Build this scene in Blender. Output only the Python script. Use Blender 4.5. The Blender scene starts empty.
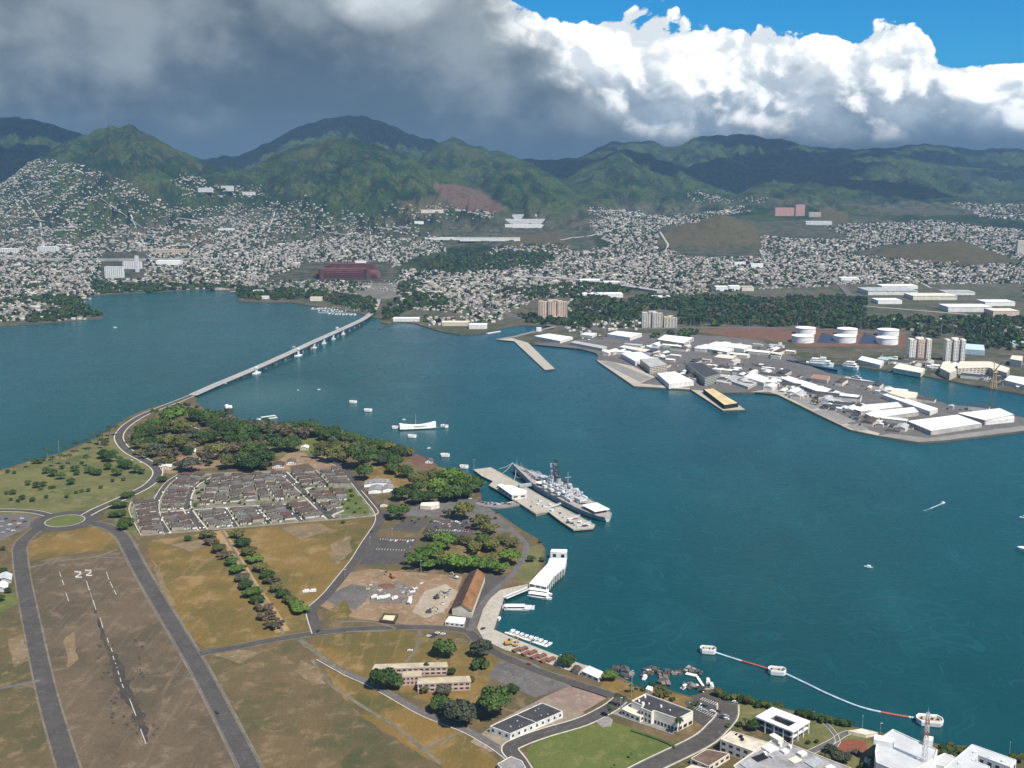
import bpy, math, random
import numpy as np
from mathutils import Vector, geometry
R = math.radians
random.seed(7)
rng = np.random.default_rng(11)
SC = bpy.context.scene
COL = SC.collection

# ---------------------------------------------------------------- camera
F, CAMZ = 1060.0, 400.0
PITCH = math.atan(214.0 / F)
cd = bpy.data.cameras.new("camera")
cd.sensor_width = 36.0
cd.lens = 36.0 * F / 1024.0
cd.clip_start = 1.0
cd.clip_end = 120000.0
cam = bpy.data.objects.new("camera", cd)
COL.objects.link(cam)
cam.location = (0, 0, CAMZ)
cam.rotation_euler = (math.pi / 2 - PITCH, 0, 0)
SC.camera = cam

# ---------------------------------------------------------------- sun, exposure
SUN_AZ, SUN_EL = R(140), R(54)
sd = bpy.data.lights.new("sun", 'SUN')
sd.energy = 5.0
sd.angle = R(0.5)
sd.color = (1.0, 0.945, 0.855)
sun = bpy.data.objects.new("sun", sd)
COL.objects.link(sun)
to_sun = Vector((math.sin(SUN_AZ) * math.cos(SUN_EL), math.cos(SUN_AZ) * math.cos(SUN_EL), math.sin(SUN_EL)))
sun.rotation_euler = (-to_sun).to_track_quat('-Z', 'Y').to_euler()
SC.view_settings.view_transform = 'Standard'
SC.view_settings.look = 'None'
SC.view_settings.exposure = 0.52
SC.view_settings.gamma = 1.0
SC.render.film_transparent = False
SC.cycles.use_denoising = True
SC.cycles.max_bounces = 6
SC.cycles.diffuse_bounces = 2
SC.cycles.glossy_bounces = 2
SC.cycles.transmission_bounces = 2
SC.cycles.transparent_max_bounces = 8
SC.cycles.volume_bounces = 1
SC.cycles.caustics_reflective = False
SC.cycles.caustics_refractive = False

# ---------------------------------------------------------------- node helper
class NT:
    def __init__(s, tree):
        s.t = tree
        s.n = tree.nodes
        s.l = tree.links
    def set(s, sock, v):
        if hasattr(v, 'node'):
            s.l.new(v, sock)
        else:
            if isinstance(v, (tuple, list)) and len(v) == 3 and sock.type == 'RGBA':
                v = (*v, 1.0)
            sock.default_value = v
    def m(s, op, a, b=None, c=None, clamp=False):
        n = s.n.new('ShaderNodeMath'); n.operation = op; n.use_clamp = clamp
        s.set(n.inputs[0], a)
        if b is not None: s.set(n.inputs[1], b)
        if c is not None: s.set(n.inputs[2], c)
        return n.outputs[0]
    def v(s, op, a, b=None, scale=None):
        n = s.n.new('ShaderNodeVectorMath'); n.operation = op
        s.set(n.inputs[0], a)
        if b is not None: s.set(n.inputs[1], b)
        if scale is not None: s.set(n.inputs['Scale'], scale)
        return n.outputs['Value'] if op in ('DOT_PRODUCT', 'LENGTH', 'DISTANCE') else n.outputs[0]
    def xyz(s, x, y, z):
        n = s.n.new('ShaderNodeCombineXYZ')
        for i, q in enumerate((x, y, z)): s.set(n.inputs[i], q)
        return n.outputs[0]
    def sep(s, v):
        n = s.n.new('ShaderNodeSeparateXYZ'); s.set(n.inputs[0], v)
        return n.outputs
    def mix(s, f, a, b, mode='MIX'):
        n = s.n.new('ShaderNodeMix'); n.data_type = 'RGBA'; n.blend_type = mode; n.clamp_factor = True
        s.set(n.inputs[0], f); s.set(n.inputs[6], a); s.set(n.inputs[7], b)
        return n.outputs[2]
    def noise(s, vec, scale, detail=4, rough=0.5, lac=2.0, dist=0.0, color=False):
        n = s.n.new('ShaderNodeTexNoise')
        if vec is not None: s.set(n.inputs['Vector'], vec)
        s.set(n.inputs['Scale'], scale); s.set(n.inputs['Detail'], detail); s.set(n.inputs['Roughness'], rough)
        s.set(n.inputs['Lacunarity'], lac); s.set(n.inputs['Distortion'], dist)
        return n.outputs['Color'] if color else n.outputs[0]
    def voro(s, vec, scale, feature='F1', detail=0.0, rough=0.5, smooth=1.0, out='Distance', rand=1.0):
        n = s.n.new('ShaderNodeTexVoronoi'); n.feature = feature
        if vec is not None: s.set(n.inputs['Vector'], vec)
        s.set(n.inputs['Scale'], scale); s.set(n.inputs['Detail'], detail); s.set(n.inputs['Roughness'], rough)
        s.set(n.inputs['Randomness'], rand)
        if feature == 'SMOOTH_F1': s.set(n.inputs['Smoothness'], smooth)
        return n.outputs[out]
    def ss(s, x, a, b, c=0.0, d=1.0):
        n = s.n.new('ShaderNodeMapRange'); n.interpolation_type = 'SMOOTHSTEP'
        s.set(n.inputs[0], x); s.set(n.inputs[1], a); s.set(n.inputs[2], b); s.set(n.inputs[3], c); s.set(n.inputs[4], d)
        return n.outputs[0]
    def lin(s, x, a, b, c=0.0, d=1.0):
        n = s.n.new('ShaderNodeMapRange')
        s.set(n.inputs[0], x); s.set(n.inputs[1], a); s.set(n.inputs[2], b); s.set(n.inputs[3], c); s.set(n.inputs[4], d)
        return n.outputs[0]
    def curve(s, x, pts, lo, hi):
        """piecewise curve y(x), x in lo..hi, y in 0..1"""
        n = s.n.new('ShaderNodeFloatCurve')
        c = n.mapping.curves[0]
        n.mapping.use_clip = False
        pts = [((px - lo) / (hi - lo), py) for px, py in pts]
        while len(c.points) < len(pts): c.points.new(0.5, 0.5)
        for p, q in zip(c.points, pts): p.location = q
        n.mapping.update()
        s.set(n.inputs[1], s.lin(x, lo, hi))
        return n.outputs[0]

# ---------------------------------------------------------------- world: sky and the bank of cloud
W = bpy.data.worlds.new("World")
SC.world = W
W.use_nodes = True
W.node_tree.nodes.clear()
k = NT(W.node_tree)
def build_world():
    sky = k.n.new('ShaderNodeTexSky'); sky.sky_type = 'NISHITA'; sky.sun_disc = False
    sky.sun_elevation = SUN_EL; sky.sun_rotation = SUN_AZ; sky.altitude = 400
    sky.air_density = 1.0; sky.dust_density = 0.2; sky.ozone_density = 3.0
    tc = k.n.new('ShaderNodeTexCoord')
    D = tc.outputs['Generated']
    x, y, z = k.sep(D)
    az = k.m('MULTIPLY', k.m('ARCTAN2', x, y), 1000.0)        # milliradians from straight ahead
    el = k.m('MULTIPLY', k.m('ARCSINE', z), 1000.0)
    P = k.xyz(k.m('MULTIPLY', az, .001), k.m('MULTIPLY', el, .00125), k.m('MULTIPLY', y, .15))
    warp = k.v('SCALE', k.v('SUBTRACT', k.noise(P, 9.0, 3, .5, color=True), (.5, .5, .5)), scale=.05)
    Pw = k.v('ADD', P, warp)
    def billow(p):
        a = k.m('SUBTRACT', 1.0, k.voro(p, 13.0, 'F1', 3.0, .5))
        b = k.noise(p, 22.0, 10, .63)
        return k.m('ADD', k.m('MULTIPLY', a, .5), k.m('MULTIPLY', b, .5))
    n0 = billow(Pw)
    n1 = billow(k.v('ADD', Pw, (.0105, .0125, .0)))
    nbig = k.noise(P, 5.0, 3, .5)
    nbig2 = k.noise(k.v('ADD', P, (3.1, 1.7, 0.)), 11.0, 6, .55)
    nmed = k.noise(k.v('ADD', P, (7.1, 4.7, 0.)), 20.0, 5, .55)
    # outline of the cloud tops over azimuth
    def A(px): return math.atan((px - 512) / F / math.cos(PITCH)) * 1000
    def E(py): return (math.atan((384 - py) / F) - PITCH) * 1000
    top = [(-3200, 60), (-1600, 120), (-800, 330), (A(200), 330), (A(400), E(-110)), (A(470), E(-50)), (A(510), E(-18)), (A(530), E(-4)), (A(550), E(2)), (A(570), E(8)), (A(600), E(14)), (A(640), E(14)), (A(690), E(8)),
           (A(715), E(16)), (A(760), E(22)), (A(800), E(34)), (A(830), E(38)), (A(850), E(30)), (A(880), E(24)), (A(900), E(33)),
           (A(915), E(52)), (A(935), E(62)), (A(955), E(66)), (A(985), E(58)), (A(1024), E(56)), (A(1150), E(60)), (900, 60), (1600, 45), (3200, 60)]
    T = k.m('MULTIPLY', k.curve(az, [(a, b / 400.0) for a, b in top], -3200, 3200), 400.0)
    nfine = k.noise(k.v('ADD', Pw, (1.3, 2.9, 0.)), 75.0, 6, .62)
    edge = k.m('ADD', k.m('MULTIPLY', k.m('SUBTRACT', n0, .385), 72.0), k.m('MULTIPLY', k.m('SUBTRACT', nfine, .5), 9.0))
    inside = k.m('SUBTRACT', k.m('ADD', T, edge), el)            # >0 inside the bank
    alpha = k.ss(inside, -.8, 2.0)
    base = 26.0
    h = k.m('DIVIDE', k.m('SUBTRACT', el, base), k.m('MAXIMUM', k.m('SUBTRACT', T, base), 20.0))
    # sunlit relief of the cumulus wall
    rel = k.m('ADD', k.m('MULTIPLY', k.m('SUBTRACT', n0, n1), 3.6), k.m('MULTIPLY', k.m('SUBTRACT', nfine, .5), .55))
    lit = k.m('ADD', k.m('ADD', k.m('MULTIPLY', k.m('SUBTRACT', h, .28), 1.9), .66), k.m('MULTIPLY', k.m('SUBTRACT', nbig2, .5), 1.5))
    lit = k.m('ADD', lit, k.m('MULTIPLY', rel, .9))
    lit = k.m('ADD', lit, k.m('MULTIPLY', k.m('SUBTRACT', n0, .5), 1.1))
    litf = k.ss(lit, .05, 1.05)
    grey = k.mix(k.ss(nmed, .3, .7), (.18, .23, .28), (.40, .45, .50))
    white = k.mix(k.ss(rel, -.25, .3), (.56, .59, .61), (.93, .925, .90))
    wall = k.mix(litf, grey, white)
    # the shaded deck
    dk = k.m('ADD', k.m('MULTIPLY', k.m('SUBTRACT', nbig, .5), 2.0), k.m('ADD', k.m('MULTIPLY', k.m('SUBTRACT', nbig2, .5), 1.6), k.m('MULTIPLY', k.m('SUBTRACT', nmed, .5), .7)))
    dk = k.m('ADD', dk, k.lin(el, 20, 150, -.14, .30))
    deck = k.mix(k.ss(dk, -.35, .55), (.048, .070, .095), (.215, .245, .262))
    # a thin bright place in the deck
    sp = k.m('ADD', k.m('POWER', k.m('DIVIDE', k.m('SUBTRACT', az, A(400)), 55.0), 2.0), k.m('POWER', k.m('DIVIDE', k.m('SUBTRACT', el, E(2)), 26.0), 2.0))
    sp = k.m('ADD', sp, k.m('MULTIPLY', k.m('SUBTRACT', nbig2, .5), 3.0))
    deck = k.mix(k.ss(sp, 1.4, -.4), deck, (.70, .73, .75))
    side = k.m('ADD', k.m('ADD', az, k.m('MULTIPLY', k.m('SUBTRACT', nbig2, .5), 150.0)), k.m('MULTIPLY', k.m('SUBTRACT', n0, .6), 70.0))
    side = k.m('ADD', side, k.m('MULTIPLY', k.m('SUBTRACT', el, 96.0), 1.25))
    cloud = k.mix(k.ss(side, A(500), A(572)), deck, wall)
    # dark base, rain hanging under it
    low = k.m('ADD', el, k.m('MULTIPLY', k.m('SUBTRACT', nmed, .5), 26.0))
    cloud = k.mix(k.ss(low, 50.0, 16.0), cloud, (.058, .092, .135))
    alpha2 = alpha
    # the blue
    skyc = k.mix(1.0, sky.outputs[0], k.mix(k.ss(el, 150.0, 600.0), (.03, .45, .74), (.95, .95, .95)), 'MULTIPLY')
    b1 = k.n.new('ShaderNodeBackground'); k.set(b1.inputs[0], skyc); b1.inputs[1].default_value = .10
    cir = k.noise(k.v('MULTIPLY', P, (3.0, 26.0, 1.0)), 1.6, 5, .55)
    b2 = k.n.new('ShaderNodeBackground'); k.set(b2.inputs[0], cloud); b2.inputs[1].default_value = 1.0
    mx = k.n.new('ShaderNodeMixShader'); k.set(mx.inputs[0], alpha2)
    k.l.new(b1.outputs[0], mx.inputs[1]); k.l.new(b2.outputs[0], mx.inputs[2])
    out = k.n.new('ShaderNodeOutputWorld'); k.l.new(mx.outputs[0], out.inputs[0])
build_world()

# ---------------------------------------------------------------- geometry helpers
SP, CP = math.sin(PITCH), math.cos(PITCH)
def ray(px, py):
    dx, dy = (px - 512.0) / F, (384.0 - py) / F
    return Vector((dx, CP + dy * SP, -SP + dy * CP))
def P(px, py, z=2.0):
    """the place at height z that the photo shows at pixel px,py"""
    d = ray(px, py)
    t = (z - CAMZ) / d.z
    return Vector((d.x * t, d.y * t, z))
def pix(X, Y, Z):
    dep = Y * CP - (Z - CAMZ) * SP
    up = Y * SP + (Z - CAMZ) * CP
    return 512 + F * X / dep, 384 - F * up / dep
def PP(pts, z=2.0): return [P(a, b, z) for a, b in pts]
def mpp(px, py, z=2.0):
    p = P(px, py, z)
    return (p.y * CP - (z - CAMZ) * SP) / F

class MB:
    """collects shapes and links them as one mesh object"""
    def __init__(s): s.v = []; s.f = []; s.mi = []; s.cur = 0; s.sm = False
    def add(s, vs, fs):
        o = len(s.v); s.v.extend([tuple(q) for q in vs]); s.f.extend([tuple(i + o for i in f) for f in fs]); s.mi.extend([s.cur] * len(fs)); return s
    def box(s, c, size, rz=0.0):
        cx, cy, cz = c; a, b, h = size[0] / 2, size[1] / 2, size[2] / 2
        co, si = math.cos(rz), math.sin(rz)
        vs = []
        for dz in (-h, h):
            for dx, dy in ((-a, -b), (a, -b), (a, b), (-a, b)):
                vs.append((cx + dx * co - dy * si, cy + dx * si + dy * co, cz + dz))
        return s.add(vs, [(3, 2, 1, 0), (4, 5, 6, 7), (0, 1, 5, 4), (1, 2, 6, 5), (2, 3, 7, 6), (3, 0, 4, 7)])
    def prism(s, poly, z0, z1, top=True, bottom=True):
        poly = ccw(poly); n = len(poly)
        vs = [(p[0], p[1], z0) for p in poly] + [(p[0], p[1], z1) for p in poly]
        fs = [(i, (i + 1) % n, n + (i + 1) % n, n + i) for i in range(n)]
        if n <= 4:
            if top: fs.append(tuple(range(n, 2 * n)))
            if bottom: fs.append(tuple(range(n - 1, -1, -1)))
        else:
            tri = geometry.tessellate_polygon([[Vector((p[0], p[1], 0)) for p in poly]])
            for t in tri:
                a, b, c = (poly[i] for i in t)
                if (b[0] - a[0]) * (c[1] - a[1]) - (b[1] - a[1]) * (c[0] - a[0]) < 0: t = (t[0], t[2], t[1])
                if top: fs.append(tuple(n + i for i in t))
                if bottom: fs.append(tuple(reversed(t)))
        return s.add(vs, fs)
    def loft(s, poly0, z0, poly1, z1, top=True):
        n = len(poly0)
        vs = [(p[0], p[1], z0) for p in poly0] + [(p[0], p[1], z1) for p in poly1]
        fs = [(i, (i + 1) % n, n + (i + 1) % n, n + i) for i in range(n)]
        if top: fs.append(tuple(range(n, 2 * n)))
        return s.add(vs, fs)
    def sheet(s, poly, z):
        poly = ccw(poly)
        tri = geometry.tessellate_polygon([[Vector((p[0], p[1], 0)) for p in poly]])
        fs = []
        for t in tri:
            a, b, c = (poly[i] for i in t)
            if (b[0] - a[0]) * (c[1] - a[1]) - (b[1] - a[1]) * (c[0] - a[0]) < 0: t = (t[0], t[2], t[1])
            fs.append(tuple(t))
        return s.add([(p[0], p[1], z) for p in poly], fs)
    def strip(s, pts, w, z, off=0.0):
        """flat ribbon along a polyline"""
        L, Rr = offset_line(pts, w, off)
        n = len(pts); zz = z if hasattr(z, '__len__') else [z] * n
        vs = [(L[i][0], L[i][1], zz[i]) for i in range(n)] + [(Rr[i][0], Rr[i][1], zz[i]) for i in range(n)]
        return s.add(vs, [(n + i, n + i + 1, i + 1, i) for i in range(n - 1)])
    def curb(s, pts, w, z0, z1, off=0.0):
        L, Rr = offset_line(pts, w, off); n = len(pts)
        a = z0 if hasattr(z0, '__len__') else [z0] * n
        b = z1 if hasattr(z1, '__len__') else [z1] * n
        vs = []
        for i in range(n):
            vs += [(L[i][0], L[i][1], a[i]), (Rr[i][0], Rr[i][1], a[i]), (Rr[i][0], Rr[i][1], b[i]), (L[i][0], L[i][1], b[i])]
        fs = [(3, 2, 1, 0)[::-1], tuple(4 * (n - 1) + q for q in (3, 2, 1, 0))]
        for i in range(n - 1):
            o = 4 * i
            for q in range(4): fs.append((o + q, o + 4 + q, o + 4 + (q + 1) % 4, o + (q + 1) % 4))
        return s.add(vs, [f[::-1] for f in fs])
    def tube(s, p0, p1, r0, r1=None, n=6, cap=True):
        p0, p1 = Vector(p0), Vector(p1); r1 = r0 if r1 is None else r1
        d = (p1 - p0)
        if d.length < 1e-6: return s
        d.normalize(); a = d.orthogonal().normalized(); b = d.cross(a)
        vs = [p0 + (a * math.cos(t) + b * math.sin(t)) * r0 for t in (2 * math.pi * i / n for i in range(n))]
        vs += [p1 + (a * math.cos(t) + b * math.sin(t)) * r1 for t in (2 * math.pi * i / n for i in range(n))]
        fs = [(i, (i + 1) % n, n + (i + 1) % n, n + i) for i in range(n)]
        if cap: fs += [tuple(range(n - 1, -1, -1)), tuple(range(n, 2 * n))]
        return s.add(vs, fs)
    def path(s, pts, r, n=6):
        for a, b in zip(pts[:-1], pts[1:]): s.tube(a, b, r, r, n)
        return s
    def gable(s, A, B, C, D, z0, z1, over=0.4):
        """ridge parallel to AB; ABCD counter-clockwise"""
        A, B, C, D = (Vector((q[0], q[1], 0)) for q in (A, B, C, D))
        ux, uy = (B - A).normalized() * over, (D - A).normalized() * over
        A, B, C, D = A - ux - uy, B + ux - uy, C + ux + uy, D - ux + uy
        m0, m1 = (A + D) / 2, (B + C) / 2
        vs = [(q.x, q.y, z0) for q in (A, B, C, D)] + [(m0.x, m0.y, z1), (m1.x, m1.y, z1)]
        return s.add(vs, [(0, 1, 5, 4), (2, 3, 4, 5), (1, 2, 5), (3, 0, 4), (3, 2, 1, 0)])
    def hip(s, A, B, C, D, z0, z1, over=0.5, inset=0.5):
        A, B, C, D = (Vector((q[0], q[1], 0)) for q in (A, B, C, D))
        ux, uy = (B - A).normalized() * over, (D - A).normalized() * over
        A, B, C, D = A - ux - uy, B + ux - uy, C + ux + uy, D - ux + uy
        m0, m1 = (A + D) / 2, (B + C) / 2
        i = (D - A).length * inset
        dm = (m1 - m0).normalized() * min(i, (m1 - m0).length * .48)
        m0, m1 = m0 + dm, m1 - dm
        vs = [(q.x, q.y, z0) for q in (A, B, C, D)] + [(m0.x, m0.y, z1), (m1.x, m1.y, z1)]
        return s.add(vs, [(0, 1, 5, 4), (2, 3, 4, 5), (1, 2, 5), (3, 0, 4), (3, 2, 1, 0)])
    def lathe(s, c, prof, n=24, a0=0.0):
        cx, cy, cz = c; vs = []; m = len(prof)
        for r, z in prof:
            for i in range(n):
                t = a0 + 2 * math.pi * i / n
                vs.append((cx + r * math.cos(t), cy + r * math.sin(t), cz + z))
        fs = [(j * n + i, j * n + (i + 1) % n, (j + 1) * n + (i + 1) % n, (j + 1) * n + i) for j in range(m - 1) for i in range(n)]
        fs.append(tuple((m - 1) * n + i for i in range(n)))
        return s.add(vs, fs)
    def build(s, name, mats, parent=None, origin=None, smooth=False):
        me = bpy.data.meshes.new(name)
        v = s.v
        if origin is not None:
            ox, oy, oz = origin; v = [(a - ox, b - oy, c - oz) for a, b, c in v]
        me.from_pydata(v, [], s.f)
        if not isinstance(mats, (list, tuple)): mats = [mats]
        for m in mats: me.materials.append(m)
        if len(mats) > 1: me.polygons.foreach_set('material_index', s.mi)
        if smooth: me.polygons.foreach_set('use_smooth', [True] * len(s.f))
        me.update()
        o = bpy.data.objects.new(name, me); COL.objects.link(o)
        if parent is not None: o.parent = parent
        elif origin is not None: o.location = origin
        return o

def ccw(poly):
    a = sum(poly[i][0] * poly[(i + 1) % len(poly)][1] - poly[(i + 1) % len(poly)][0] * poly[i][1] for i in range(len(poly)))
    return list(poly) if a > 0 else list(poly)[::-1]
def offset_line(pts, w, off=0.0):
    n = len(pts); L, Rr = [], []
    for i in range(n):
        a = Vector(pts[max(i - 1, 0)][:2]); b = Vector(pts[min(i + 1, n - 1)][:2])
        d = (b - a).normalized(); nrm = Vector((-d.y, d.x)); p = Vector(pts[i][:2]) + nrm * off
        L.append(p + nrm * w / 2); Rr.append(p - nrm * w / 2)
    return L, Rr
def smooth_line(pts, n=4):
    """Catmull-Rom through the points"""
    q = [Vector(p) for p in pts]; out = []
    for i in range(len(q) - 1):
        p0, p1, p2, p3 = q[max(i - 1, 0)], q[i], q[i + 1], q[min(i + 2, len(q) - 1)]
        for j in range(n):
            t = j / n
            out.append(.5 * ((2 * p1) + (p2 - p0) * t + (2 * p0 - 5 * p1 + 4 * p2 - p3) * t * t + (3 * p1 - p0 - 3 * p2 + p3) * t ** 3))
    out.append(q[-1]); return out

def np_mesh(name, verts, faces, mats, mi=None, parent=None):
    """faces: (n,k) int array"""
    me = bpy.data.meshes.new(name); nv, (nf, kk) = len(verts), faces.shape
    me.vertices.add(nv); me.vertices.foreach_set('co', np.asarray(verts, np.float32).ravel())
    me.loops.add(nf * kk); me.loops.foreach_set('vertex_index', faces.astype(np.int32).ravel())
    me.polygons.add(nf); me.polygons.foreach_set('loop_start', np.arange(0, nf * kk, kk, dtype=np.int32))
    if not isinstance(mats, (list, tuple)): mats = [mats]
    for m in mats: me.materials.append(m)
    if mi is not None: me.polygons.foreach_set('material_index', np.asarray(mi, np.int32))
    me.update(calc_edges=True); me.validate()
    o = bpy.data.objects.new(name, me); COL.objects.link(o)
    if parent is not None: o.parent = parent
    return o

def tag(o, label=None, cat=None, group=None, kind=None):
    if label: o['label'] = label
    if cat: o['category'] = cat
    if group: o['group'] = group
    if kind: o['kind'] = kind
    return o
def thing(name, label, cat, loc=(0, 0, 0), rz=0.0, group=None):
    o = bpy.data.objects.new(name, None); COL.objects.link(o)
    o.location = loc; o.rotation_euler = (0, 0, rz); o.empty_display_size = 1.0
    return tag(o, label, cat, group)
def dup(root, loc, rz=0.0, label=None, group=None, sc=1.0):
    """a copy of a thing with its parts and sub-parts"""
    r = root.copy(); COL.objects.link(r); r.location = loc; r.rotation_euler = (0, 0, rz)
    r.scale = (sc, sc, sc) if not hasattr(sc, '__len__') else sc
    if label: r['label'] = label
    if group: r['group'] = group
    for ch in root.children:
        c = ch.copy(); COL.objects.link(c); c.parent = r
        for g in ch.children:
            d = g.copy(); COL.objects.link(d); d.parent = c
    return r

# ---------------------------------------------------------------- materials
def new_mat(name):
    m = bpy.data.materials.new(name); m.use_nodes = True
    m.node_tree.nodes.clear(); t = NT(m.node_tree)
    b = t.n.new('ShaderNodeBsdfPrincipled'); o = t.n.new('ShaderNodeOutputMaterial'); t.l.new(b.outputs[0], o.inputs[0])
    return m, t, b
def pos(t):
    return t.n.new('ShaderNodeNewGeometry').outputs['Position']
def objco(t):
    return t.n.new('ShaderNodeTexCoord').outputs['Object']
MATS = {}
def paint(name, c, rough=.7, var=.18, scale=.25, metal=0.0, spec=.3):
    """a weathered plain surface: colour with soft stains and fine grain"""
    if name in MATS: return MATS[name]
    m, t, b = new_mat(name); p = pos(t)
    n = t.noise(p, scale, 4, .6); n2 = t.noise(p, scale * 9, 3, .6)
    d = tuple(q * (1 - var) for q in c); l = tuple(min(1, q * (1 + var * .5)) for q in c)
    cc = t.mix(t.ss(n, .35, .65), d, l); cc = t.mix(t.m('MULTIPLY', t.ss(n2, .45, .75), .35), cc, tuple(q * .75 for q in c))
    t.set(b.inputs['Base Color'], cc); b.inputs['Roughness'].default_value = rough; b.inputs['Metallic'].default_value = metal
    b.inputs['Specular IOR Level'].default_value = spec
    MATS[name] = m; return m
def ground_mat(name, cols, scale=.02, fine=.35, streak=0.0, rough=.95):
    """three ground colours mottled at several sizes"""
    m, t, b = new_mat(name); p = pos(t)
    w = t.v('ADD', p, t.v('SCALE', t.noise(p, scale * 1.5, 3, .5, color=True), scale=.5 / scale))
    n1 = t.noise(w, scale, 7, .62); n2 = t.noise(w, scale * 3.7, 6, .65); n3 = t.noise(p, fine, 5, .7)
    c = t.mix(t.ss(n1, .38, .62), cols[0], cols[1])
    c = t.mix(t.m('MULTIPLY', t.ss(n2, .5, .68), .85), c, cols[2])
    if len(cols) > 3: c = t.mix(t.ss(t.noise(w, scale * .8, 5, .6, dist=.4), .60, .70), c, cols[3])
    if streak:
        s = t.noise(t.v('MULTIPLY', p, (.18, .012, 1.)), 1.0, 4, .6)
        c = t.mix(t.m('MULTIPLY', t.ss(s, .5, .75), streak), c, cols[2])
    c = t.mix(t.ss(n3, .35, .75, .0, .55), c, t.mix(1.0, c, (.45, .45, .45), 'MULTIPLY'))
    t.set(b.inputs['Base Color'], c); b.inputs['Roughness'].default_value = rough
    b.inputs['Specular IOR Level'].default_value = .1
    MATS[name] = m; return m
# ---------------------------------------------------------------- numpy noise
_perm = rng.permutation(512)
_perm = np.concatenate([_perm, _perm, _perm])
_gr = rng.uniform(0, 2 * np.pi, 512)
def perlin(x, y):
    xi, yi = np.floor(x).astype(int), np.floor(y).astype(int)
    xf, yf = x - xi, y - yi
    u, v = xf * xf * xf * (xf * (xf * 6 - 15) + 10), yf * yf * yf * (yf * (yf * 6 - 15) + 10)
    def g(i, j, dx, dy):
        a = _gr[_perm[(_perm[i & 511] + j) & 511]]
        return np.cos(a) * dx + np.sin(a) * dy
    a = g(xi, yi, xf, yf); b = g(xi + 1, yi, xf - 1, yf); c = g(xi, yi + 1, xf, yf - 1); d = g(xi + 1, yi + 1, xf - 1, yf - 1)
    return (a + u * (b - a)) * (1 - v) + (c + u * (d - c)) * v
def fbm(x, y, o=5, ridged=False):
    s, a, tot = 0, 1.0, 0
    for i in range(o):
        n = perlin(x * 2 ** i + 17.3 * i, y * 2 ** i - 9.1 * i)
        s = s + a * ((1 - 2 * np.abs(n)) if ridged else n); tot += a; a *= .5
    return s / tot
def in_poly(px, py, poly):
    px, py = np.asarray(px), np.asarray(py); r = np.zeros(px.shape, bool); n = len(poly)
    for i in range(n):
        (x0, y0), (x1, y1) = poly[i], poly[(i + 1) % n]
        if y0 == y1: continue
        c = ((y0 > py) != (y1 > py)) & (px < (x1 - x0) * (py - y0) / (y1 - y0) + x0)
        r ^= c
    return r

# ---------------------------------------------------------------- terrain
# crest lines as (px,py) seen in the photo, the distance of the crest, the run of the front slope
RIDGES = [
    ([(-420, 165), (-250, 140), (-120, 125), (-40, 118), (0, 119), (20, 117), (45, 121), (60, 127), (85, 134), (110, 150), (140, 190)], 10500, 2600),
    ([(-60, 205), (0, 186), (30, 164), (60, 148), (80, 139), (100, 131), (115, 126), (135, 127), (160, 139), (185, 154), (210, 164), (240, 171), (270, 179), (290, 189), (320, 205)], 7300, 1500),
    ([(195, 206), (225, 188), (250, 170), (270, 158), (300, 147), (330, 140), (345, 139), (370, 143), (400, 154), (430, 168), (460, 179), (490, 194), (515, 209)], 7100, 1400),
    ([(120, 170), (170, 150), (200, 160), (240, 156), (270, 143), (300, 127), (330, 119), (355, 116), (380, 121), (400, 129), (420, 138), (440, 142), (455, 147), (490, 156), (540, 160), (580, 158), (610, 152), (640, 160)], 11000, 2600),
    ([(400, 185), (425, 153), (440, 144), (453, 138), (470, 145), (490, 151), (505, 153), (520, 160), (545, 185)], 9000, 1700),
    ([(455, 208), (480, 186), (500, 167), (515, 160), (530, 163), (550, 175), (575, 187), (600, 199), (630, 209)], 7500, 1400),
    ([(545, 200), (570, 178), (590, 164), (610, 154), (625, 150), (640, 153), (660, 160), (680, 167), (700, 177), (730, 192), (750, 200)], 8900, 1700),
    ([(520, 178), (560, 165), (590, 153), (612, 142), (625, 142), (640, 143), (652, 141), (665, 148), (680, 146), (690, 139), (710, 136), (740, 134), (770, 139), (790, 141), (800, 146), (850, 150), (880, 148), (925, 144), (955, 148),
      (975, 151), (1000, 148), (1040, 152), (1120, 145), (1250, 150), (1400, 165)], 13000, 2800),
    ([(650, 195), (690, 166), (720, 158), (745, 165), (760, 169), (800, 164), (840, 162), (870, 154), (890, 152), (920, 162), (960, 167), (1000, 171), (1040, 176), (1120, 180), (1250, 178), (1400, 190)], 10600, 1900),
    ([(720, 205), (760, 180), (800, 174), (850, 180), (900, 184), (950, 193), (1024, 199), (1120, 198), (1300, 203)], 8900, 1600),
    ([(640, 236), (670, 225), (700, 218), (722, 214), (745, 222), (775, 234)], 5600, 450),
    ([(860, 256), (890, 248), (925, 243), (955, 241), (985, 248), (1015, 258)], 4900, 380),
    ([(385, 218), (410, 205), (440, 195), (470, 190), (500, 203), (515, 216)], 6600, 700),
]
SEA_Y = 3680.0
def base_h(Y):
    s = np.maximum(0, Y - SEA_Y)
    r = 1.2 + .068 * s * (s / (s + 900.0))
    return np.where(r > 110, 110 + 55 * (1 - np.exp(-(r - 110) / 55)), r)
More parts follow.
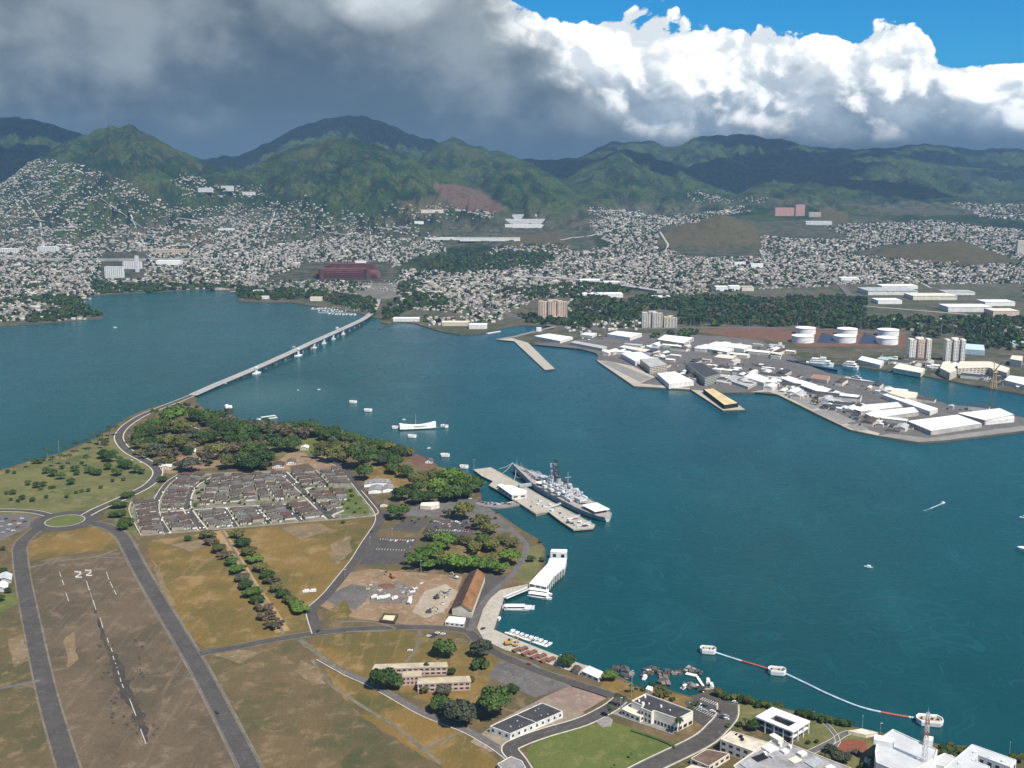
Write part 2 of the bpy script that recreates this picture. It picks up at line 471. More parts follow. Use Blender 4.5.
def H(X, Y):
    X, Y = np.asarray(X, float), np.asarray(Y, float)
    b = base_h(Y) + np.clip((Y - 3600) / 1500, 0, 1) * 14 * fbm(X / 420, Y / 420, 4)
    px = 512 + F * X / (Y * CP + 60 * SP)
    wx = X + 160 * fbm(X / 600 + 5, Y / 600, 3); wy = Y + 160 * fbm(X / 600, Y / 600 + 9, 3)
    spur = .62 * fbm(wx / 560, wy / 1900 + 3.3, 5, True) + .38 * fbm(wx / 190 + 8, wy / 520, 4, True)
    det = fbm(X / 190, Y / 190, 5)
    det2 = fbm(X / 75 + 31, Y / 90, 4)
    out = b
    for i, (pts, D, wf) in enumerate(RIDGES):
        xs = [p[0] for p in pts]; ys = [p[1] for p in pts]
        zc = []
        for a, q in pts:
            d = ray(a, q); zc.append(CAMZ + D * d.z / d.y)
        z = np.interp(px, xs, zc, left=-400, right=-400)
        if wf > 1000: z = z + (42 * fbm(px / 13 + i * 5.1, px * 0 + i, 4) + 20 * (fbm(px / 38 + i * 2.3, px * 0 + 2 * i, 3, True) - .5)) * np.clip((z - 200) / 150, 0, 1)
        ends = np.minimum(np.clip((px - xs[0]) / 12, 0, 1), np.clip((xs[-1] - px) / 12, 0, 1))
        Dw = D + 120 * fbm(X / 500 + i * 3.7, Y * 0 + i, 3) * (wf > 1000)
        t = np.where(Y < Dw, (Dw - Y) / wf, (Y - Dw) / (wf * .8))
        k_ = np.clip(t * 7, 0, 1)
        t = t * np.clip(1 + k_ * (1.5 * (.5 - spur) + .4 * det), .62, 1.9)
        prof = np.clip(1 - t, 0, 1) ** 1.25
        zz = b + (z - b) * prof + (85 * (spur - .5) + 24 * det + 26 * det2) * k_ * np.clip(prof * 2.2, 0, 1) * (wf > 1000) + (10 * det + 16 * (spur - .5)) * (1 - k_) * (wf > 1000)
        zz = np.where((z > b) & (t < 1), zz, -500)
        zz = np.where(ends > 0, zz, -500)
        out = np.where(out > zz - 25, np.maximum(out, np.where(zz > out - 25, (out + zz) / 2 + (out - zz) ** 2 / 100 + 6.25, out)), zz)
    return out
def PT(px, py, z0=40.0):
    """march the ray of a pixel to the terrain"""
    d = ray(px, py); d = d / d.y
    lo = SEA_Y
    ys = np.arange(SEA_Y, 14500, 12.0)
    zs = CAMZ + d.z * ys
    hh = H(d.x * ys, ys)
    idx = np.nonzero(zs < hh)[0]
    yy = ys[idx[0]] if len(idx) else 9000.0
    if not len(idx) or idx[0] == 0:
        return P(px, py, 2.5)
    a, b = yy - 12, yy
    for _ in range(8):
        m = (a + b) / 2
        if CAMZ + d.z * m < H(d.x * m, np.array(m)): b = m
        else: a = m
    yy = b
    return Vector((d.x * yy, yy, float(H(np.array(d.x * yy), np.array(yy)))))

def terrain_mat():
    m, t, b = new_mat("hill_vegetation"); p = pos(t)
    at = t.n.new('ShaderNodeAttribute'); at.attribute_name = 'cover'
    f, u, r = t.sep(at.outputs['Vector'])
    n1 = t.noise(p, .004, 7, .62); n2 = t.noise(p, .02, 6, .65); n3 = t.noise(p, .055, 4, .7)
    green = t.mix(t.ss(n1, .40, .60), (.006, .020, .009), (.048, .074, .018))
    green = t.mix(t.m('MULTIPLY', t.ss(n2, .52, .64), .75), green, (.095, .085, .038))
    green = t.mix(t.m('MULTIPLY', t.ss(n3, .42, .6), .8), green, (.007, .018, .008))
    dry = t.mix(t.ss(n2, .35, .65), (.105, .078, .042), (.062, .060, .026))
    red = t.mix(t.ss(n3, .35, .6), (.082, .042, .034), (.115, .080, .058))
    city = t.mix(t.ss(n2, .4, .6), (.026, .040, .018), (.085, .075, .055))
    city = t.mix(t.ss(n3, .5, .75), city, (.13, .12, .105))
    c = t.mix(f, city, green); c = t.mix(u, c, dry); c = t.mix(r, c, red)
    t.set(b.inputs['Base Color'], c); b.inputs['Roughness'].default_value = 1.0; b.inputs['Specular IOR Level'].default_value = .05
    bp = t.n.new('ShaderNodeBump'); bp.inputs['Strength'].default_value = .9; bp.inputs['Distance'].default_value = 22.0
    t.set(bp.inputs['Height'], t.m('ADD', n2, t.m('MULTIPLY', n3, .6))); t.l.new(bp.outputs[0], b.inputs['Normal'])
    return m
HILL = terrain_mat()

FOREST = [  # places of unbroken green below the hills, in the photo's pixels
    [(395, 300), (400, 262), (440, 250), (470, 243), (545, 252), (560, 262), (515, 272), (470, 280)],
    [(120, 198), (170, 175), (205, 196), (185, 215), (150, 215), (120, 203)],
    [(590, 235), (615, 218), (640, 222), (625, 245), (600, 250)],
    [(60, 230), (75, 205), (100, 210), (110, 232), (90, 240)],
    [(850, 215), (1030, 215), (1030, 232), (900, 222)],
    [(700, 205), (860, 205), (860, 216), (760, 222), (700, 212)],
]
DRYLAND = [[(655, 246), (672, 226), (700, 218), (722, 214), (748, 222), (768, 234), (760, 246)],
           [(860, 262), (890, 248), (925, 243), (960, 241), (990, 248), (1020, 262), (960, 264)],
           [(170, 238), (195, 230), (240, 228), (246, 240), (205, 243)], [(395, 214), (408, 200), (440, 196), (455, 208), (430, 218), (405, 220)],
           [(500, 235), (560, 232), (570, 246), (520, 252)], [(715, 268), (750, 262), (766, 266), (750, 274)], [(820, 205), (850, 212), (845, 226), (815, 222)]]
REDLAND = [[(432, 184), (452, 184), (480, 190), (506, 208), (488, 216), (455, 208), (440, 198)]]
def build_terrain():
    pxs = np.concatenate([np.arange(-560, -20, 9.0), np.arange(-20, 1044, 2.6), np.arange(1044, 1600, 9.0)])
    ys = [SEA_Y]
    while ys[-1] < 15200: ys.append(ys[-1] + max(9.0, ys[-1] * .0034 if ys[-1] > 4200 else 11.0))
    ys = np.array(ys)
    PX, YY = np.meshgrid(pxs, ys)
    XX = (PX - 512) / F * (YY * CP + 60 * SP)
    ZZ = H(XX, YY)
    ZZ[0] = 1.0
    n, m = PX.shape
    idx = np.arange(n * m).reshape(n, m)
    fc = np.stack([idx[:-1, :-1], idx[:-1, 1:], idx[1:, 1:], idx[1:, :-1]], -1).reshape(-1, 4)
    V = np.stack([XX, YY, ZZ], -1).reshape(-1, 3)
    # mainland flat part comes in as extra triangles
    poly = ccw([(q.x, q.y) for q in MAINLAND])
    tri = geometry.tessellate_polygon([[Vector((a, c, 0)) for a, c in poly]])
    o = np_mesh("ground", V, fc, HILL)
    o.data.polygons.foreach_set('use_smooth', [True] * len(o.data.polygons))
    sx, sy = pix(V[:, 0], V[:, 1], V[:, 2])
    b = base_h(V[:, 1]); rise = V[:, 2] - b
    f = np.clip((rise - 25) / 40, 0, 1)
    f = np.where(V[:, 1] > 7200, 1, f)
    u = np.zeros(len(V)); r = np.zeros(len(V))
    jx, jy = sx + 5 * fbm(V[:, 0] / 90, V[:, 1] / 90, 3), sy + 4 * fbm(V[:, 0] / 90 + 7, V[:, 1] / 90, 3)
    near = V[:, 1] < 7800
    for q in FOREST: f = np.where(in_poly(jx, jy, q) & near, 1, f)
    for q in DRYLAND: u = np.where(in_poly(jx, jy, q) & near, .85, u)
    for q in REDLAND: r = np.where(in_poly(jx, jy, q) & near, 1, r)
    patch = fbm(V[:, 0] / 700 + 40, V[:, 1] / 900, 4)
    u = np.maximum(u, np.clip((patch - .12) * 3.0, 0, .75) * (f > .5) * (V[:, 1] < 9500))
    at = o.data.attributes.new('cover', 'FLOAT_VECTOR', 'POINT')
    at.data.foreach_set('vector', np.stack([f, u, r], -1).astype(np.float32).ravel())
    return tag(o, kind='structure')

HAZE_D = 2.9e-5
# ---------------------------------------------------------------- shores
FORD = PP([(-160, 520), (-60, 487), (0, 470), (30, 461), (60, 453), (90, 441), (112, 428), (128, 417), (150, 408), (178, 400), (190, 395.5), (197, 398), (196, 402), (204, 409), (222, 414), (240, 419), (265, 422), (290, 424),
           (330, 429), (370, 439), (400, 449), (425, 460), (440, 467), (456, 470), (470, 474), (479, 484), (481, 497), (480, 501), (484, 506), (488, 508), (500, 514),
           (512, 523), (524, 531), (537, 538), (545, 548), (544, 562), (540, 577), (531, 586), (529, 588.5), (504, 598.6), (494, 630), (517, 640), (560.6, 657), (602, 671.5), (612, 672),
           (630, 682), (646, 691), (658, 685), (673, 691), (690, 696), (699, 694), (713, 689), (721, 692), (760, 704), (802, 712), (846, 725), (874, 731), (938, 744), (967, 746), (1016, 758),
           (1060, 770), (1200, 800), (1500, 980), (1100, 1150), (300, 1200), (-500, 1100), (-900, 860), (-600, 640)], 2.0)
MAINLAND = PP([(-500, 345), (-250, 336), (-100, 329), (0, 326), (40, 323), (80, 320), (103, 318), (101, 314), (86, 309), (80, 304), (90, 299), (88, 296), (110, 294), (160, 291.5), (200, 289.5), (236, 291), (238, 297), (238, 301), (262, 302), (290, 302),
           (300, 304), (316, 306), (332, 308), (348, 311), (362, 314), (372, 317), (382, 319), (380, 322), (388, 324), (400, 322), (415, 323), (430, 328), (445, 332), (460, 334.5), (471, 334.5), (487, 332.5), (503, 327.5), (518, 325), (552, 325.5), (554, 328.5), (528, 333), (511, 337),
           (496, 339.5), (514, 341), (545, 370.2), (555, 369), (529, 343), (558, 345.6), (581, 348.6), (596, 353), (599, 358), (596, 360), (634, 386.5), (690, 389.6), (723, 410.7), (746, 410), (720.5, 393),
           (750, 392.5), (768, 392), (778, 395), (814, 413), (850, 430), (878, 436), (918, 442.5), (943, 441), (985, 436), (1024, 431), (1085, 423), (1030, 419.5), (1018, 417), (975, 407.5), (948, 405),
           (918, 395), (873, 382.5), (853, 377.5), (828, 373.5), (790, 361.5), (800, 360.5), (858, 366.5), (923, 375.5), (990, 388.5), (1024, 394), (1200, 425), (1500, 480)], 2.0) + [Vector((4600, 1500, 2)), Vector((4600, 3820, 2)), Vector((-4600, 3820, 2)), Vector((-4600, 2500, 2))]

FIELD_TAN = ground_mat("straw_grass", [(.180, .116, .036), (.108, .088, .030), (.262, .178, .084), (.070, .076, .028)], .011, .5, .4)
FIELD_OLD = ground_mat("old_runway_ground", [(.120, .090, .058), (.086, .070, .045), (.185, .138, .092), (.074, .070, .034)], .014, .45, .7)
FIELD_GREEN = ground_mat("pale_green_grass", [(.138, .132, .050), (.098, .105, .040), (.190, .165, .074), (.075, .092, .032)], .018, .5)
FIELD_DARK = ground_mat("rough_grass", [(.128, .092, .047), (.082, .074, .036), (.195, .140, .080), (.058, .064, .027)], .018, .5, .2)
LAWN = ground_mat("mown_lawn", [(.112, .126, .036), (.085, .110, .030), (.158, .155, .060)], .03, .6)
ASPHALT = ground_mat("asphalt", [(.082, .075, .068), (.068, .062, .058), (.105, .095, .086)], .05, .8)
ASPHALT_OLD = ground_mat("faded_asphalt", [(.130, .120, .112), (.102, .095, .090), (.175, .160, .145)], .05, .8)
CONCRETE = ground_mat("pale_concrete", [(.40, .36, .29), (.34, .31, .26), (.46, .42, .35)], .05, .4)
CONCRETE_GREY = ground_mat("grey_concrete", [(.24, .225, .205), (.20, .19, .175), (.29, .27, .25)], .05, .4)
SAND = ground_mat("bare_sandy_soil", [(.245, .165, .098), (.20, .135, .080), (.33, .255, .18)], .03, .5)
DIRT = ground_mat("red_brown_dirt", [(.150, .080, .050), (.120, .068, .045), (.19, .115, .075)], .03, .5)
ROCK = ground_mat("shore_rocks", [(.075, .065, .055), (.055, .05, .045), (.13, .11, .09)], .2, 1.2)
CITYG = ground_mat("town_ground", [(.095, .082, .058), (.050, .060, .030), (.150, .132, .108), (.042, .054, .026)], .012, .12)
KERB = paint("kerb_concrete", (.47, .43, .35), .8)
WHITELINE = paint("road_marking_white", (.68, .67, .62), .7, .3, 1.0)

def water_mat():
    m, t, b = new_mat("harbour_water"); p = pos(t)
    n = t.noise(p, .0022, 5, .6); n2 = t.noise(t.v('MULTIPLY', p, (1., .35, 1.)), .010, 5, .65)
    sx, sy, _ = t.sep(p)
    deep = t.mix(t.ss(n, .35, .65), (.0015, .040, .045), (.0028, .053, .057))
    deep = t.mix(t.m('MULTIPLY', t.ss(n2, .48, .75), .5), deep, (.008, .074, .082))
    st = t.noise(t.v('MULTIPLY', t.v('ADD', p, t.v('SCALE', t.noise(p, .004, 3, .5, color=True), scale=160.0)), (.0016, .012, 1.)), 1.0, 5, .6)
    deep = t.mix(t.m('MULTIPLY', t.ss(st, .55, .72), .4), deep, (.010, .088, .098))
    # silty shallows off the end of the causeway and round the island
    def blot(px, py, ax, ay):
        c = P(px, py, 0)
        d = t.v('LENGTH', t.v('MULTIPLY', t.v('SUBTRACT', p, (c.x, c.y, 0.)), (1 / ax, 1 / ay, 0.)))
        return t.ss(t.m('ADD', d, t.m('MULTIPLY', t.m('SUBTRACT', n2, .5), .8)), 1.1, .1)
    deep = t.mix(t.m('MULTIPLY', blot(265, 396, 150, 190), .55), deep, (.045, .105, .105))
    deep = t.mix(t.m('MULTIPLY', blot(120, 350, 500, 900), .3), deep, (.020, .090, .105))
    t.set(b.inputs['Base Color'], deep)
    t.set(b.inputs['Roughness'], t.lin(st, .3, .7, .12, .34))
    b.inputs['IOR'].default_value = 1.33
    b.inputs['Specular IOR Level'].default_value = .34
    w1 = t.noise(t.v('MULTIPLY', p, (.5, 1.3, 1.)), .11, 4, .65); w2 = t.noise(p, .5, 2, .6)
    bp = t.n.new('ShaderNodeBump'); bp.inputs['Strength'].default_value = .30; bp.inputs['Distance'].default_value = 1.3
    t.set(bp.inputs['Height'], t.m('ADD', w1, t.m('MULTIPLY', w2, .3))); t.l.new(bp.outputs[0], b.inputs['Normal'])
    return m
mb = MB(); mb.add([(-9000, -1500, 0), (9000, -1500, 0), (9000, 5000, 0), (-9000, 5000, 0)], [(0, 1, 2, 3)])
WATER = water_mat()
tag(mb.build("water", WATER), kind='structure')
build_terrain()

def shore_land(name, poly, z, mat, edge_mat, slope=3.0):
    """flat land with a sloping rocky edge down into the water"""
    poly = ccw([(q[0], q[1]) for q in poly]); n = len(poly)
    outer = []
    for i in range(n):
        a, b = Vector(poly[i - 1]), Vector(poly[(i + 1) % n]); d = (b - a).normalized()
        outer.append((poly[i][0] + d.y * slope, poly[i][1] - d.x * slope))
    mb = MB(); mb.cur = 0; mb.sheet(poly, z); mb.cur = 1
    vs = [(p[0], p[1], z) for p in poly] + [(p[0], p[1], -2.0) for p in outer]
    mb.add(vs, [(n + i, n + (i + 1) % n, (i + 1) % n, i) for i in range(n)])
    return tag(mb.build(name, [mat, edge_mat]), kind='structure')
shore_land("island_ground", FORD, 2.0, FIELD_DARK, ROCK, 2.5)
MATS["asphalt"] = ASPHALT
shore_land("mainland_ground", MAINLAND, 2.0, CITYG, ROCK, 2.0)

LAYER = [2.0]
def patch(name, pts, mat, dz=.06, world=False, smooth=0):
    q = pts if world else PP(pts, 2.0)
    if name.split('_')[0] in ('field', 'old', 'bare', 'rough', 'grass', 'seaside', 'park', 'runway', 'bright', 'gravel', 'construction', 'point'):
        jq = []; amp = 9.0 if name == 'runway_stain' else 3.2
        for a, b in zip(q, q[1:] + q[:1]):
            L_ = (b - a).length; n_ = max(1, int(L_ / 5)); d_ = (b - a).normalized() if L_ else a; nr_ = Vector((-d_.y, d_.x, 0))
            for i in range(n_):
                p_ = a.lerp(b, i / n_); jq.append(p_ + nr_ * float(amp * fbm(np.array(p_.x / 14), np.array(p_.y / 14), 4)) * (0 if i == 0 else 1))
        q = jq
    if smooth: q = smooth_line(q + [q[0]], smooth)[:-1]
    LAYER.append(0); mb = MB(); mb.sheet([(a[0], a[1]) for a in q], 2.0 + dz + .0015 * len(LAYER))
    return tag(mb.build(name, mat), kind='structure')

# island fields
patch("field_green", [(-150, 520), (-60, 489), (0, 472), (30, 463), (60, 455), (90, 443), (112, 430), (120, 440), (128, 452), (148, 465), (153, 472), (147, 482), (120, 497), (90, 512), (60, 514), (20, 516), (-80, 522)], FIELD_GREEN, .05)
patch("field_green_island", [(112, 520), (103, 512), (125, 500), (150, 485), (168, 477), (155, 490), (150, 500), (130, 512), (133, 525), (140, 535), (128, 533)], FIELD_GREEN, .05)
patch("old_runway", [(32, 562), (60, 557), (110, 553), (130, 552), (160, 612), (190, 662), (245, 770), (300, 870), (80, 870), (68, 768), (50, 700), (36, 630)], FIELD_OLD, .05)
patch("field_straw", [(30, 541), (60, 530), (95, 527), (112, 535), (122, 548), (60, 555), (28, 562), (25, 552)], FIELD_TAN, .05)
patch("field_straw_east", [(146, 541), (200, 534), (250, 529), (330, 521), (374, 517), (366, 540), (348, 565), (325, 596), (312, 614), (315, 628), (260, 640), (205, 649), (185, 632), (165, 595), (150, 560)], FIELD_TAN, .05)
patch("field_straw_south", [(300, 645), (340, 634), (400, 630), (440, 640), (476, 646), (500, 660), (490, 680), (470, 712), (430, 702), (390, 690), (350, 672), (320, 655)], FIELD_TAN, .05)
patch("field_straw_lower", [(325, 668), (350, 680), (380, 692), (420, 714), (462, 733), (480, 744), (505, 768), (520, 800), (470, 800), (440, 765), (400, 742), (360, 715), (335, 690)], FIELD_TAN, .045)
patch("field_rough_west", [(-40, 600), (12, 580), (25, 610), (38, 660), (52, 720), (62, 800), (-60, 860), (-200, 760)], FIELD_DARK, .04)
patch("lawn", [(527, 748), (540, 739), (572, 729), (610, 721), (640, 731), (668, 743), (676, 750), (640, 768), (600, 790), (540, 780), (529, 760)], LAWN, .05)
patch("park_lawn", [(232, 448), (262, 438), (300, 436), (318, 438), (322, 449), (300, 455), (250, 458)], FIELD_GREEN, .05)
patch("lawn_oval", [(302, 446), (312, 437), (322, 438), (318, 452), (308, 456)], LAWN, .06, smooth=3)
patch("bare_ground", [(270, 466), (290, 452), (330, 455), (345, 466), (320, 470), (280, 474)], SAND, .055, smooth=2)
patch("bare_ground", [(150, 470), (175, 458), (215, 452), (238, 456), (232, 466), (190, 470), (170, 474)], SAND, .055, smooth=2)
patch("bare_ground", [(408, 456), (416, 454), (430, 460), (438, 466), (426, 468), (414, 464)], DIRT, .055, smooth=2)
patch("bare_ground", [(350, 468), (375, 462), (410, 474), (420, 484), (395, 492), (362, 480)], FIELD_TAN, .05, smooth=2)
patch("construction_yard", [(346, 574), (370, 569), (410, 572), (463, 576), (455, 600), (442, 627), (400, 624), (352, 618), (320, 606), (334, 590)], SAND, .055)
patch("gravel_lot", [(338, 590), (352, 584), (372, 588), (366, 600), (356, 610), (336, 606), (326, 601)], ASPHALT_OLD, .075, smooth=2)
patch("rough_patch", [(368, 585), (400, 582), (418, 590), (410, 604), (370, 603)], ground_mat("grey_rubble_soil", [(.17, .14, .11), (.13, .11, .095), (.26, .23, .20)], .08, .6), .075, smooth=2)
patch("bright_sand", [(424, 592), (446, 584), (458, 592), (444, 612), (425, 618), (412, 612)], ground_mat("pale_dry_sand", [(.36, .30, .235), (.30, .245, .18), (.42, .37, .30)], .06, .5), .075, smooth=3)
patch("grass_strip", [(326, 612), (345, 600), (352, 612), (345, 620), (326, 620)], FIELD_TAN, .09, smooth=2)
patch("park_grass", [(425, 560), (440, 548), (462, 545), (490, 545), (520, 552), (515, 566), (490, 571), (440, 568)], FIELD_TAN, .05, smooth=2)
patch("point_grass", [(526, 545), (543, 549), (540, 570), (530, 583), (522, 583), (516, 575), (522, 560)], FIELD_GREEN, .05)
patch("seaside_grass", [(607, 676), (630, 684), (646, 693), (640, 702), (612, 696), (600, 688)], FIELD_TAN, .05)
patch("seaside_grass", [(655, 688), (673, 693), (692, 698), (690, 708), (660, 706), (650, 698)], FIELD_TAN, .05)
patch("seaside_grass", [(722, 696), (760, 706), (802, 714), (846, 727), (872, 733), (842, 760), (800, 745), (760, 730), (728, 720), (735, 708)], FIELD_GREEN, .05)
patch("park_grass", [(812, 752), (836, 737), (868, 736), (876, 745), (866, 770), (836, 775)], FIELD_GREEN, .07)
patch("red_garden", [(836, 744), (848, 739.5), (866, 741), (868, 750), (858, 757), (842, 754)], ground_mat("red_cinder", [(.21, .065, .04), (.12, .075, .05), (.25, .10, .065), (.08, .085, .05)], .09, .5), .075)
patch("quay", [(477, 628), (488, 594.5), (500, 590), (527.5, 584), (529, 588), (504, 598.3), (494, 629.5), (517, 639.5), (560, 656.5), (602, 671), (596, 678), (560, 668), (530, 657), (505, 650), (484, 640)], CONCRETE, .06)
patch("parking_lot", [(372, 537.5), (417, 538), (405, 563), (358, 566)], ASPHALT, .06)
patch("parking_lot", [(389, 530), (402, 521.5), (429, 518.5), (418, 533)], ASPHALT, .06)
patch("parking_lot", [(431, 519), (468, 521), (474, 534), (452, 541), (421, 534)], ASPHALT, .06)
patch("apron", [(404, 516), (412, 508), (440, 498), (478, 499), (486, 507), (502, 518), (512, 527), (506, 533), (478, 526), (455, 519), (430, 517)], ASPHALT_OLD, .055)
patch("pale_lot", [(504.7, 654), (530, 661), (566, 682), (572, 686), (535, 697.6), (487.5, 677)], ASPHALT_OLD, .06)
patch("worn_pad", [(544, 697), (572, 685), (609, 697), (583, 712)], ground_mat("pinkish_worn_concrete", [(.26, .185, .145), (.21, .15, .12), (.31, .245, .20)], .06, .4), .07)
patch("yard", [(470, 742), (500, 720), (545, 697), (585, 713), (560, 728), (512, 748), (490, 752)], ground_mat("beige_yard", [(.27, .215, .155), (.21, .17, .125), (.31, .255, .20)], .05, .5), .05)
patch("parking_lot", [(684, 702), (699, 696), (716, 693), (730, 700), (735, 710), (726, 720), (706, 728), (694, 720)], ASPHALT, .06)
patch("shed_yard", [(455, 630), (468, 590), (482, 574), (506, 576), (500, 590), (486, 602), (474, 630)], ASPHALT, .06)
patch("parking_lot", [(-60, 545), (0, 514), (30, 515), (36, 520), (28, 528), (0, 541), (-40, 556)], ASPHALT_OLD, .055)
patch("estate_ground", [(131, 501), (150, 498), (181, 475), (230, 473), (343, 467), (362, 490), (377, 512), (372, 516), (250, 527), (141, 535.5), (130, 514)], ground_mat("estate_yards", [(.20, .18, .14), (.10, .105, .055), (.28, .25, .20), (.07, .08, .04)], .06, .3), .05)
patch("estate_park", [(345, 489), (353, 489), (371, 512), (368, 514.5), (338, 514)], ground_mat("park_grass_bright", [(.10, .125, .035), (.075, .10, .03), (.16, .15, .06)], .08, .5), .10)
patch("sports_court", [(291, 473.5), (290, 466.5), (308, 463.5), (316, 470)], ground_mat("court_brown", [(.12, .075, .055), (.10, .07, .05), (.10, .105, .065)], .05, .3), .08)
patch("runway_stain", [(93, 600), (97, 612), (107, 645), (113, 652), (119, 655), (125, 674), (133, 692), (142, 712), (149, 740), (146, 743), (139, 728), (129, 706), (120, 698), (115, 680), (110, 662), (101, 632)], ground_mat("broken_asphalt", [(.052, .046, .042), (.075, .062, .046), (.045, .04, .038), (.09, .075, .052)], .12, .6), .075)
# mainland and shipyard grounds
patch("shipyard_ground", [(529, 344), (560, 342), (640, 333), (720, 336), (760, 340), (790, 355), (800, 362), (828, 373), (853, 377), (873, 382), (918, 394.5), (948, 404.5), (975, 407), (1018, 416.5), (1060, 424), (1024, 430.5), (943, 440.5), (918, 442), (878, 435.5), (850, 429.5), (778, 394.7), (750, 392), (720, 392.7), (690, 389.2), (634, 386), (597, 360), (599, 354), (581, 349)], ASPHALT_OLD, .05)
patch("shipyard_quay", [(596.5, 360.5), (634, 386), (690, 389.4), (690, 388), (640, 383.5), (655, 377), (632, 366), (608, 361)], CONCRETE, .08)
patch("pier_surface", [(691, 389.6), (723, 410.4), (745.5, 409.8), (720.3, 392.6)], CONCRETE, .08)
patch("finger_pier_surface", [(497, 339.6), (514, 341.2), (545, 370), (554.7, 368.8), (528, 342.8), (512, 338)], CONCRETE, .08)
patch("shipyard_quay", [(750, 392.2), (768, 391.6), (778, 394.6), (850, 429.6), (878, 435.6), (880, 433.5), (848, 424), (815, 406), (790, 392), (770, 388.5)], CONCRETE, .08)
patch("shipyard_quay", [(878, 435.6), (918, 442), (943, 440.6), (1024, 430.6), (1060, 424.5), (1020, 426), (930, 438), (890, 433.5)], CONCRETE_GREY, .08)
g_ = random.Random(4)
for i in range(80):
    x, y = 104 + 48 * g_.random(), 640 + 95 * g_.random(); x += (y - 690) * .22
    r = g_.uniform(.5, 2.2); patch("runway_stain", [(x + r * g_.uniform(.6, 1.3) * math.cos(a), y + r * .8 * g_.uniform(.5, 1.3) * math.sin(a)) for a in np.arange(0, 6.2, .7)], MATS["broken_asphalt"], .07)
patch("shipyard_lot", [(620, 348), (660, 345), (720, 350), (740, 366), (700, 372), (655, 362)], ASPHALT_OLD, .075)
patch("tank_yard", [(790, 330), (905, 332), (906, 347), (800, 347), (786, 340)], DIRT, .05)
patch("tank_yard", [(690, 331), (725, 328), (775, 328), (800, 331), (785, 342), (740, 338)], DIRT, .05)
for q_ in ([(783, 394.5), (800, 391.6), (824, 406.4), (812, 409.5)], [(813, 411), (828, 408.6), (856, 421.5), (842, 424.5)], [(846, 426), (858, 423.6), (870, 429.5), (856, 431)], [(600, 362), (610, 361), (652, 378), (640, 382)]): patch("shipyard_quay", q_, CONCRETE_GREY, .085)
for q_ in ([(152, 560), (158, 566), (168, 590), (176, 606), (170, 606), (160, 588)], [(170, 545), (200, 540), (212, 545), (190, 552)], [(300, 660), (318, 668), (326, 684), (312, 686), (296, 672)], [(212, 655), (240, 650), (262, 652), (240, 664)], [(8, 640), (22, 634), (30, 660), (14, 668)], [(64, 640), (74, 632), (78, 660), (68, 668)], [(280, 528), (320, 524), (332, 530), (300, 540)], [(330, 545), (350, 536), (352, 552), (336, 566)]):
    patch("bare_ground", q_, MATS["pale_dry_soil"] if "pale_dry_soil" in MATS else ground_mat("pale_dry_soil", [(.20, .145, .085), (.15, .112, .06), (.26, .20, .13)], .04, .5), .075, smooth=3)
patch("lagoon", [(617, 306), (628, 312), (639, 316), (630, 318.5), (619, 317)], WATER, .05)
patch("stadium_lot", [(230, 283), (300, 276), (430, 280), (470, 290), (430, 296), (370, 300), (300, 288), (250, 293)], ground_mat("stadium_asphalt", [(.16, .145, .12), (.12, .115, .09), (.20, .18, .15), (.07, .08, .05)], .02, .15), .05)

def build_haze():
    m = bpy.data.materials.new("haze_air"); m.use_nodes = True; m.node_tree.nodes.clear()
    v = m.node_tree.nodes.new('ShaderNodeVolumePrincipled'); o = m.node_tree.nodes.new('ShaderNodeOutputMaterial')
    v.inputs['Color'].default_value = (.40, .68, 1.0, 1); v.inputs['Density'].default_value = HAZE_D
    v.inputs['Anisotropy'].default_value = .1
    m.node_tree.links.new(v.outputs[0], o.inputs['Volume'])
    mb = MB(); mb.box((0, 6500, 573), (33600, 18400, 1154)); tag(mb.build("haze", m), kind='stuff')
build_haze()

def build_shade_clouds():
    """unseen broken cloud added over the hills to shade them"""
    g = np.random.default_rng(12); Vs, Fs, o = [], [], 0
    import bmesh
    bm = bmesh.new(); bmesh.ops.create_icosphere(bm, subdivisions=4, radius=1.0); bm.verts.ensure_lookup_table()
    U = np.array([v.co[:] for v in bm.verts]); T = np.array([[v.index for v in f.verts] for f in bm.faces]); bm.free()
    for i in range(60):
        Y = g.uniform(7200, 14000); X = g.uniform(-.62, .75) * Y; z = 2100 + .16 * (Y - 7000) + g.uniform(0, 350)
        if Y < 8700 and g.random() < .55: continue
        r = g.uniform(380, 900)
        d = 1 + .55 * fbm(U[:, 0] * 1.6 + i * 3.1, U[:, 1] * 1.6 + U[:, 2] * 1.3, 4)
        v = U * d[:, None] * np.array([r * g.uniform(1, 1.8), r, r * .30]); v[:, 2] = np.where(v[:, 2] < -.08 * r, -.08 * r + .15 * (v[:, 2] + .08 * r), v[:, 2])
        Vs.append(v + np.array([X, Y, z])); Fs.append(T + o); o += len(U)
    m, t, b = new_mat("cloud_white"); t.set(b.inputs['Base Color'], (.9, .9, .9)); b.inputs['Roughness'].default_value = 1.0
    ob = np_mesh("shade_clouds", np.concatenate(Vs), np.concatenate(Fs), m); ob.data.polygons.foreach_set('use_smooth', [True] * len(ob.data.polygons)); tag(ob, kind='stuff')
build_shade_clouds()
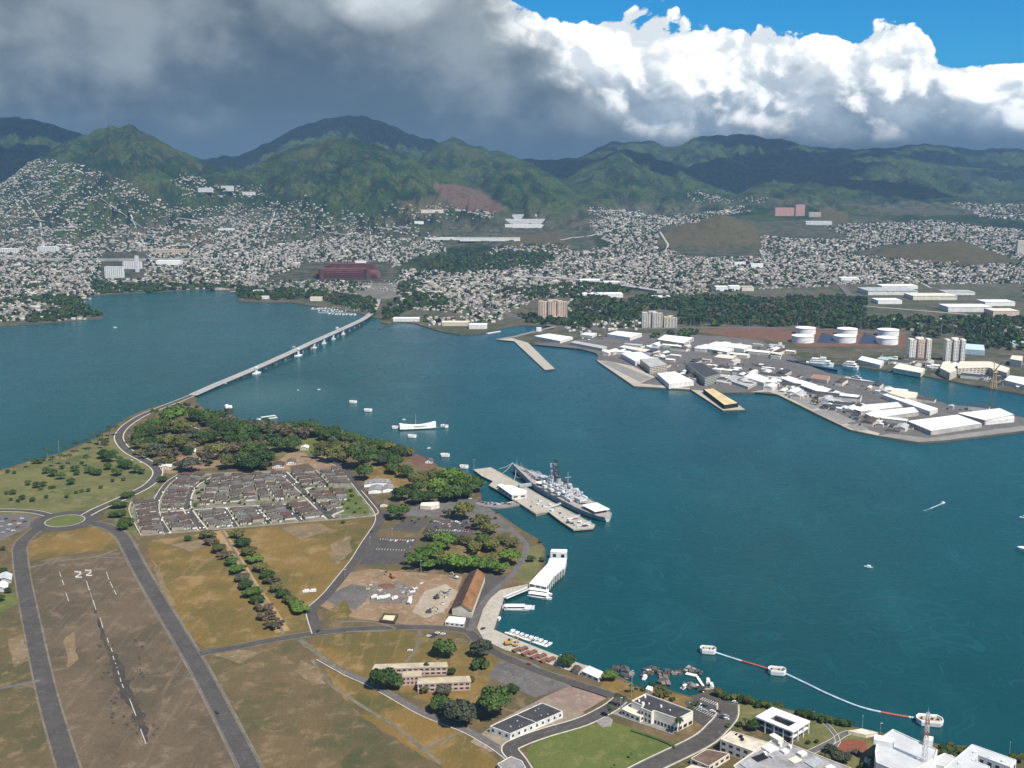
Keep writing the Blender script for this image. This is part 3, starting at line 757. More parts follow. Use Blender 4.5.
# ---------------------------------------------------------------- roads (each road, its kerbs and its markings are ground sheets)
ROADZ = [2.16]
FADED = paint("faded_road_marking", (.21, .20, .185), .8, .4, .6)
RUNW = paint("worn_runway_paint", (.46, .45, .40), .8, .45, .5)
def road(name, px, w, mat=None, kerb=0.0, centre=False, edge=False, verge=0.0, n=5, z=None, kerb_side=(1, -1)):
    mat = mat or ASPHALT
    q = smooth_line(PP(px, 2.0), n)
    ROADZ[0] += .0025
    z = z or ROADZ[0]
    mb = MB(); mb.strip(q, w, z); tag(mb.build(name, mat), kind='structure')
    if verge:
        mb = MB(); mb.strip(q, w + 2 * verge, z - .05); tag(mb.build("road_shoulder", VERGE), kind='structure')
    if kerb:
        mb = MB()
        for s in kerb_side: mb.curb(q, kerb, 1.9, z + .12, s * (w / 2 + kerb / 2))
        tag(mb.build("kerb", KERB), kind='structure')
    if centre or edge:
        mb = MB()
        if centre:
            L = 0.0
            d = dense(q, 3.0)
            for i in range(0, len(d) - 3, 4): mb.strip(d[i:i + 3], .22, z + .01)
        if edge:
            for s in (-1, 1): mb.strip(q, .3, z + .01, s * (w / 2 - .6))
        tag(mb.build("road_marking", FADED), kind='structure')
    return q
def dense(q, step):
    out = [Vector(q[0])]
    for a, b in zip(q[:-1], q[1:]):
        a, b = Vector(a), Vector(b); L = (b - a).length; n_ = max(1, int(L / step))
        for i in range(1, n_ + 1): out.append(a.lerp(b, i / n_))
    return out
VERGE = ground_mat("dusty_verge", [(.175, .150, .110), (.13, .115, .08), (.21, .185, .14)], .05, .5)
R_WEST = road("road", [(51, 519.5), (36, 530), (24, 540), (20, 548), (20.5, 560), (24, 585), (33, 630), (46, 690), (63, 750), (90, 835)], 13, verge=1.6)
R_EAST = road("road", [(92, 523), (108, 527), (121, 535), (130, 550), (141, 571), (167, 615), (197, 665), (227, 722), (262, 790), (300, 850)], 14, edge=True, verge=1.8)
R_NORTH = road("road", [(86, 515.5), (97, 509.5), (115, 501.5), (131, 494.5), (147, 486), (156, 477.5), (157.5, 470.5), (151, 464), (139, 457.5), (128, 451), (121, 443.5), (119, 435.5), (126, 426), (141, 416.2), (160, 408), (178, 401.2), (193, 395)], 11, kerb=1.6, centre=True)
road("road", [(-80, 516), (-20, 511), (15, 510.5), (35, 512), (48, 515)], 9, kerb=.8)
# the ring round the grass
c0 = P(65, 521, 2.0)
ra = (P(97, 521, 2) - P(33, 521, 2)).length / 2
def ring(name, r0, r1, z, mat, n=48):
    vs = []
    for i in range(n):
        t = 2 * math.pi * i / n
        vs += [(c0.x + r0 * math.cos(t), c0.y + r0 * math.sin(t), z), (c0.x + r1 * math.cos(t), c0.y + r1 * math.sin(t), z)]
    mb = MB(); mb.add(vs, [(2 * i, 2 * i + 1, (2 * i + 3) % (2 * n), (2 * i + 2) % (2 * n)) for i in range(n)])
    return tag(mb.build(name, mat), kind='structure')
ring("road", ra * .60, ra * 1.0, 2.24, ASPHALT)
ring("kerb", ra * .56, ra * .60, 2.34, paint("ring_kerb", (.30, .30, .30)))
ring("grass_ring", .01, ra * .565, 2.27, MATS["mown_lawn"])
R_CROSS = road("road", [(190, 656), (205, 652.5), (232, 648), (270, 640.5), (318, 633), (355, 629.5), (395, 627.5), (440, 628), (468, 632), (480, 643), (500, 655), (530, 668), (570, 682), (600, 691.5), (622, 700), (645, 712)], 9, verge=1.2)
road("road", [(318, 633), (313, 618), (312.5, 609), (320, 602), (330, 592), (345, 573.5), (355.6, 560), (366, 543), (379, 523), (378.5, 512), (370, 501), (361, 490), (344, 469), (333, 462.5), (318, 458), (300, 457)], 9.5, kerb=.9, kerb_side=(1,))
road("road", [(379, 519), (395, 508), (412, 505), (430, 500)], 8)
R_SHED = road("road", [(470, 631), (478, 612), (489, 596), (501, 585), (512.5, 575), (519, 565), (523, 558), (526, 548), (524, 541.5), (512, 530), (501, 521), (485, 507), (470, 501), (455, 499)], 6.5, ASPHALT_OLD)
road("road", [(320, 658), (349, 674), (368.5, 682.6), (392, 695.5), (424.7, 713.7), (463.7, 729), (482.5, 739), (500, 750), (520, 768), (545, 800)], 7, ASPHALT_OLD, kerb=.7, kerb_side=(-1,))
R_MAIN = road("road", [(536, 790), (519, 762), (510, 749), (520, 742), (544.5, 733), (583, 721.5), (609, 708.5), (620, 700)], 11, kerb=1.0, centre=True)
road("road", [(590, 800), (643, 770), (700, 742), (718, 727), (727, 716), (728, 704)], 15, kerb=1.0, edge=True)
road("service_lane", [(-60, 697), (0, 688.5), (40, 680.5)], 4.5, ASPHALT_OLD)
road("service_lane", [(-60, 612), (0, 606), (26, 601)], 5, ASPHALT_OLD)
road("dirt_track", [(28, 568), (60, 561), (95, 557), (118, 549)], 3.2, VERGE)
road("dirt_track", [(95, 557), (125, 558.5)], 2.5, VERGE)
road("dirt_track", [(219, 531), (232, 552), (250, 583), (270, 612), (283, 632)], 13, ground_mat("tan_track", [(.33, .215, .098), (.27, .175, .075), (.38, .27, .15)], .03, .5))
road("dirt_track", [(222, 531), (238, 558), (262, 598), (284, 634)], 3.0, VERGE)
road("dirt_track", [(300, 640), (318, 654), (338, 669), (346, 674)], 5, VERGE)
road("dirt_track", [(312, 660), (330, 684), (360, 705), (400, 730), (440, 764)], 3, VERGE)
road("dirt_track", [(463, 732), (440, 742), (420, 752)], 3, VERGE)
road("dirt_track", [(346, 632), (395, 629.5), (370, 622), (340, 622)], 3, VERGE)
road("dirt_track", [(400, 668), (412, 655), (420, 640), (419, 630)], 3, VERGE)
road("footpath", [(812, 712), (838, 742), (800, 768)], 3, ASPHALT_OLD, kerb=.4)
road("footpath", [(770, 768), (800, 757), (830, 743), (848, 733), (872, 734)], 5, ASPHALT_OLD, kerb=.4)
# estate streets
EST = [[(209, 476.5), (196, 484), (189, 493), (186.5, 503), (188, 510), (195, 520), (203, 530)], [(180, 475), (168, 483), (160, 494), (156, 504), (156.5, 514), (162, 525), (168, 534)],
       [(224, 508.5), (236, 527)], [(254, 506.5), (268, 524)], [(284, 505), (301, 521)], [(283, 472.5), (306, 494), (331, 519)], [(313.5, 471), (328, 485.5)], [(269.5, 489.5), (281, 501)]]
for i, e in enumerate(EST):
    road("estate_street", e, (8, 6.5, 5.5, 7, 5.5, 8, 6, 5.5)[i], kerb=(1.8 if i in (0, 5) else 1.0))
road("estate_street", [(156, 513), (184, 510.5), (222, 508), (257, 505.8), (284, 504.5), (306, 500.5)], 4, CONCRETE)
road("estate_street", [(181, 475), (210, 474), (245, 472.5), (283, 471.5)], 4.5, ASPHALT_OLD, kerb=.6)
# estate wall
def wall_thing(label, px, h, w, mat, name="boundary_wall"):
    q = smooth_line(PP(px, 2.0), 4); o = q[0]
    mb = MB(); mb.curb(q, w, 1.9, 2.0 + h)
    return tag(mb.build(name, mat, origin=(o.x, o.y, 2.0)), label, "wall")
CREAM = paint("cream_render", (.52, .45, .32))
wall_thing("long low tan wall between the housing estate and the straw field", [(141, 536), (170, 533.5), (207.5, 530.5), (250, 527), (300, 522.5), (340, 519.5), (373, 516.3)], 1.2, .5, paint("tan_wall", (.30, .26, .20)))
wall_thing("pale curved wall along the west end of the housing estate", [(133, 500), (129.5, 507), (129.5, 513), (133, 521), (137, 529), (141, 536)], 1.5, 1.0, CREAM)
wall_thing("cream kerb wall round the small green park at the estate corner", [(361.5, 491), (370, 501), (378, 511.5), (376, 515), (372, 516.4)], .8, 1.0, CREAM)

# ---------------------------------------------------------------- runway paint
def paint_poly(mb, pts, z=2.2): mb.sheet([(q.x, q.y) for q in PP(pts, 2.0)], z)
mb = MB()
# the number: two figures seen from beyond the threshold, each ~6 m
def figure_two(mb, cx, cy, wpx, hpx, sh):
    st = [(0, .80), (0, 1.), (1, 1.), (1, .54), (.30, .18), (1, .18), (1, 0), (0, 0), (0, .20), (.72, .60), (.72, .80)]
    paint_poly(mb, [(cx + (u - .5) * wpx + sh * (v - .5), cy - (v - .5) * hpx) for u, v in st])
figure_two(mb, 78.2, 574.6, 6.4, 6.6, -1.2)
figure_two(mb, 88.6, 572.9, 6.2, 6.4, -1.2)
def dash(mb, a, b, w):
    q = PP([a, b], 2.0); mb.strip(q, w, 2.2)
for a, b in [((86.5, 581), (89, 590)), ((93, 600), (96, 610)), ((100, 618), (103, 628)), ((107, 638), (108.6, 643)), ((111, 648), (112.3, 652)), ((113, 656), (114, 660)), ((115.5, 663), (117, 668)), ((118, 671), (119, 675)), ((120, 678), (121, 682)),
             ((122, 684), (123.5, 688)), ((129.5, 699), (136, 716)), ((140.5, 729), (146, 744)), ((59.5, 572), (61, 577)), ((62, 580), (64, 585)), ((66, 593), (68.5, 601)), ((106.5, 572), (109, 580)), ((110, 582), (113, 588)), ((114, 590), (116.5, 595))]:
    dash(mb, a, b, .6)
for x in np.arange(0, 1, .07):
    dash(mb, (88 + 6 * x, 586 + 20 * x), (89 + 6 * x, 587 + 20 * x), .3)
tag(mb.build("runway_marking", RUNW), kind='structure')
# car park lines
mb = MB()
def bays(a, b, n, L, w=.35):
    A, B = P(*a, 2.0), P(*b, 2.0); d = (B - A).normalized(); nn = Vector((-d.y, d.x, 0))
    for i in range(n + 1):
        q = A.lerp(B, i / n); mb.strip([q, q + nn * L], w, 2.17)
bays((692, 708), (722, 722), 14, 5); bays((700, 700), (730, 711), 14, 5)
bays((380, 540), (410, 541), 12, 5); bays((376, 550), (404, 551), 10, 5); bays((436, 531), (468, 532), 12, 5)
tag(mb.build("bay_marking", WHITELINE), kind='structure')

# ---------------------------------------------------------------- the causeway bridge
def build_bridge():
    pts = [(193, 395, 4), (212, 386.5, 5), (230, 379, 6), (256, 368, 8), (275, 359.6, 9), (291, 352.3, 11), (312, 342.5, 13), (331, 334, 13), (350, 325.5, 11), (364, 318.6, 9), (372.5, 311.8, 7), (376.5, 305, 5), (378, 299.5, 2.6)]
    q = [P(a, b, z) for a, b, z in pts]
    q = smooth_line(q, 6)
    t = thing("causeway_bridge", "long pale concrete causeway bridge curving from the island to the far shore", "bridge", (q[0].x, q[0].y, 0))
    o = (q[0].x, q[0].y, 0)
    loc = [Vector((p.x - o[0], p.y - o[1], p.z)) for p in q]
    zs = [p.z for p in loc]
    mb = MB(); mb.curb(loc, 15.0, [z - .9 for z in zs], zs); mb.build("deck", paint("bridge_deck", (.29, .28, .255), .9, .15, .05), t)
    mb = MB(); mb.curb(loc, 7.5, [z - 3.0 for z in zs], [z - .92 for z in zs]); mb.build("girder", paint("bridge_girder", (.13, .13, .13)), t)
    for s in (-1, 1):
        mb = MB(); mb.curb(loc, .45, [z + .02 for z in zs], [z + 1.15 for z in zs], s * 7.2); mb.build("parapet", paint("bridge_parapet", (.50, .49, .46)), t)
    mb = MB(); mb.strip(loc, .3, [z + .03 for z in zs])
    mb.build("lane_marking", WHITELINE, t)
    acc = 0; last = loc[0]
    cream = paint("bridge_pier", (.42, .41, .38))
    d = dense(loc, 4.0); L = 0
    for i in range(1, len(d) - 2):
        L += (d[i] - d[i - 1]).length
        if L > 46:
            L = 0; p = d[i]; dr = (d[i + 1] - d[i - 1]).normalized(); a = math.atan2(dr.y, dr.x)
            mb = MB(); mb.box((p.x, p.y, p.z - 3.6), (2.0, 11.5, 1.3), a)
            for s in (-3.8, 3.8): mb.box((p.x - math.sin(a) * s, p.y + math.cos(a) * s, (p.z - 4.2) / 2 - 1), (1.7, 1.7, p.z - 4.2 + 2), a)
            mb.build("pier", cream, t)
    # big pontoon towers under the raised middle
    white = paint("pontoon_white", (.62, .62, .58))
    for a, b in [(313, 346), (323, 341.5), (333.5, 337), (343.5, 332)]:
        p = P(a, b, 6); j = min(range(len(q)), key=lambda i: (q[i].xy - p.xy).length); c = q[j]; dr = (q[j + 1] - q[j - 1]).normalized(); an = math.atan2(dr.y, dr.x)
        mb = MB(); mb.box((c.x - o[0], c.y - o[1], .9), (11, 19, 2.4), an); mb.box((c.x - o[0], c.y - o[1], c.z / 2 - .5), (6.5, 13.4, c.z - 4.4), an)
        mb.build("pontoon", white, t)
    for a, b, s in [(303, 350.5, 1), (291, 352, -1), (256, 369, -1), (335, 331.5, 1), (295, 350, 1)]:
        p = P(a, b, 8); j = min(range(len(q)), key=lambda i: (q[i].xy - p.xy).length); c = q[j]; dr = (q[min(j + 1, len(q) - 1)] - q[j - 1]).normalized(); an = math.atan2(dr.y, dr.x)
        x, y = c.x - o[0] - math.sin(an) * 9.5 * s, c.y - o[1] + math.cos(an) * 9.5 * s
        mb = MB(); mb.box((x, y, 1.0), (20, 10, 3.0), an); mb.box((x, y, c.z / 2 + 1), (3.4, 3.4, c.z + 3), an); mb.box((x, y, c.z + 3.6), (5.5, 5.5, 3.4), an)
        mb.hip(*[(x + dx * math.cos(an) - dy * math.sin(an), y + dx * math.sin(an) + dy * math.cos(an)) for dx, dy in ((-3, -3), (3, -3), (3, 3), (-3, 3))], c.z + 5.4, c.z + 6.8)
        mb.build("control_house", paint("control_house_white", (.66, .68, .68)), t)
    return q
BRIDGE = build_bridge()
# ---------------------------------------------------------------- trees
def leaf_mat(name, a, b, c):
    m, t, bs = new_mat(name)
    oi = t.n.new('ShaderNodeObjectInfo').outputs['Random']
    p = objco(t); n = t.noise(p, .35, 4, .6); n2 = t.noise(p, 1.6, 2, .6)
    col = t.mix(t.ss(n, .35, .65), a, b); col = t.mix(t.m('MULTIPLY', t.ss(n2, .5, .75), .7), col, c)
    col = t.mix(1.0, col, t.mix(oi, (.62, .66, .60), (1.35, 1.25, 1.15)), 'MULTIPLY')
    t.set(bs.inputs['Base Color'], col); bs.inputs['Roughness'].default_value = .75; bs.inputs['Specular IOR Level'].default_value = .2
    return m
L_DARK = leaf_mat("dark_leaves", (.033, .064, .017), (.054, .092, .023), (.088, .118, .034))
L_GREEN = leaf_mat("bright_leaves", (.055, .108, .018), (.080, .140, .024), (.115, .165, .036))
L_OLIVE = leaf_mat("olive_leaves", (.080, .088, .026), (.108, .112, .032), (.145, .135, .050))
L_BROWN = leaf_mat("dry_leaves", (.088, .074, .048), (.118, .096, .062), (.068, .068, .038))
L_GREY = leaf_mat("grey_green_leaves", (.055, .066, .042), (.080, .088, .058), (.11, .11, .08))
BARK = paint("bark", (.115, .088, .062), .9, .3, 1.0)

def leaf_cloud(lobes, n, size, seed, flat=0.0):
    """many small leaf faces spread through the outer part of overlapping lobes"""
    g = np.random.default_rng(seed)
    vol = np.array([l[3] * l[4] for l in lobes]); pick = g.choice(len(lobes), n, p=vol / vol.sum())
    L = np.array(lobes)[pick]
    d = g.normal(size=(n, 3)); d /= np.linalg.norm(d, axis=1)[:, None]
    d[:, 2] = np.where(d[:, 2] < -.35, -d[:, 2] * .6, d[:, 2])
    rad = g.uniform(.72, 1.04, n) ** 1.0
    c = L[:, :3] + d * np.stack([L[:, 3], L[:, 3], L[:, 4]], 1) * rad[:, None]
    nn = d * np.stack([1 / L[:, 3], 1 / L[:, 3], 1 / L[:, 4]], 1); nn /= np.linalg.norm(nn, axis=1)[:, None]
    nn = nn + g.normal(size=(n, 3)) * .55; nn /= np.linalg.norm(nn, axis=1)[:, None]
    a = np.cross(nn, g.normal(size=(n, 3))); a /= np.linalg.norm(a, axis=1)[:, None]
    b = np.cross(nn, a)
    s = size * g.uniform(.6, 1.35, n)[:, None]
    V = np.stack([c - a * s - b * s * .6, c + a * s * .8 - b * s * .7, c + a * s + b * s * .7, c - a * s * .7 + b * s * .8], 1).reshape(-1, 3)
    return V, np.arange(4 * n).reshape(n, 4)
def tree_proto(kind, r, h, seed):
    """crown radius r, overall height h"""
    g = random.Random(seed)
    lobes = []
    if kind == 'umbrella':
        cz = h * .70
        for i in range(13):
            a = g.uniform(0, 6.283); q = r * math.sqrt(g.uniform(0.0, .62))
            lobes.append((q * math.cos(a), q * math.sin(a), cz + h * .10 * (1 - (q / r) ** 2) + g.uniform(-.3, .3), r * g.uniform(.26, .38), h * g.uniform(.15, .21)))
        n, s = 1500, .085 * r
    elif kind == 'column':
        for i in range(9):
            z = h * (.15 + .82 * i / 8); lobes.append((g.uniform(-.2, .2) * r, g.uniform(-.2, .2) * r, z, r * (1.0 - .72 * i / 8), h * .09))
        n, s = 900, .16 * r
    elif kind == 'shrub':
        for i in range(7):
            a = g.uniform(0, 6.283); q = r * math.sqrt(g.uniform(0, .4)); lobes.append((q * math.cos(a), q * math.sin(a), h * g.uniform(.38, .6), r * g.uniform(.36, .5), h * g.uniform(.3, .42)))
        n, s = 700, .12 * r
    elif kind == 'loose':
        cz = h * .58
        for i in range(16):
            a = g.uniform(0, 6.283); q = r * math.sqrt(g.uniform(0.03, .75)); lobes.append((q * math.cos(a), q * math.sin(a), cz + g.uniform(-.12, .2) * h, r * g.uniform(.17, .30), h * g.uniform(.13, .22)))
        n, s = 1300, .075 * r
    else:
        cz = h * .56
        for i in range(26):
            a = g.uniform(0, 6.283); e = g.uniform(-.3, 1.0); q = r * .60 * math.cos(e * 1.2) * g.uniform(.7, 1.1)
            lobes.append((q * math.cos(a), q * math.sin(a), cz + h * .24 * math.sin(e * 1.4) , r * g.uniform(.26, .42), h * g.uniform(.15, .23)))
        n, s = 2300, .068 * r
    V, Fc = leaf_cloud(lobes, n, s, seed + 100)
    tb = MB(); th = h * (.62 if kind != 'column' else .9); tr = max(.22, r * .055)
    tb.tube((0, 0, -.4), (0, 0, th * .5), tr, tr * .7, 6)
    if kind == 'column': tb.tube((0, 0, th * .5), (0, 0, th), tr * .7, tr * .2, 5)
    else:
        for i in range(5):
            a = i * 1.2566 + g.uniform(-.3, .3); q = r * g.uniform(.35, .6)
            tb.tube((0, 0, th * .42), (q * math.cos(a), q * math.sin(a), th * g.uniform(.9, 1.12)), tr * .5, tr * .15, 5)
    return V, Fc, tb
PROTO = {}
def make_proto(key, kind, r, h, mat, seed):
    V, Fc, tb = tree_proto(kind, r, h, seed)
    me = np_mesh("crown", V, Fc, mat); tk = tb.build("trunk", BARK)
    PROTO.setdefault(key, []).append((me.data, tk.data, r, h))
    bpy.data.objects.remove(me); bpy.data.objects.remove(tk)
for i in range(3):
    make_proto('dark', 'round', 8, 10.6, L_DARK, 10 + i); make_proto('green', 'umbrella', 9, 10, L_GREEN, 20 + i)
    make_proto('olive', 'loose', 8, 10, L_OLIVE, 30 + i); make_proto('brown', 'loose', 8, 9.5, L_BROWN, 40 + i)
    make_proto('oliveround', 'round', 8, 10.5, L_OLIVE, 50 + i); make_proto('grey', 'round', 8, 10, L_GREY, 60 + i)
    make_proto('shrub', 'shrub', 4, 4.5, L_DARK, 70 + i); make_proto('greenround', 'round', 8, 11, L_GREEN, 90 + i)
make_proto('column', 'column', 3, 20, L_DARK, 81)
def palm_proto():
    tb = MB(); tb.tube((0, 0, -.3), (.3, .1, 5), .32, .24, 6); tb.tube((.3, .1, 5), (.45, .2, 11), .24, .18, 6)
    cb = MB(); g = random.Random(3)
    for i in range(15):
        a = i * 2.4; rise = g.uniform(.1, 1.2); L = g.uniform(3.0, 3.9); pts = []
        for j in range(5):
            t = j / 4; pts.append((L * t * math.cos(a), L * t * math.sin(a), rise * t * 2.2 - 3.2 * t * t + .2))
        for j in range(4):
            (x0, y0, z0), (x1, y1, z1) = pts[j], pts[j + 1]; w0, w1 = [(.12, .62), (.62, .66), (.66, .5), (.5, .06)][j]
            s, c = -math.sin(a), math.cos(a)
            cb.add([(.45 + x0, .2 + y0, 11 + z0), (.45 + x1, .2 + y1, 11 + z1), (.45 + x1 + s * w1, .2 + y1 + c * w1, 11 + z1 - .35), (.45 + x0 + s * w0, .2 + y0 + c * w0, 11 + z0 - .35)], [(0, 1, 2, 3)])
            cb.add([(.45 + x0, .2 + y0, 11 + z0), (.45 + x1, .2 + y1, 11 + z1), (.45 + x1 - s * w1, .2 + y1 - c * w1, 11 + z1 - .35), (.45 + x0 - s * w0, .2 + y0 - c * w0, 11 + z0 - .35)], [(3, 2, 1, 0)])
    a = cb.build("crown", leaf_mat("palm_fronds", (.022, .036, .014), (.034, .050, .018), (.055, .065, .028))); b = tb.build("trunk", paint("palm_bark", (.20, .165, .125)))
    PROTO['palm'] = [(a.data, b.data, 3.6, 12)]
    bpy.data.objects.remove(a); bpy.data.objects.remove(b)
palm_proto()
NAMES = {'dark': 'broad_tree', 'green': 'umbrella_tree', 'olive': 'thorn_tree', 'brown': 'thorn_tree', 'oliveround': 'broad_tree', 'grey': 'broad_tree', 'shrub': 'shrub', 'greenround': 'broad_tree', 'column': 'cypress_tree', 'palm': 'palm_tree'}
LOOK = {'dark': 'dense dark green tree', 'green': 'bright green umbrella tree', 'olive': 'open olive green thorn tree', 'brown': 'half bare brownish thorn tree', 'oliveround': 'rounded olive green tree', 'grey': 'grey green tree',
        'shrub': 'low dark green shrub', 'greenround': 'rounded bright green tree', 'column': 'tall dark narrow cypress', 'palm': 'slender palm'}
NT_ = [0]
def tree(key, px, py, rpx, where, group=None, label=None, hs=1.0, gz=2.0):
    """crown centred on pixel px,py with a radius of rpx pixels"""
    NT_[0] += 1
    pr = PROTO[key]; cm, tm, r0, h0 = pr[NT_[0] % len(pr)]
    r = rpx * mpp(px, py) * (1.0 if key == 'palm' or py < 400 and px > 400 else (1.2 if py < 500 else 1.08))
    s = r / r0; sz = s * hs
    if key == 'palm': q = P(px, py, gz + h0 * s * .95)
    else: q = P(px, py, gz + h0 * sz * .56)
    t = thing(NAMES[key], label or (LOOK[key] + " " + where), 'palm' if key == 'palm' else ('shrub' if key == 'shrub' else 'tree'), (q.x, q.y, gz), random.uniform(0, 6.28), group)
    t.scale = (s * random.uniform(.92, 1.08), s * random.uniform(.92, 1.08), sz)
    for n, m in (("crown", cm), ("trunk", tm)):
        o = bpy.data.objects.new(n, m); COL.objects.link(o); o.parent = t
    return t
def crop(ox, oy, sc, rows, where, group, jig=0.0):
    for row in rows:
        key, x, y, r = row[:4]
        tree(key, ox + x / sc, oy + y / sc, r / sc, where, group, row[4] if len(row) > 4 else None)
G1 = "trees of the old officers' grove by the causeway"
crop(130, 390, 7.877, [('greenround', 350, 185, 85, 'bright green tree beside the road where the causeway lands'), ('greenround', 300, 215, 60), ('dark', 470, 180, 62), ('dark', 540, 195, 62), ('dark', 600, 215, 75), ('dark', 680, 205, 62), ('dark', 180, 270, 62), ('dark', 100, 310, 66), ('dark', 70, 365, 62), ('dark', 170, 335, 50),
    ('olive', 260, 300, 55), ('oliveround', 370, 265, 72), ('olive', 450, 285, 62), ('dark', 380, 310, 40), ('oliveround', 410, 410, 82, 'yellow green round tree in the middle of the grove by the causeway'), ('olive', 310, 395, 70), ('dark', 220, 405, 56), ('grey', 205, 465, 66), ('brown', 310, 505, 78), ('brown', 260, 440, 45), ('grey', 490, 340, 55), ('dark', 560, 350, 52), ('grey', 620, 335, 48), ('dark', 660, 270, 60),
    ('dark', 750, 330, 82), ('dark', 840, 290, 80), ('grey', 790, 240, 62), ('dark', 910, 330, 82), ('dark', 880, 390, 66), ('dark', 780, 395, 55), ('oliveround', 690, 480, 74), ('brown', 800, 450, 72), ('brown', 610, 530, 68), ('grey', 480, 580, 78), ('grey', 400, 590, 50), ('oliveround', 760, 555, 74), ('dark', 890, 540, 78), ('dark', 960, 480, 82), ('dark', 950, 575, 76), ('olive', 560, 400, 45), ('dark', 460, 470, 45), ('dark', 150, 400, 45), ('dark', 55, 420, 50), ('olive', 100, 510, 36), ('olive', 45, 490, 26), ('olive', 170, 500, 40), ('oliveround', 620, 450, 40), ('olive', 300, 560, 45), ('grey', 210, 570, 30),
    ('dark', 740, 275, 50), ('dark', 810, 350, 60), ('grey', 950, 270, 60), ('dark', 1000, 370, 55), ('brown', 990, 430, 45)], "in the grove where the causeway lands", G1)
g_ = random.Random(17)
for i in range(24):
    while True:
        x, y = g_.uniform(128, 268), g_.uniform(404, 466)
        if bool(in_poly(x, y, [(128, 436), (140, 420), (165, 411), (200, 409), (235, 419), (265, 423), (266, 448), (240, 452), (225, 446), (195, 446), (176, 455), (150, 458), (134, 446)])): break
    tree(g_.choice(('dark', 'dark', 'dark', 'grey', 'oliveround', 'brown', 'dark')), x, y, g_.uniform(4.5, 7.5), "in the grove where the causeway lands", G1)
G2 = "trees of the shore park behind the estate"
for i in range(18):
    while True:
        x, y = g_.uniform(266, 400), g_.uniform(420, 470)
        if bool(in_poly(x, y, [(266, 424), (300, 424), (340, 432), (390, 446), (410, 452), (395, 462), (370, 462), (350, 452), (318, 456), (300, 450), (270, 446)])) and not (300 < x < 325 and 435 < y < 456): break
    tree(g_.choice(('dark', 'dark', 'dark', 'grey', 'oliveround', 'brown')), x, y, g_.uniform(4.5, 7), "in the shore park behind the estate", G2)
crop(250, 410, 6.827, [('grey', 70, 110, 62), ('grey', 15, 120, 60), ('column', 48, 140, 18, 'tall dark cypress nearest the causeway of the two in the grove'), ('column', 128, 150, 20, 'tall dark cypress standing before the brown trees of the park'), ('brown', 210, 120, 62), ('dark', 280, 110, 45), ('dark', 195, 230, 62), ('dark', 250, 225, 56), ('dark', 300, 235, 56), ('brown', 385, 150, 56), ('brown', 330, 150, 48), ('dark', 360, 105, 48), ('dark', 420, 120, 50), ('dark', 470, 140, 50), ('dark', 520, 155, 58), ('dark', 570, 150, 60), ('dark', 630, 175, 58), ('grey', 580, 205, 40), ('dark', 690, 190, 54),
    ('dark', 750, 210, 48), ('dark', 810, 225, 48), ('dark', 860, 235, 48), ('dark', 910, 235, 44), ('oliveround', 960, 260, 46), ('oliveround', 1005, 280, 44), ('olive', 480, 250, 58), ('oliveround', 560, 290, 72), ('oliveround', 640, 255, 56), ('olive', 470, 300, 40), ('dark', 455, 310, 28), ('olive', 700, 245, 50), ('brown', 790, 260, 52), ('dark', 755, 310, 100, 'huge dark domed tree beside the park road behind the estate'), ('oliveround', 640, 320, 46), ('dark', 900, 300, 48), ('dark', 940, 320, 50), ('dark', 985, 350, 52), ('dark', 958, 395, 32), ('dark', 780, 420, 64, 'round dark tree alone at the corner of the estate road'),
    ('dark', 65, 310, 85, 'great dark spreading tree behind the top of the estate'), ('dark', 110, 330, 60), ('dark', 25, 350, 56), ('dark', 10, 260, 60), ('brown', 60, 230, 45), ('dark', 95, 375, 40)], "in the shore park behind the estate", G2)
G3 = "trees of the point beside the battleship"
crop(380, 420, 3.938, [('oliveround', 40, 110, 30), ('dark', 75, 120, 30), ('olive', 110, 122, 24), ('dark', 60, 160, 32), ('dark', 100, 200, 30), ('dark', 50, 190, 26), ('greenround', 285, 225, 48, 'largest bright green tree on the point beside the battleship'), ('greenround', 225, 262, 44), ('greenround', 325, 245, 42), ('dark', 370, 250, 38), ('dark', 340, 275, 36), ('dark', 285, 285, 40), ('oliveround', 150, 235, 38), ('dark', 150, 262, 30), ('oliveround', 210, 212, 30), ('dark', 150, 302, 34), ('dark', 195, 300, 30), ('oliveround', 240, 235, 30), ('grey', 180, 220, 24),
    ('dark', 85, 285, 36, 'dark round tree beside the white roofed sheds behind the point'), ('green', 73, 360, 44, 'bright umbrella tree between the two roads by the parking lots'), ('oliveround', 330, 355, 46), ('olive', 270, 365, 26), ('olive', 400, 400, 40), ('olive', 430, 425, 34), ('dark', 455, 385, 7)], "on the point beside the battleship", G3)
G4 = "trees of the lawn park above the rusty shed"
crop(380, 420, 3.938, [('grey', 200, 450, 34), ('green', 250, 475, 50), ('green', 195, 525, 50), ('green', 140, 550, 46), ('green', 225, 500, 36), ('green', 290, 560, 46), ('green', 345, 565, 46), ('green', 245, 562, 36), ('green', 410, 570, 42), ('green', 470, 580, 36), ('green', 508, 540, 46), ('green', 190, 570, 30), ('dark', 410, 475, 40), ('oliveround', 440, 492, 36), ('olive', 375, 500, 38), ('oliveround', 350, 480, 26), ('olive', 520, 482, 28), ('olive', 480, 470, 26), ('olive', 310, 470, 26), ('dark', 595, 545, 18), ('dark', 640, 548, 14), ('olive', 430, 540, 26), ('dark', 630, 478, 9)], "in the lawn park above the rusty shed", G4)
G5 = "trees round the old barracks"
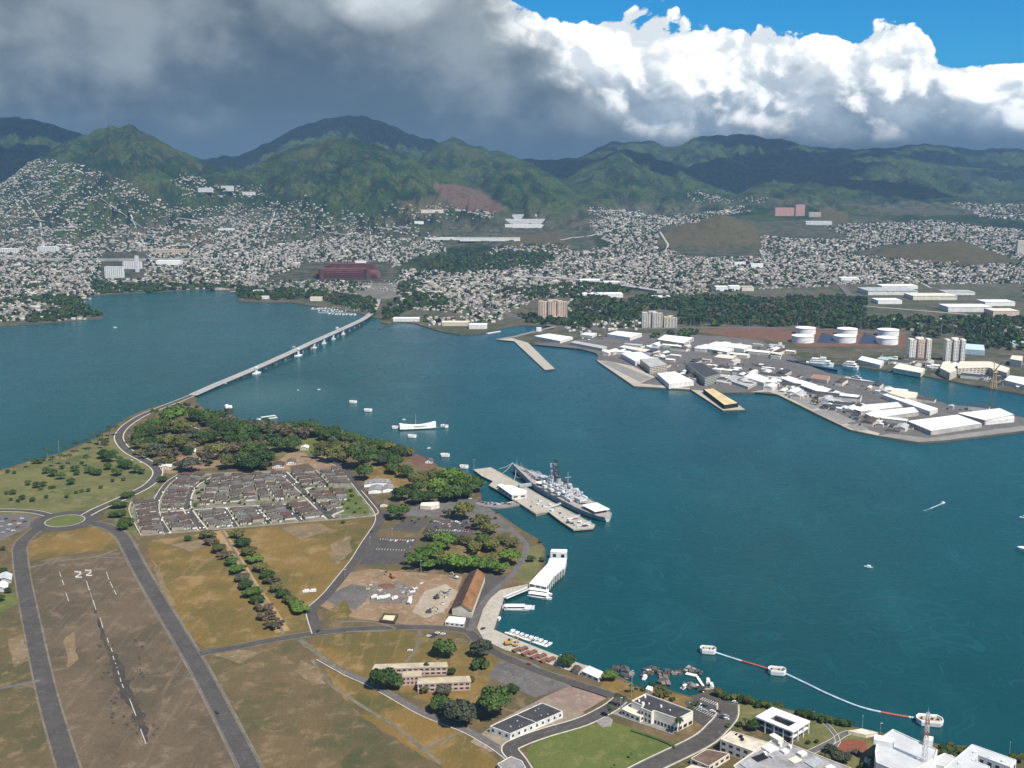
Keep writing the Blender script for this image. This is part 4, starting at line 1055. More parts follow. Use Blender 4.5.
crop(370, 620, 6.4, [('dark', 480, 172, 84, 'dark domed tree beyond the two barracks'), ('grey', 715, 180, 78, 'grey green domed tree between the barracks and the quay road'), ('shrub', 700, 270, 56), ('dark', 90, 365, 95, 'wide dark tree hiding the end of the long barracks'), ('dark', 160, 385, 66), ('dark', 520, 325, 32), ('olive', 345, 440, 36), ('grey', 475, 445, 56, 'grey green tree in front of the nearer barracks'), ('dark', 450, 535, 76, 'dark green tree just below the nearer barracks'), ('grey', 575, 590, 112, 'great grey green dome beside the lower lane'), ('dark', 790, 515, 134, 'largest dark green dome beside the long white building'), ('dark', 910, 440, 46, 'small round dark tree at the corner of the pale parking lot'), ('palm', 355, 275, 22), ('olive', 655, 380, 22), ('shrub', 640, 365, 18)], "beside the old barracks", G5)
# the double avenue in the straw field
for rowi, row in enumerate(([(208, 537), (213, 544.5), (219, 551), (225, 557), (231, 564), (236, 572), (241.5, 580), (246, 587), (252, 595), (257, 602), (263, 610), (268, 618), (274, 626)],
                            [(237, 536), (243, 545), (249, 554), (255, 562), (261, 570), (267, 577), (272, 583), (277, 590), (283, 596), (290, 602), (295, 608), (301, 613)])):
    kk = ('oliveround', 'brown', 'oliveround', 'brown', 'dark', 'green', 'grey', 'dark', 'green', 'dark', 'brown', 'brown', 'brown') if rowi == 0 else ('oliveround', 'dark', 'oliveround', 'green', 'oliveround', 'dark', 'brown', 'oliveround', 'dark', 'oliveround', 'green', 'green')
    for (x, y), kq in zip(row, kk):
        tree(kq, x, y - 3, 8.6 + random.uniform(-.8, 1.2), "in the avenue row " + ("west" if rowi == 0 else "east") + " of the straw track", "trees of the double avenue", hs=.66)
tree('dark', 188, 538, 4, "", label="small dark bush alone on the bare ground below the estate wall")
# north-west field
G6 = "young trees scattered over the pale green field"
for x, y, r in [(185, 95, 15), (160, 98, 13), (205, 88, 10), (215, 140, 17), (245, 150, 19), (282, 165, 18), (350, 130, 16), (356, 152, 12), (290, 125, 11), (415, 137, 19), (455, 148, 17), (430, 150, 12), (500, 120, 18), (545, 145, 21), (130, 197, 13), (170, 207, 16), (203, 202, 14), (190, 225, 10), (327, 190, 17), (60, 240, 13), (30, 243, 10), (105, 265, 13), (215, 262, 9), (235, 220, 9),
                (250, 218, 8), (355, 242, 8), (380, 235, 9), (410, 231, 9), (470, 217, 9), (525, 187, 9), (575, 182, 9), (150, 275, 12), (85, 280, 10), (50, 275, 8), (310, 262, 8), (400, 75, 10), (380, 105, 8), (480, 62, 24), (505, 75, 26), (530, 60, 20), (590, 112, 24), (630, 132, 22), (575, 105, 22), (490, 10, 14), (555, 85, 14), (65, 150, 8), (35, 145, 9), (660, 145, 14)]:
    tree('dark', x / 4.655, 440 + y / 4.655, r / 4.655 * 1.15, "standing in the pale green field by the lagoon", G6)
G7 = "palms along the lagoon shore of the field"
for x, y in [(105, 750), (187, 707), (203, 722), (265, 705), (297, 687), (310, 685), (342, 676), (365, 653), (388, 655), (408, 643), (408, 672), (438, 622), (436, 637), (467, 620), (207, 745), (347, 745), (395, 660), (238, 735), (280, 735), (420, 690), (350, 710), (615, 565), (700, 545)]:
    tree('palm', x / 4, 270 + y / 4, 3.4, "on the lagoon shore of the pale green field", G7)
G7b = "palms standing over the shore park trees"
for x, y in [(390, 68), (415, 62), (445, 73), (470, 90), (610, 112), (705, 155), (742, 163), (792, 188), (350, 85), (500, 120)]:
    tree('palm', 250 + x / 6.827, 410 + y / 6.827, 3.0, "rising over the shore park trees by the water", G7b)
for x, y in [(182, 158), (205, 162), (240, 185), (285, 150), (320, 145), (340, 130), (375, 112), (395, 118), (435, 108), (460, 112), (610, 155), (715, 185), (525, 128)]:
    tree('shrub', 130 + x / 7.877, 390 + y / 7.877, 2.2, "on the narrow bank where the causeway lands", "shrubs on the causeway landing")
# estate greenery
G8 = "small trees of the estate and its verge"
for x, y, r in [(585, 255, 26), (545, 298, 34), (560, 340, 32), (585, 378, 40), (525, 345, 26), (575, 400, 30), (755, 180, 24), (570, 300, 28), (610, 250, 22)]:
    tree('dark', x / 4.655, 440 + y / 4.655, r / 4.655, "on the green verge west of the housing estate", G8, hs=.7)
for i in range(150):
    x, y = [(346, 492), (352, 495), (349, 500), (356, 503), (343, 503), (360, 508), (348, 508), (365, 512), (340, 510), (355, 512), (338, 505), (351, 490)][i] if i < 12 else (random.uniform(150, 345), random.uniform(480, 522))
    if i >= 12 and x < 165: continue
    tree(('oliveround', 'shrub', 'green', 'dark')[i % 4], x, y, random.uniform(1.1, 2.2), ("in the small green park at the estate corner" if i < 12 else "in the yards between the estate houses"), "trees of the estate park" if i < 12 else "yard trees between the estate houses")
# lower shore and the buildings by it
G9 = "palms beside the white building with the dark roof"
for x, y, r in [(640, 345, 20), (668, 357, 18), (607, 395, 20), (607, 415, 14), (930, 460, 26), (985, 400, 18), (992, 385, 14), (700, 300, 14), (745, 295, 12), (720, 300, 13), (705, 620, 9), (627, 672, 9)]:
    tree('palm', 480 + x / 4.655, 620 + y / 4.655, r / 4.655, "beside the white building with the dark roof", G9)
tree('green', 611.6, 675.5, 8.6, "", label="bright green umbrella tree on the bank by the ruined pier", hs=.8)
tree('dark', 566.5, 659.8, 10, "", label="dark spreading tree at the end of the pale quay", hs=.75)
for x, y, r, kq in [(830, 340, 26, 'oliveround'), (865, 345, 24, 'olive'), (850, 315, 22, 'olive'), (800, 300, 18, 'dark'), (895, 365, 16, 'shrub'), (1010, 390, 18, 'shrub'), (760, 320, 14, 'shrub')]:
    tree(kq, 480 + x / 4.655, 620 + y / 4.655, r / 4.655, "on the bank behind the dark roofed white building", "bushes on the bank behind the white building")
G10 = "bushes of the shore hedge"
for i in range(13):
    t_ = i / 12; tree('shrub' if i % 3 else 'oliveround', 718 + 60 * t_ + random.uniform(-1, 1), 693 + 13.5 * t_ + random.uniform(-1, 1.5), random.uniform(4.2, 6), "in the shore hedge behind the car park", G10)
for i in range(11):
    t_ = i / 10; tree('shrub' if i % 3 else 'dark', 800 + 47 * t_, 713 + 11 * t_ + random.uniform(-2, 1.5), random.uniform(4, 6), "in the shore hedge behind the white pavilion", G10)
for i in range(15):
    tree(('oliveround', 'dark', 'shrub')[i % 3], 936 + 32 * random.random(), 744 + 9 * random.random(), random.uniform(3.2, 5.2), "in the thicket between the two large white buildings", "bushes between the white buildings")
for x, y, r, kq in [(753, 724, 7.5, 'dark'), (746, 718, 3.5, 'palm'), (739, 724, 3.5, 'dark'), (831, 749, 7, 'grey'), (838, 755, 8, 'grey'), (825, 757, 6, 'oliveround'), (846, 757, 7, 'grey'), (856, 752, 4, 'grey'), (870, 759, 4, 'dark'), (808, 742, 2.8, 'dark'), (817, 741, 2.6, 'dark'), (1014, 757, 6, 'dark'), (1021, 758, 6, 'oliveround'), (728, 725, 3, 'shrub'), (864, 766, 5, 'dark'), (878, 770, 5, 'palm')]:
    tree(kq, x, y, r, "in the garden between the white pavilion and the large white block", "garden trees by the white pavilion")

# ---------------------------------------------------------------- the housing estate
ROOFS = [paint("roof_grey", (.085, .072, .060), .85, .25, .4), paint("roof_brown", (.076, .055, .043), .85, .25, .4), paint("roof_blue_grey", (.125, .125, .118), .85, .2, .4), paint("roof_red_brown", (.085, .050, .040), .85, .2, .4), paint("roof_taupe", (.105, .090, .075), .85, .2, .4)]
ROOFN = ['grey', 'brown', 'pale blue grey', 'red brown', 'taupe']
HWALL = paint("house_wall_cream", (.30, .265, .21)); HWALL2 = paint("house_wall_white", (.56, .53, .47)); GLASS = paint("dark_window", (.03, .035, .04), .2, .1, .3, 0, .5); GARAGE = paint("garage_white", (.70, .69, .66))
def house_proto(ri, seed):
    g = random.Random(seed); t = thing('estate_house', 'house', 'house')
    L, D = g.uniform(13, 15.5), g.uniform(8.5, 10); hw = 3.0 if seed % 2 else 5.2
    wm = MB(); wm.box((0, 0, hw / 2), (L, D, hw)); wm.box((L * .33, -D * .62, 1.35), (L * .30, D * .45, 2.7)); wm.build('wall', [HWALL, HWALL2][seed % 2], t)
    rm = MB(); a, b = L / 2, D / 2
    rm.hip((-a, -b), (a, -b), (a, b), (-a, b), hw + .02, hw + 2.3, .55)
    x, y, p_, q_ = L * .33, -D * .62, L * .15, D * .225
    rm.gable((x - p_, y - q_), (x - p_, y + q_ + .8), (x + p_, y + q_ + .8), (x + p_, y - q_), 2.72, 4.1, .4)
    rm.build('roof', ROOFS[ri], t)
    gm = MB(); gm.box((L * .33, -D * .845 - .03, 1.1), (L * .22, .08, 2.1)); gm.build('garage_door', GARAGE, t)
    for xx in (-L * .32, -L * .08):
        w = MB(); w.box((xx, -D / 2 - .03, hw - 1.5), (1.8, .08, 1.2)); w.build('window', GLASS, t)
    dm = MB(); dm.box((L * .10, -D / 2 - .03, 1.05), (1.0, .08, 2.1)); dm.build('door', paint("door_brown", (.12, .07, .045)), t)
    return t
HP = [[house_proto(ri, ri * 2 + v) for v in (0, 1)] for ri in range(5)]
USED = set()
def house(x, y, rz, ri, where):
    v = random.randint(0, 1); p = HP[ri][v]
    lab = f"two storey {ROOFN[ri]} roofed house {where}" if v == 0 else f"low {ROOFN[ri]} roofed house {where}"
    s = random.uniform(.80, .96)
    if (ri, v) not in USED:
        USED.add((ri, v)); p.location = (x, y, 2.05); p.rotation_euler = (0, 0, rz); p['label'] = lab; p['group'] = "houses of the walled estate"; p.scale = (s, s, s)
    else: dup(p, (x, y, 2.05), rz, lab, "houses of the walled estate", s)
def block(TL, TR, BR, BL, cols, rows, where, tilt=0.0):
    a, b, c, d = (P(*q, 2.0) for q in (TL, TR, BR, BL))
    for i in range(rows):
        for j in range(cols):
            u, v = (j + .5) / cols, (i + .5) / rows
            q = a.lerp(b, u).lerp(d.lerp(c, u), v)
            e = (b - a).lerp(c - d, v); rz = math.atan2(e.y, e.x) + random.uniform(-.05, .05)
            ri = random.choices(range(5), (4, 5, 1.2, 1.6, 3.5))[0]
            house(q.x + random.uniform(-1, 1), q.y + random.uniform(-1, 1), rz + (math.pi if random.random() < .25 else 0), ri, where)
block((133.5, 500.5), (153, 499), (163.5, 533), (142.5, 534), 2, 9, "by the curved west wall of the estate")
block((182, 475.5), (206, 476.5), (194.5, 487), (171, 487), 2, 4, "at the top of the curved estate street")
block((169.5, 488), (187.5, 489), (184, 509), (160, 510.5), 2, 6, "beside the curved estate street")
block((161, 515), (184, 513), (198, 528.5), (172, 532), 2, 5, "in the block below the curved estate street")
block((214, 477), (280, 474), (303, 498), (196, 506), 7, 8, "in the middle block of the estate")
block((197.5, 512), (223, 510), (233, 526), (209, 528), 2, 5, "in the first block above the straw field")
block((229, 509.5), (252, 508), (264.5, 522), (240, 525.5), 2, 5, "in the second block above the straw field")
block((259.5, 507.5), (282.5, 506), (297, 519.5), (272, 522.5), 2, 5, "in the third block above the straw field")
block((288, 505.5), (304, 503), (325, 516.5), (305, 519), 2, 5, "beside the main estate avenue near its gate")
block((290, 473.5), (312.5, 471), (327, 487), (305.5, 490.5), 2, 5, "in the block by the sports court")
block((318, 470.5), (342, 468), (352, 487), (331, 486.5), 2, 5, "in the corner block by the park road")
block((309, 494), (344, 491), (347, 500), (317, 503), 3, 3, "beside the small green estate park")
block((318, 504), (338, 502), (340, 513), (333, 517), 2, 3, "near the avenue gate beside the estate park")
for ri in range(5):
    for v in (0, 1):
        if (ri, v) not in USED:
            for ch in list(HP[ri][v].children): bpy.data.objects.remove(ch)
            bpy.data.objects.remove(HP[ri][v])
# ---------------------------------------------------------------- the battleship at its pier
WHITE = paint("white_paint", (.74, .73, .70), .6, .10, .15); WHITE2 = paint("weathered_white", (.64, .62, .57), .7, .2, .2)
SHIPG = paint("ship_grey", (.40, .41, .41), .55, .2, .12); SHIPL = paint("ship_light_grey", (.52, .53, .53), .55, .2, .2); SHIPD = paint("ship_dark", (.055, .058, .062), .6)
TEAK = paint("teak_deck", (.30, .27, .235), .85, .2, .15); BLACK = paint("black_parts_and_opening_shade", (.012, .012, .013), .9); AWN = paint("awning_white", (.78, .76, .72), .8, .06)  # black of wheels and fittings, also painted shade of the open pier shed
STEEL = paint("galvanised_steel", (.34, .35, .36), .5, .2, .5); TARROOF = paint("tar_roof", (.048, .047, .050), .9, .3, .12); TANROOF = paint("tan_gravel_roof", (.40, .34, .235), .9, .2, .12)
CREAMW = paint("cream_wall", (.62, .56, .45), .75, .15, .15); RUST_LIT = paint("sunlit_rusty_roof", (.205, .100, .040), .85, .35, .10); RUST_SHADE = paint("shaded_rusty_roof", (.075, .042, .030), .85, .3, .10)
TIMBER = paint("dark_pile_timber", (.040, .032, .026), .9)
def build_ship():
    bow, stern = P(512.8, 463.5, 12), P(608, 516.5, 6.5)
    c = (bow + stern) / 2; d = (bow - stern).xy; Ls = d.length; an = math.atan2(d.y, d.x); k_ = Ls / 271.0
    t = thing("battleship", "grey museum battleship with tall mast tower and gun turrets moored at the pier", "battleship", (c.x, c.y, 0), an)
    t.scale = (k_, 1.0, 1.0)
    S = [(-135.5, 5, 6.6, 2), (-128, 9.5, 6.6, 6), (-112, 12.5, 6.7, 10), (-85, 15.3, 6.9, 14), (-45, 16.5, 7.2, 16.2), (0, 16.5, 7.6, 16.2), (32, 15.8, 8.2, 15), (55, 13, 8.8, 11.5), (75, 9.6, 9.4, 7.6), (95, 6.6, 10.2, 4.4), (114, 4.0, 11.1, 2.1), (128, 1.9, 11.9, .7), (135.5, .35, 12.4, .2)]
    hb = MB(); n = len(S); vs = []
    for x, b, z, w in S: vs += [(x, b, z), (x, w, .1), (x, w * .9, -3), (x, -w * .9, -3), (x, -w, .1), (x, -b, z)]
    fs = []
    for i in range(n - 1):
        for j in range(5): fs.append((6 * i + j, 6 * i + 6 + j, 6 * i + 7 + j, 6 * i + 1 + j))
    fs += [(0, 1, 2, 3, 4, 5), tuple(6 * (n - 1) + q for q in (5, 4, 3, 2, 1, 0))]
    hb.add(vs, fs); hb.build("hull", SHIPG, t)
    db = MB(); vs = []
    for x, b, z, w in S: vs += [(x, b * .985, z - .25), (x, -b * .985, z - .25)]
    db.add(vs, [(2 * i, 2 * i + 2, 2 * i + 3, 2 * i + 1) for i in range(n - 1)])
    for s in (0, 1): pass
    db.build("deck", TEAK, t)
    wl = MB(); vs = []
    for x, b, z, w in S: vs += [(x, w + .12 + (b - w) * .07, .9), (x, w + .12, -.2), (x, -w - .12, -.2), (x, -w - .12 - (b - w) * .07, .9)]
    fs = []
    for i in range(n - 1): fs += [(4 * i, 4 * i + 4, 4 * i + 5, 4 * i + 1), (4 * i + 2, 4 * i + 6, 4 * i + 7, 4 * i + 3)]
    wl.add(vs, fs); wl.build("waterline_band", SHIPD, t)
    def turret(x, z, fwd, elev):
        s = 1 if fwd else -1
        o = bpy.data.objects.new("gun_turret", None)
        mb = MB(); mb.lathe((x, 0, z - 2.2), [(6.2, 0), (6.2, 2.4)], 20)
        p0 = [(x - s * 9, -5.6), (x - s * 9, 5.6), (x + s * 6.5, 5.0), (x + s * 8.2, 2.2), (x + s * 8.2, -2.2), (x + s * 6.5, -5.0)]
        p1 = [(x - s * 8.6, -5.2), (x - s * 8.6, 5.2), (x + s * 4.2, 4.4), (x + s * 5.2, 2.0), (x + s * 5.2, -2.0), (x + s * 4.2, -4.4)]
        p0, p1 = (p0, p1) if s < 0 else (p0[::-1], p1[::-1])
        mb.loft(p0, z + .2, p1, z + 3.4)
        tt = mb.build("gun_turret", SHIPG, t)
        for y in (-2.9, 0, 2.9):
            g = MB(); g.tube((x + s * 6, y, z + 1.7), (x + s * 21, y, z + 1.7 + elev), .62, .34, 8); g.build("gun_barrel", SHIPL, tt)
    turret(60, 9.6, True, 3.4); turret(40, 12.4, True, 3.4); turret(-68, 8.6, False, .8)
    # superstructure in tiers
    def tier(x0, x1, w, z0, z1, m=SHIPG, cut=.8, name="superstructure"):
        mb = MB(); mb.prism([(x0, -w), (x1 - w * cut, -w), (x1, -w * .4), (x1, w * .4), (x1 - w * cut, w), (x0, w)], z0, z1); return mb.build(name, m, t)
    tier(-46, 28, 11.5, 7.3, 10.6); tier(-40, 24, 9.0, 10.6, 13.4, SHIPL); tier(-36, 20, 6.8, 13.4, 16.2); tier(2, 19, 5.6, 16.2, 20.0, SHIPL); tier(3, 16, 4.2, 20.0, 24.0); tier(-34, -24, 4.2, 16.2, 19.5, SHIPL)
    mb = MB(); mb.lathe((10, 0, 24), [(4.0, 0), (3.4, 5), (4.4, 5.4), (4.4, 7.4), (2.8, 7.6), (2.8, 10.5), (5.0, 10.8), (5.0, 12.6), (1.6, 13)], 14); mb.build("mast_tower", SHIPL, t)
    mb = MB(); mb.box((10, 0, 38.4), (2.4, 9.5, 1.7)); mb.build("range_finder", SHIPG, t)
    for x, z in ((-4, 25.5), (-25, 24.5)):
        mb = MB(); n_ = 16
        a = [(x + 4.6 * math.cos(2 * math.pi * i / n_), 3.3 * math.sin(2 * math.pi * i / n_)) for i in range(n_)]
        mb.loft([(p, q) for p, q in a], 16.0, [(x - .8 + (p - x) * .9, q * .9) for p, q in a], z); f = mb.build("funnel", SHIPG, t)
        mb = MB(); mb.loft([(x - .8 + (p - x) * .96, q * .96) for p, q in a], z - 1.6, [(x - .8 + (p - x) * .96, q * .96) for p, q in a], z + .25); mb.build("funnel_cap", SHIPD, f)
    # dark lattice mast abaft the tower
    mb = MB()
    for sx, sy in ((-1, -1), (1, -1), (1, 1), (-1, 1)): mb.tube((.5 + 2.2 * sx, 2.2 * sy, 22), (.5 + .9 * sx, .9 * sy, 46), .34, .28, 5)
    for i in range(8):
        z = 24 + i * 3; w = 2.2 - 1.3 * (z - 22) / 24
        for sx, sy, ex, ey in ((-1, -1, 1, 1), (1, -1, -1, 1)): mb.tube((.5 + w * sx, w * sy, z), (.5 + w * .9 * ex, w * .9 * ey, z + 2.6), .2, .2, 4)
        mb.box((.5, 0, z), (2 * w, 2 * w, .2))
    mb.box((.5, 0, 42), (1.2, 13, .7)); mb.box((.5, 0, 36), (1.0, 10, .6)); mb.box((.5, 0, 45.5), (4.5, 4.5, 1.4)); mb.tube((.5, 0, 46), (.5, 0, 57), .25, .1, 5)
    mb.build("lattice_mast", SHIPD, t)
    mb = MB(); mb.tube((-31, 0, 19), (-31, 0, 37), .55, .25, 6); mb.box((-31, 0, 30), (.7, 9, .5)); mb.lathe((-36, 0, 19.5), [(3, 0), (3, 3), (1.5, 4)], 12); mb.build("aft_mast", SHIPG, t)
    for s in (-1, 1):
        for x in (-30, -12, 8):
            mb = MB(); mb.box((x, s * 13.2, 11.0), (5.6, 4.6, 3.2)); g = mb.build("secondary_mount", SHIPL, t)
            for y in (-.7, .7):
                b = MB(); b.tube((x + 2.5, s * 13.4 + y, 11.4), (x + 7.0, s * 13.8 + y, 13.2), .22, .16, 5); b.build("gun_barrel", SHIPG, g)
        for x in (-38, -21, -2, 17):
            mb = MB(); mb.lathe((x, s * 9.8, 13.3), [(1.6, 0), (1.6, 2.2), (.9, 3.4)], 10); mb.build("radar_mount", WHITE if x in (-38, 17) else SHIPL, t)
        mb = MB(); mb.box((-55, s * 11, 9.2), (12, 3, 2.6)); mb.box((-7, s * 12.5, 10.4), (9, 2.4, 2.0)); mb.build("boat_deck_house", SHIPL, t)
        # rails
        mb = MB()
        for i in range(n - 1):
            (x0, b0, z0, _), (x1, b1, z1, _) = S[i], S[i + 1]
            mb.tube((x0, s * b0 * .98, z0 + 1.1), (x1, s * b1 * .98, z1 + 1.1), .09, .09, 4)
            for q in range(4):
                f = q / 4; mb.tube((x0 + (x1 - x0) * f, s * (b0 + (b1 - b0) * f) * .98, z0 + (z1 - z0) * f), (x0 + (x1 - x0) * f, s * (b0 + (b1 - b0) * f) * .98, z0 + (z1 - z0) * f + 1.1), .08, .08, 4)
        mb.build("guard_rail", SHIPL, t)
    mb = MB(); mb.box((-105, 0, 10.2), (33, 21, .5)); mb.build("stern_awning", AWN, t)
    mb = MB()
    for x in (-121, -105, -89):
        for y in (-9.5, 9.5): mb.tube((x, y, 6.6), (x, y, 10), .15, .15, 5)
    mb.build("awning_post", STEEL, t)
    mb = MB(); mb.hip((23, 3), (34, 3), (34, 14), (23, 14), 11.4, 13.4, .3); mb.build("side_awning", AWN, t)
    mb = MB(); mb.tube((122, 0, 11.5), (122, 0, 23), .2, .1, 5); mb.tube((-133.5, 0, 6.6), (-133.5, 0, 17), .18, .1, 5); mb.tube((100, 0, 10), (110, 0, 19), .16, .1, 5); mb.build("flagstaff", WHITE2, t)
    mb = MB()
    r_ = random.Random(5)
    for i in range(95):
        x = r_.uniform(-54, 30); s = r_.choice((-1, 1)); y = s * r_.uniform(3, 12)
        z = 7.4 if abs(y) > 11.5 else (10.6 if abs(y) > 9 else (13.4 if abs(y) > 6.8 else 16.2))
        mb.box((x, y, z + .8), (r_.uniform(1, 3.4), r_.uniform(.8, 2.2), r_.uniform(1, 2.6)), r_.uniform(0, 3))
    mb.build("deck_fittings", SHIPL, t)
    mb = MB()
    for x in (70, 78, 86, 94): mb.box((x, 1.2, 9.9 + (x - 70) * .03), (1.6, 1.4, 1.2)); mb.box((x, -1.2, 9.9 + (x - 70) * .03), (1.6, 1.4, 1.2))
    for y in (-2.2, 2.2): mb.box((100, y, 10.5), (24, .5, .35))
    mb.build("anchor_gear", SHIPD, t)
    return t
SHIP = build_ship()
PIERTOP = [(473, 469.4), (490, 467.3), (515, 481), (545, 498.5), (570, 512), (595, 525.3), (593, 528), (573.5, 529.6), (560.8, 521.3), (548, 511.5), (535.7, 513.4), (519, 503), (510.5, 497.2), (488.8, 485.2), (493, 481.2), (481.7, 475.8)]
def build_pier():
    q = PP(PIERTOP, 3.2); o = q[0]
    t = thing("battleship_pier", "long pale concrete pier with notched edge alongside the battleship", "pier", (o.x, o.y, 0))
    loc = [(p.x - o.x, p.y - o.y) for p in q]
    mb = MB(); mb.prism(loc, 1.6, 3.2); mb.build("deck", MATS["pale_concrete"], t)
    mb = MB(); cx = sum(p[0] for p in loc) / len(loc); cy = sum(p[1] for p in loc) / len(loc)
    for i in range(len(loc)):
        a, b = Vector(loc[i]), Vector(loc[(i + 1) % len(loc)]); m = int((b - a).length / 6)
        for j in range(m):
            p = a.lerp(b, (j + .5) / max(m, 1)); p = p + (Vector((cx, cy)) - p).normalized() * 1.2
            mb.tube((p.x, p.y, -2), (p.x, p.y, 1.6), .45, .45, 6)
    mb.build("pile", TIMBER, t)
    mb = MB(); d = Vector(loc[5]) - Vector(loc[1])
    mb.curb([Vector((*loc[i], 0)) for i in (1, 2, 3, 4, 5)], .6, 3.2, 3.7, .5); mb.build("edge_beam", KERB, t)
    q = PP([(518, 501), (553, 509), (548.5, 510.5), (536, 512.5)], 3.3)
build_pier()
def flat_boxes(name, label, cat, quads, z0, z1, mats, pname=("wall",), origin=None):
    pass
def roof_building(name, label, px, h, wall, roof, gz=2.0, parapet=.5, over=0.0, windows=0, wmat=None, storeys=1, cat="building", group=None, doors=0, wedge=None, band=False, winfrac=.55, sides=None, parts=True):
    """flat roofed block given by its roof corners in the photo at height gz+h; walls, roof, parapet and window parts"""
    q = ccw([tuple(P(a, b, gz + h).xy) for a, b in px]); o = (sum(p[0] for p in q) / len(q), sum(p[1] for p in q) / len(q))
    t = thing(name, label, cat, (o[0], o[1], gz), 0, group)
    loc = [Vector((p[0] - o[0], p[1] - o[1])) for p in q]; n = len(loc)
    mb = MB(); mb.prism(loc, -.3, h - .02, top=False); 
    mb.build("wall", wall, t)
    mb = MB(); mb.sheet(loc, h - .01); mb.build("roof", roof, t)
    if parapet:
        mb = MB()
        for i in range(n):
            a, b = loc[i], loc[(i + 1) % n]; d = (b - a).normalized(); m = Vector((-d.y, d.x))
            mb.prism([a - d * .0, b, b + m * .5, a + m * .5], h - .3, h + parapet)
        mb.build("parapet", wall, t)
    if windows:
        wmat = wmat or GLASS; sh = h / storeys; wins = []
        for i in range(n):
            a, b = loc[i], loc[(i + 1) % n]; L = (b - a).length; d = (b - a).normalized(); nr = Vector((d.y, -d.x))
            wp = (o[0] + (a.x + b.x) / 2, o[1] + (a.y + b.y) / 2)
            if nr.y > .25: continue      # faces turned to the hills are not seen
            m = max(1, int(L / windows))
            for s in range(storeys):
                for j in range(m):
                    c = a + d * (L * (j + .5) / m) + nr * .03; w = L / m * winfrac
                    wins.append((c, d, w, s * sh + sh * .38, s * sh + sh * .78))
        if band or len(wins) > 60:
            for i in range(n):
                a, b = loc[i], loc[(i + 1) % n]; d = (b - a).normalized(); nr = Vector((d.y, -d.x))
                if nr.y > .25: continue
                for s in range(storeys):
                    mb = MB(); m = max(1, int((b - a).length / windows)); L = (b - a).length
                    for j in range(m):
                        c = a + d * (L * (j + .5) / m) + nr * .04; w = L / m * winfrac
                        mb.box((c.x, c.y, s * sh + sh * .58), (w, .1, sh * .40), math.atan2(d.y, d.x))
                    mb.build("window_pane_band", wmat, t)
        else:
            for c, d, w, z0, z1 in wins:
                mb = MB(); mb.box((c.x, c.y, (z0 + z1) / 2), (w, .1, z1 - z0), math.atan2(d.y, d.x)); mb.build("window", wmat, t)
    return t, loc
def roof_units(t, loc, n, h, mat, seed, lo=1.0, hi=3.2, name="roof_unit"):
    r_ = random.Random(seed)
    if len(loc) == 4: a, b, c, d = loc
    else: a, b, c, d = loc[0], loc[1], loc[2], loc[3]
    for i in range(n):
        u, v = r_.uniform(.12, .88), r_.uniform(.15, .85); q = a.lerp(b, u).lerp(d.lerp(c, u), v)
        mb = MB(); s = r_.uniform(lo, hi); mb.box((q.x, q.y, h + s * .25), (s, s * r_.uniform(.6, 1.4), s * .6), math.atan2((b - a).y, (b - a).x)); mb.build(name, mat, t)

# pier buildings
t, l = roof_building("pier_visitor_building", "white flat roofed building in the middle of the battleship pier", [(498.5, 486), (511, 485.4), (527, 490.6), (526.5, 494.2), (512, 495.6)], 5.0, WHITE2, WHITE, 3.2, .4, windows=9)
t, l = roof_building("pier_tent", "small white tent roof beside the visitor building on the pier", [(497, 485), (502, 483.8), (507, 486.5), (502, 488)], 3.6, WHITE2, AWN, 3.2, 0)
t, l = roof_building("floating_landing", "pale low landing stage joined to the notch of the pier", [(519.5, 504), (535, 509.5), (552.5, 508.5), (548.5, 511.6), (536, 514.6)], 2.4, MATS["grey_concrete"], MATS["grey_concrete"], 0.0, 0, cat="landing")
q = smooth_line(PP([(478, 502.5), (492, 505.5), (505, 505), (517, 503)], 2.4), 3)
mb = MB(); mb.curb(q, 12, .2, 2.4); t = thing("pier_causeway", "short causeway carrying cars from the island to the pier", "causeway", (q[0].x, q[0].y, 0))
mb.v = [(a - q[0].x, b - q[0].y, c) for a, b, c in mb.v]; mb.build("deck", CONCRETE_GREY, t)
mb = MB(); mb.curb(q, .5, 2.4, 3.3, 5.5); mb.v = [(a - q[0].x, b - q[0].y, c) for a, b, c in mb.v]; mb.build("parapet", KERB, t)
for i, (a, b, w) in enumerate([(529, 484, 4), (556, 505, 3), (575, 517, 3), (586, 523.5, 3)]):
    p, q = P(a - 8, b + 3.2, 3.2), P(a + 5, b - 1.5, 7.5)
    mb = MB(); d = (q - p); L = d.length
    for s in (-1.1, 1.1):
        n_ = Vector((-d.y, d.x, 0)).normalized() * s; mb.tube(p + n_ + Vector((0, 0, .2)), q + n_ + Vector((0, 0, .2)), .3, .3, 4); mb.tube(p + n_ + Vector((0, 0, 1.5)), q + n_ + Vector((0, 0, 1.5)), .15, .15, 4)
    n_ = Vector((-d.y, d.x, 0)).normalized(); mb.add([p - n_ * 1.1, q - n_ * 1.1, q + n_ * 1.1, p + n_ * 1.1], [(0, 1, 2, 3)])
    if i == 0:
        mb.box(((p.x + q.x) / 2, (p.y + q.y) / 2, 5.4), (L * 1.3, 5.2, 3.0), math.atan2(d.y, d.x))
    tag(mb.build("gangway", SHIPL if i else paint("gangway_grey", (.33, .35, .37)), origin=tuple(p)), ["covered grey boarding ramp from the pier up to the bow half of the battleship", "open gangway to the battleship beside the middle of the pier", "open gangway to the battleship's after deck", "open gangway nearest the battleship's white stern awning"][i], "gangway")
r_ = random.Random(9)
PIERV = []
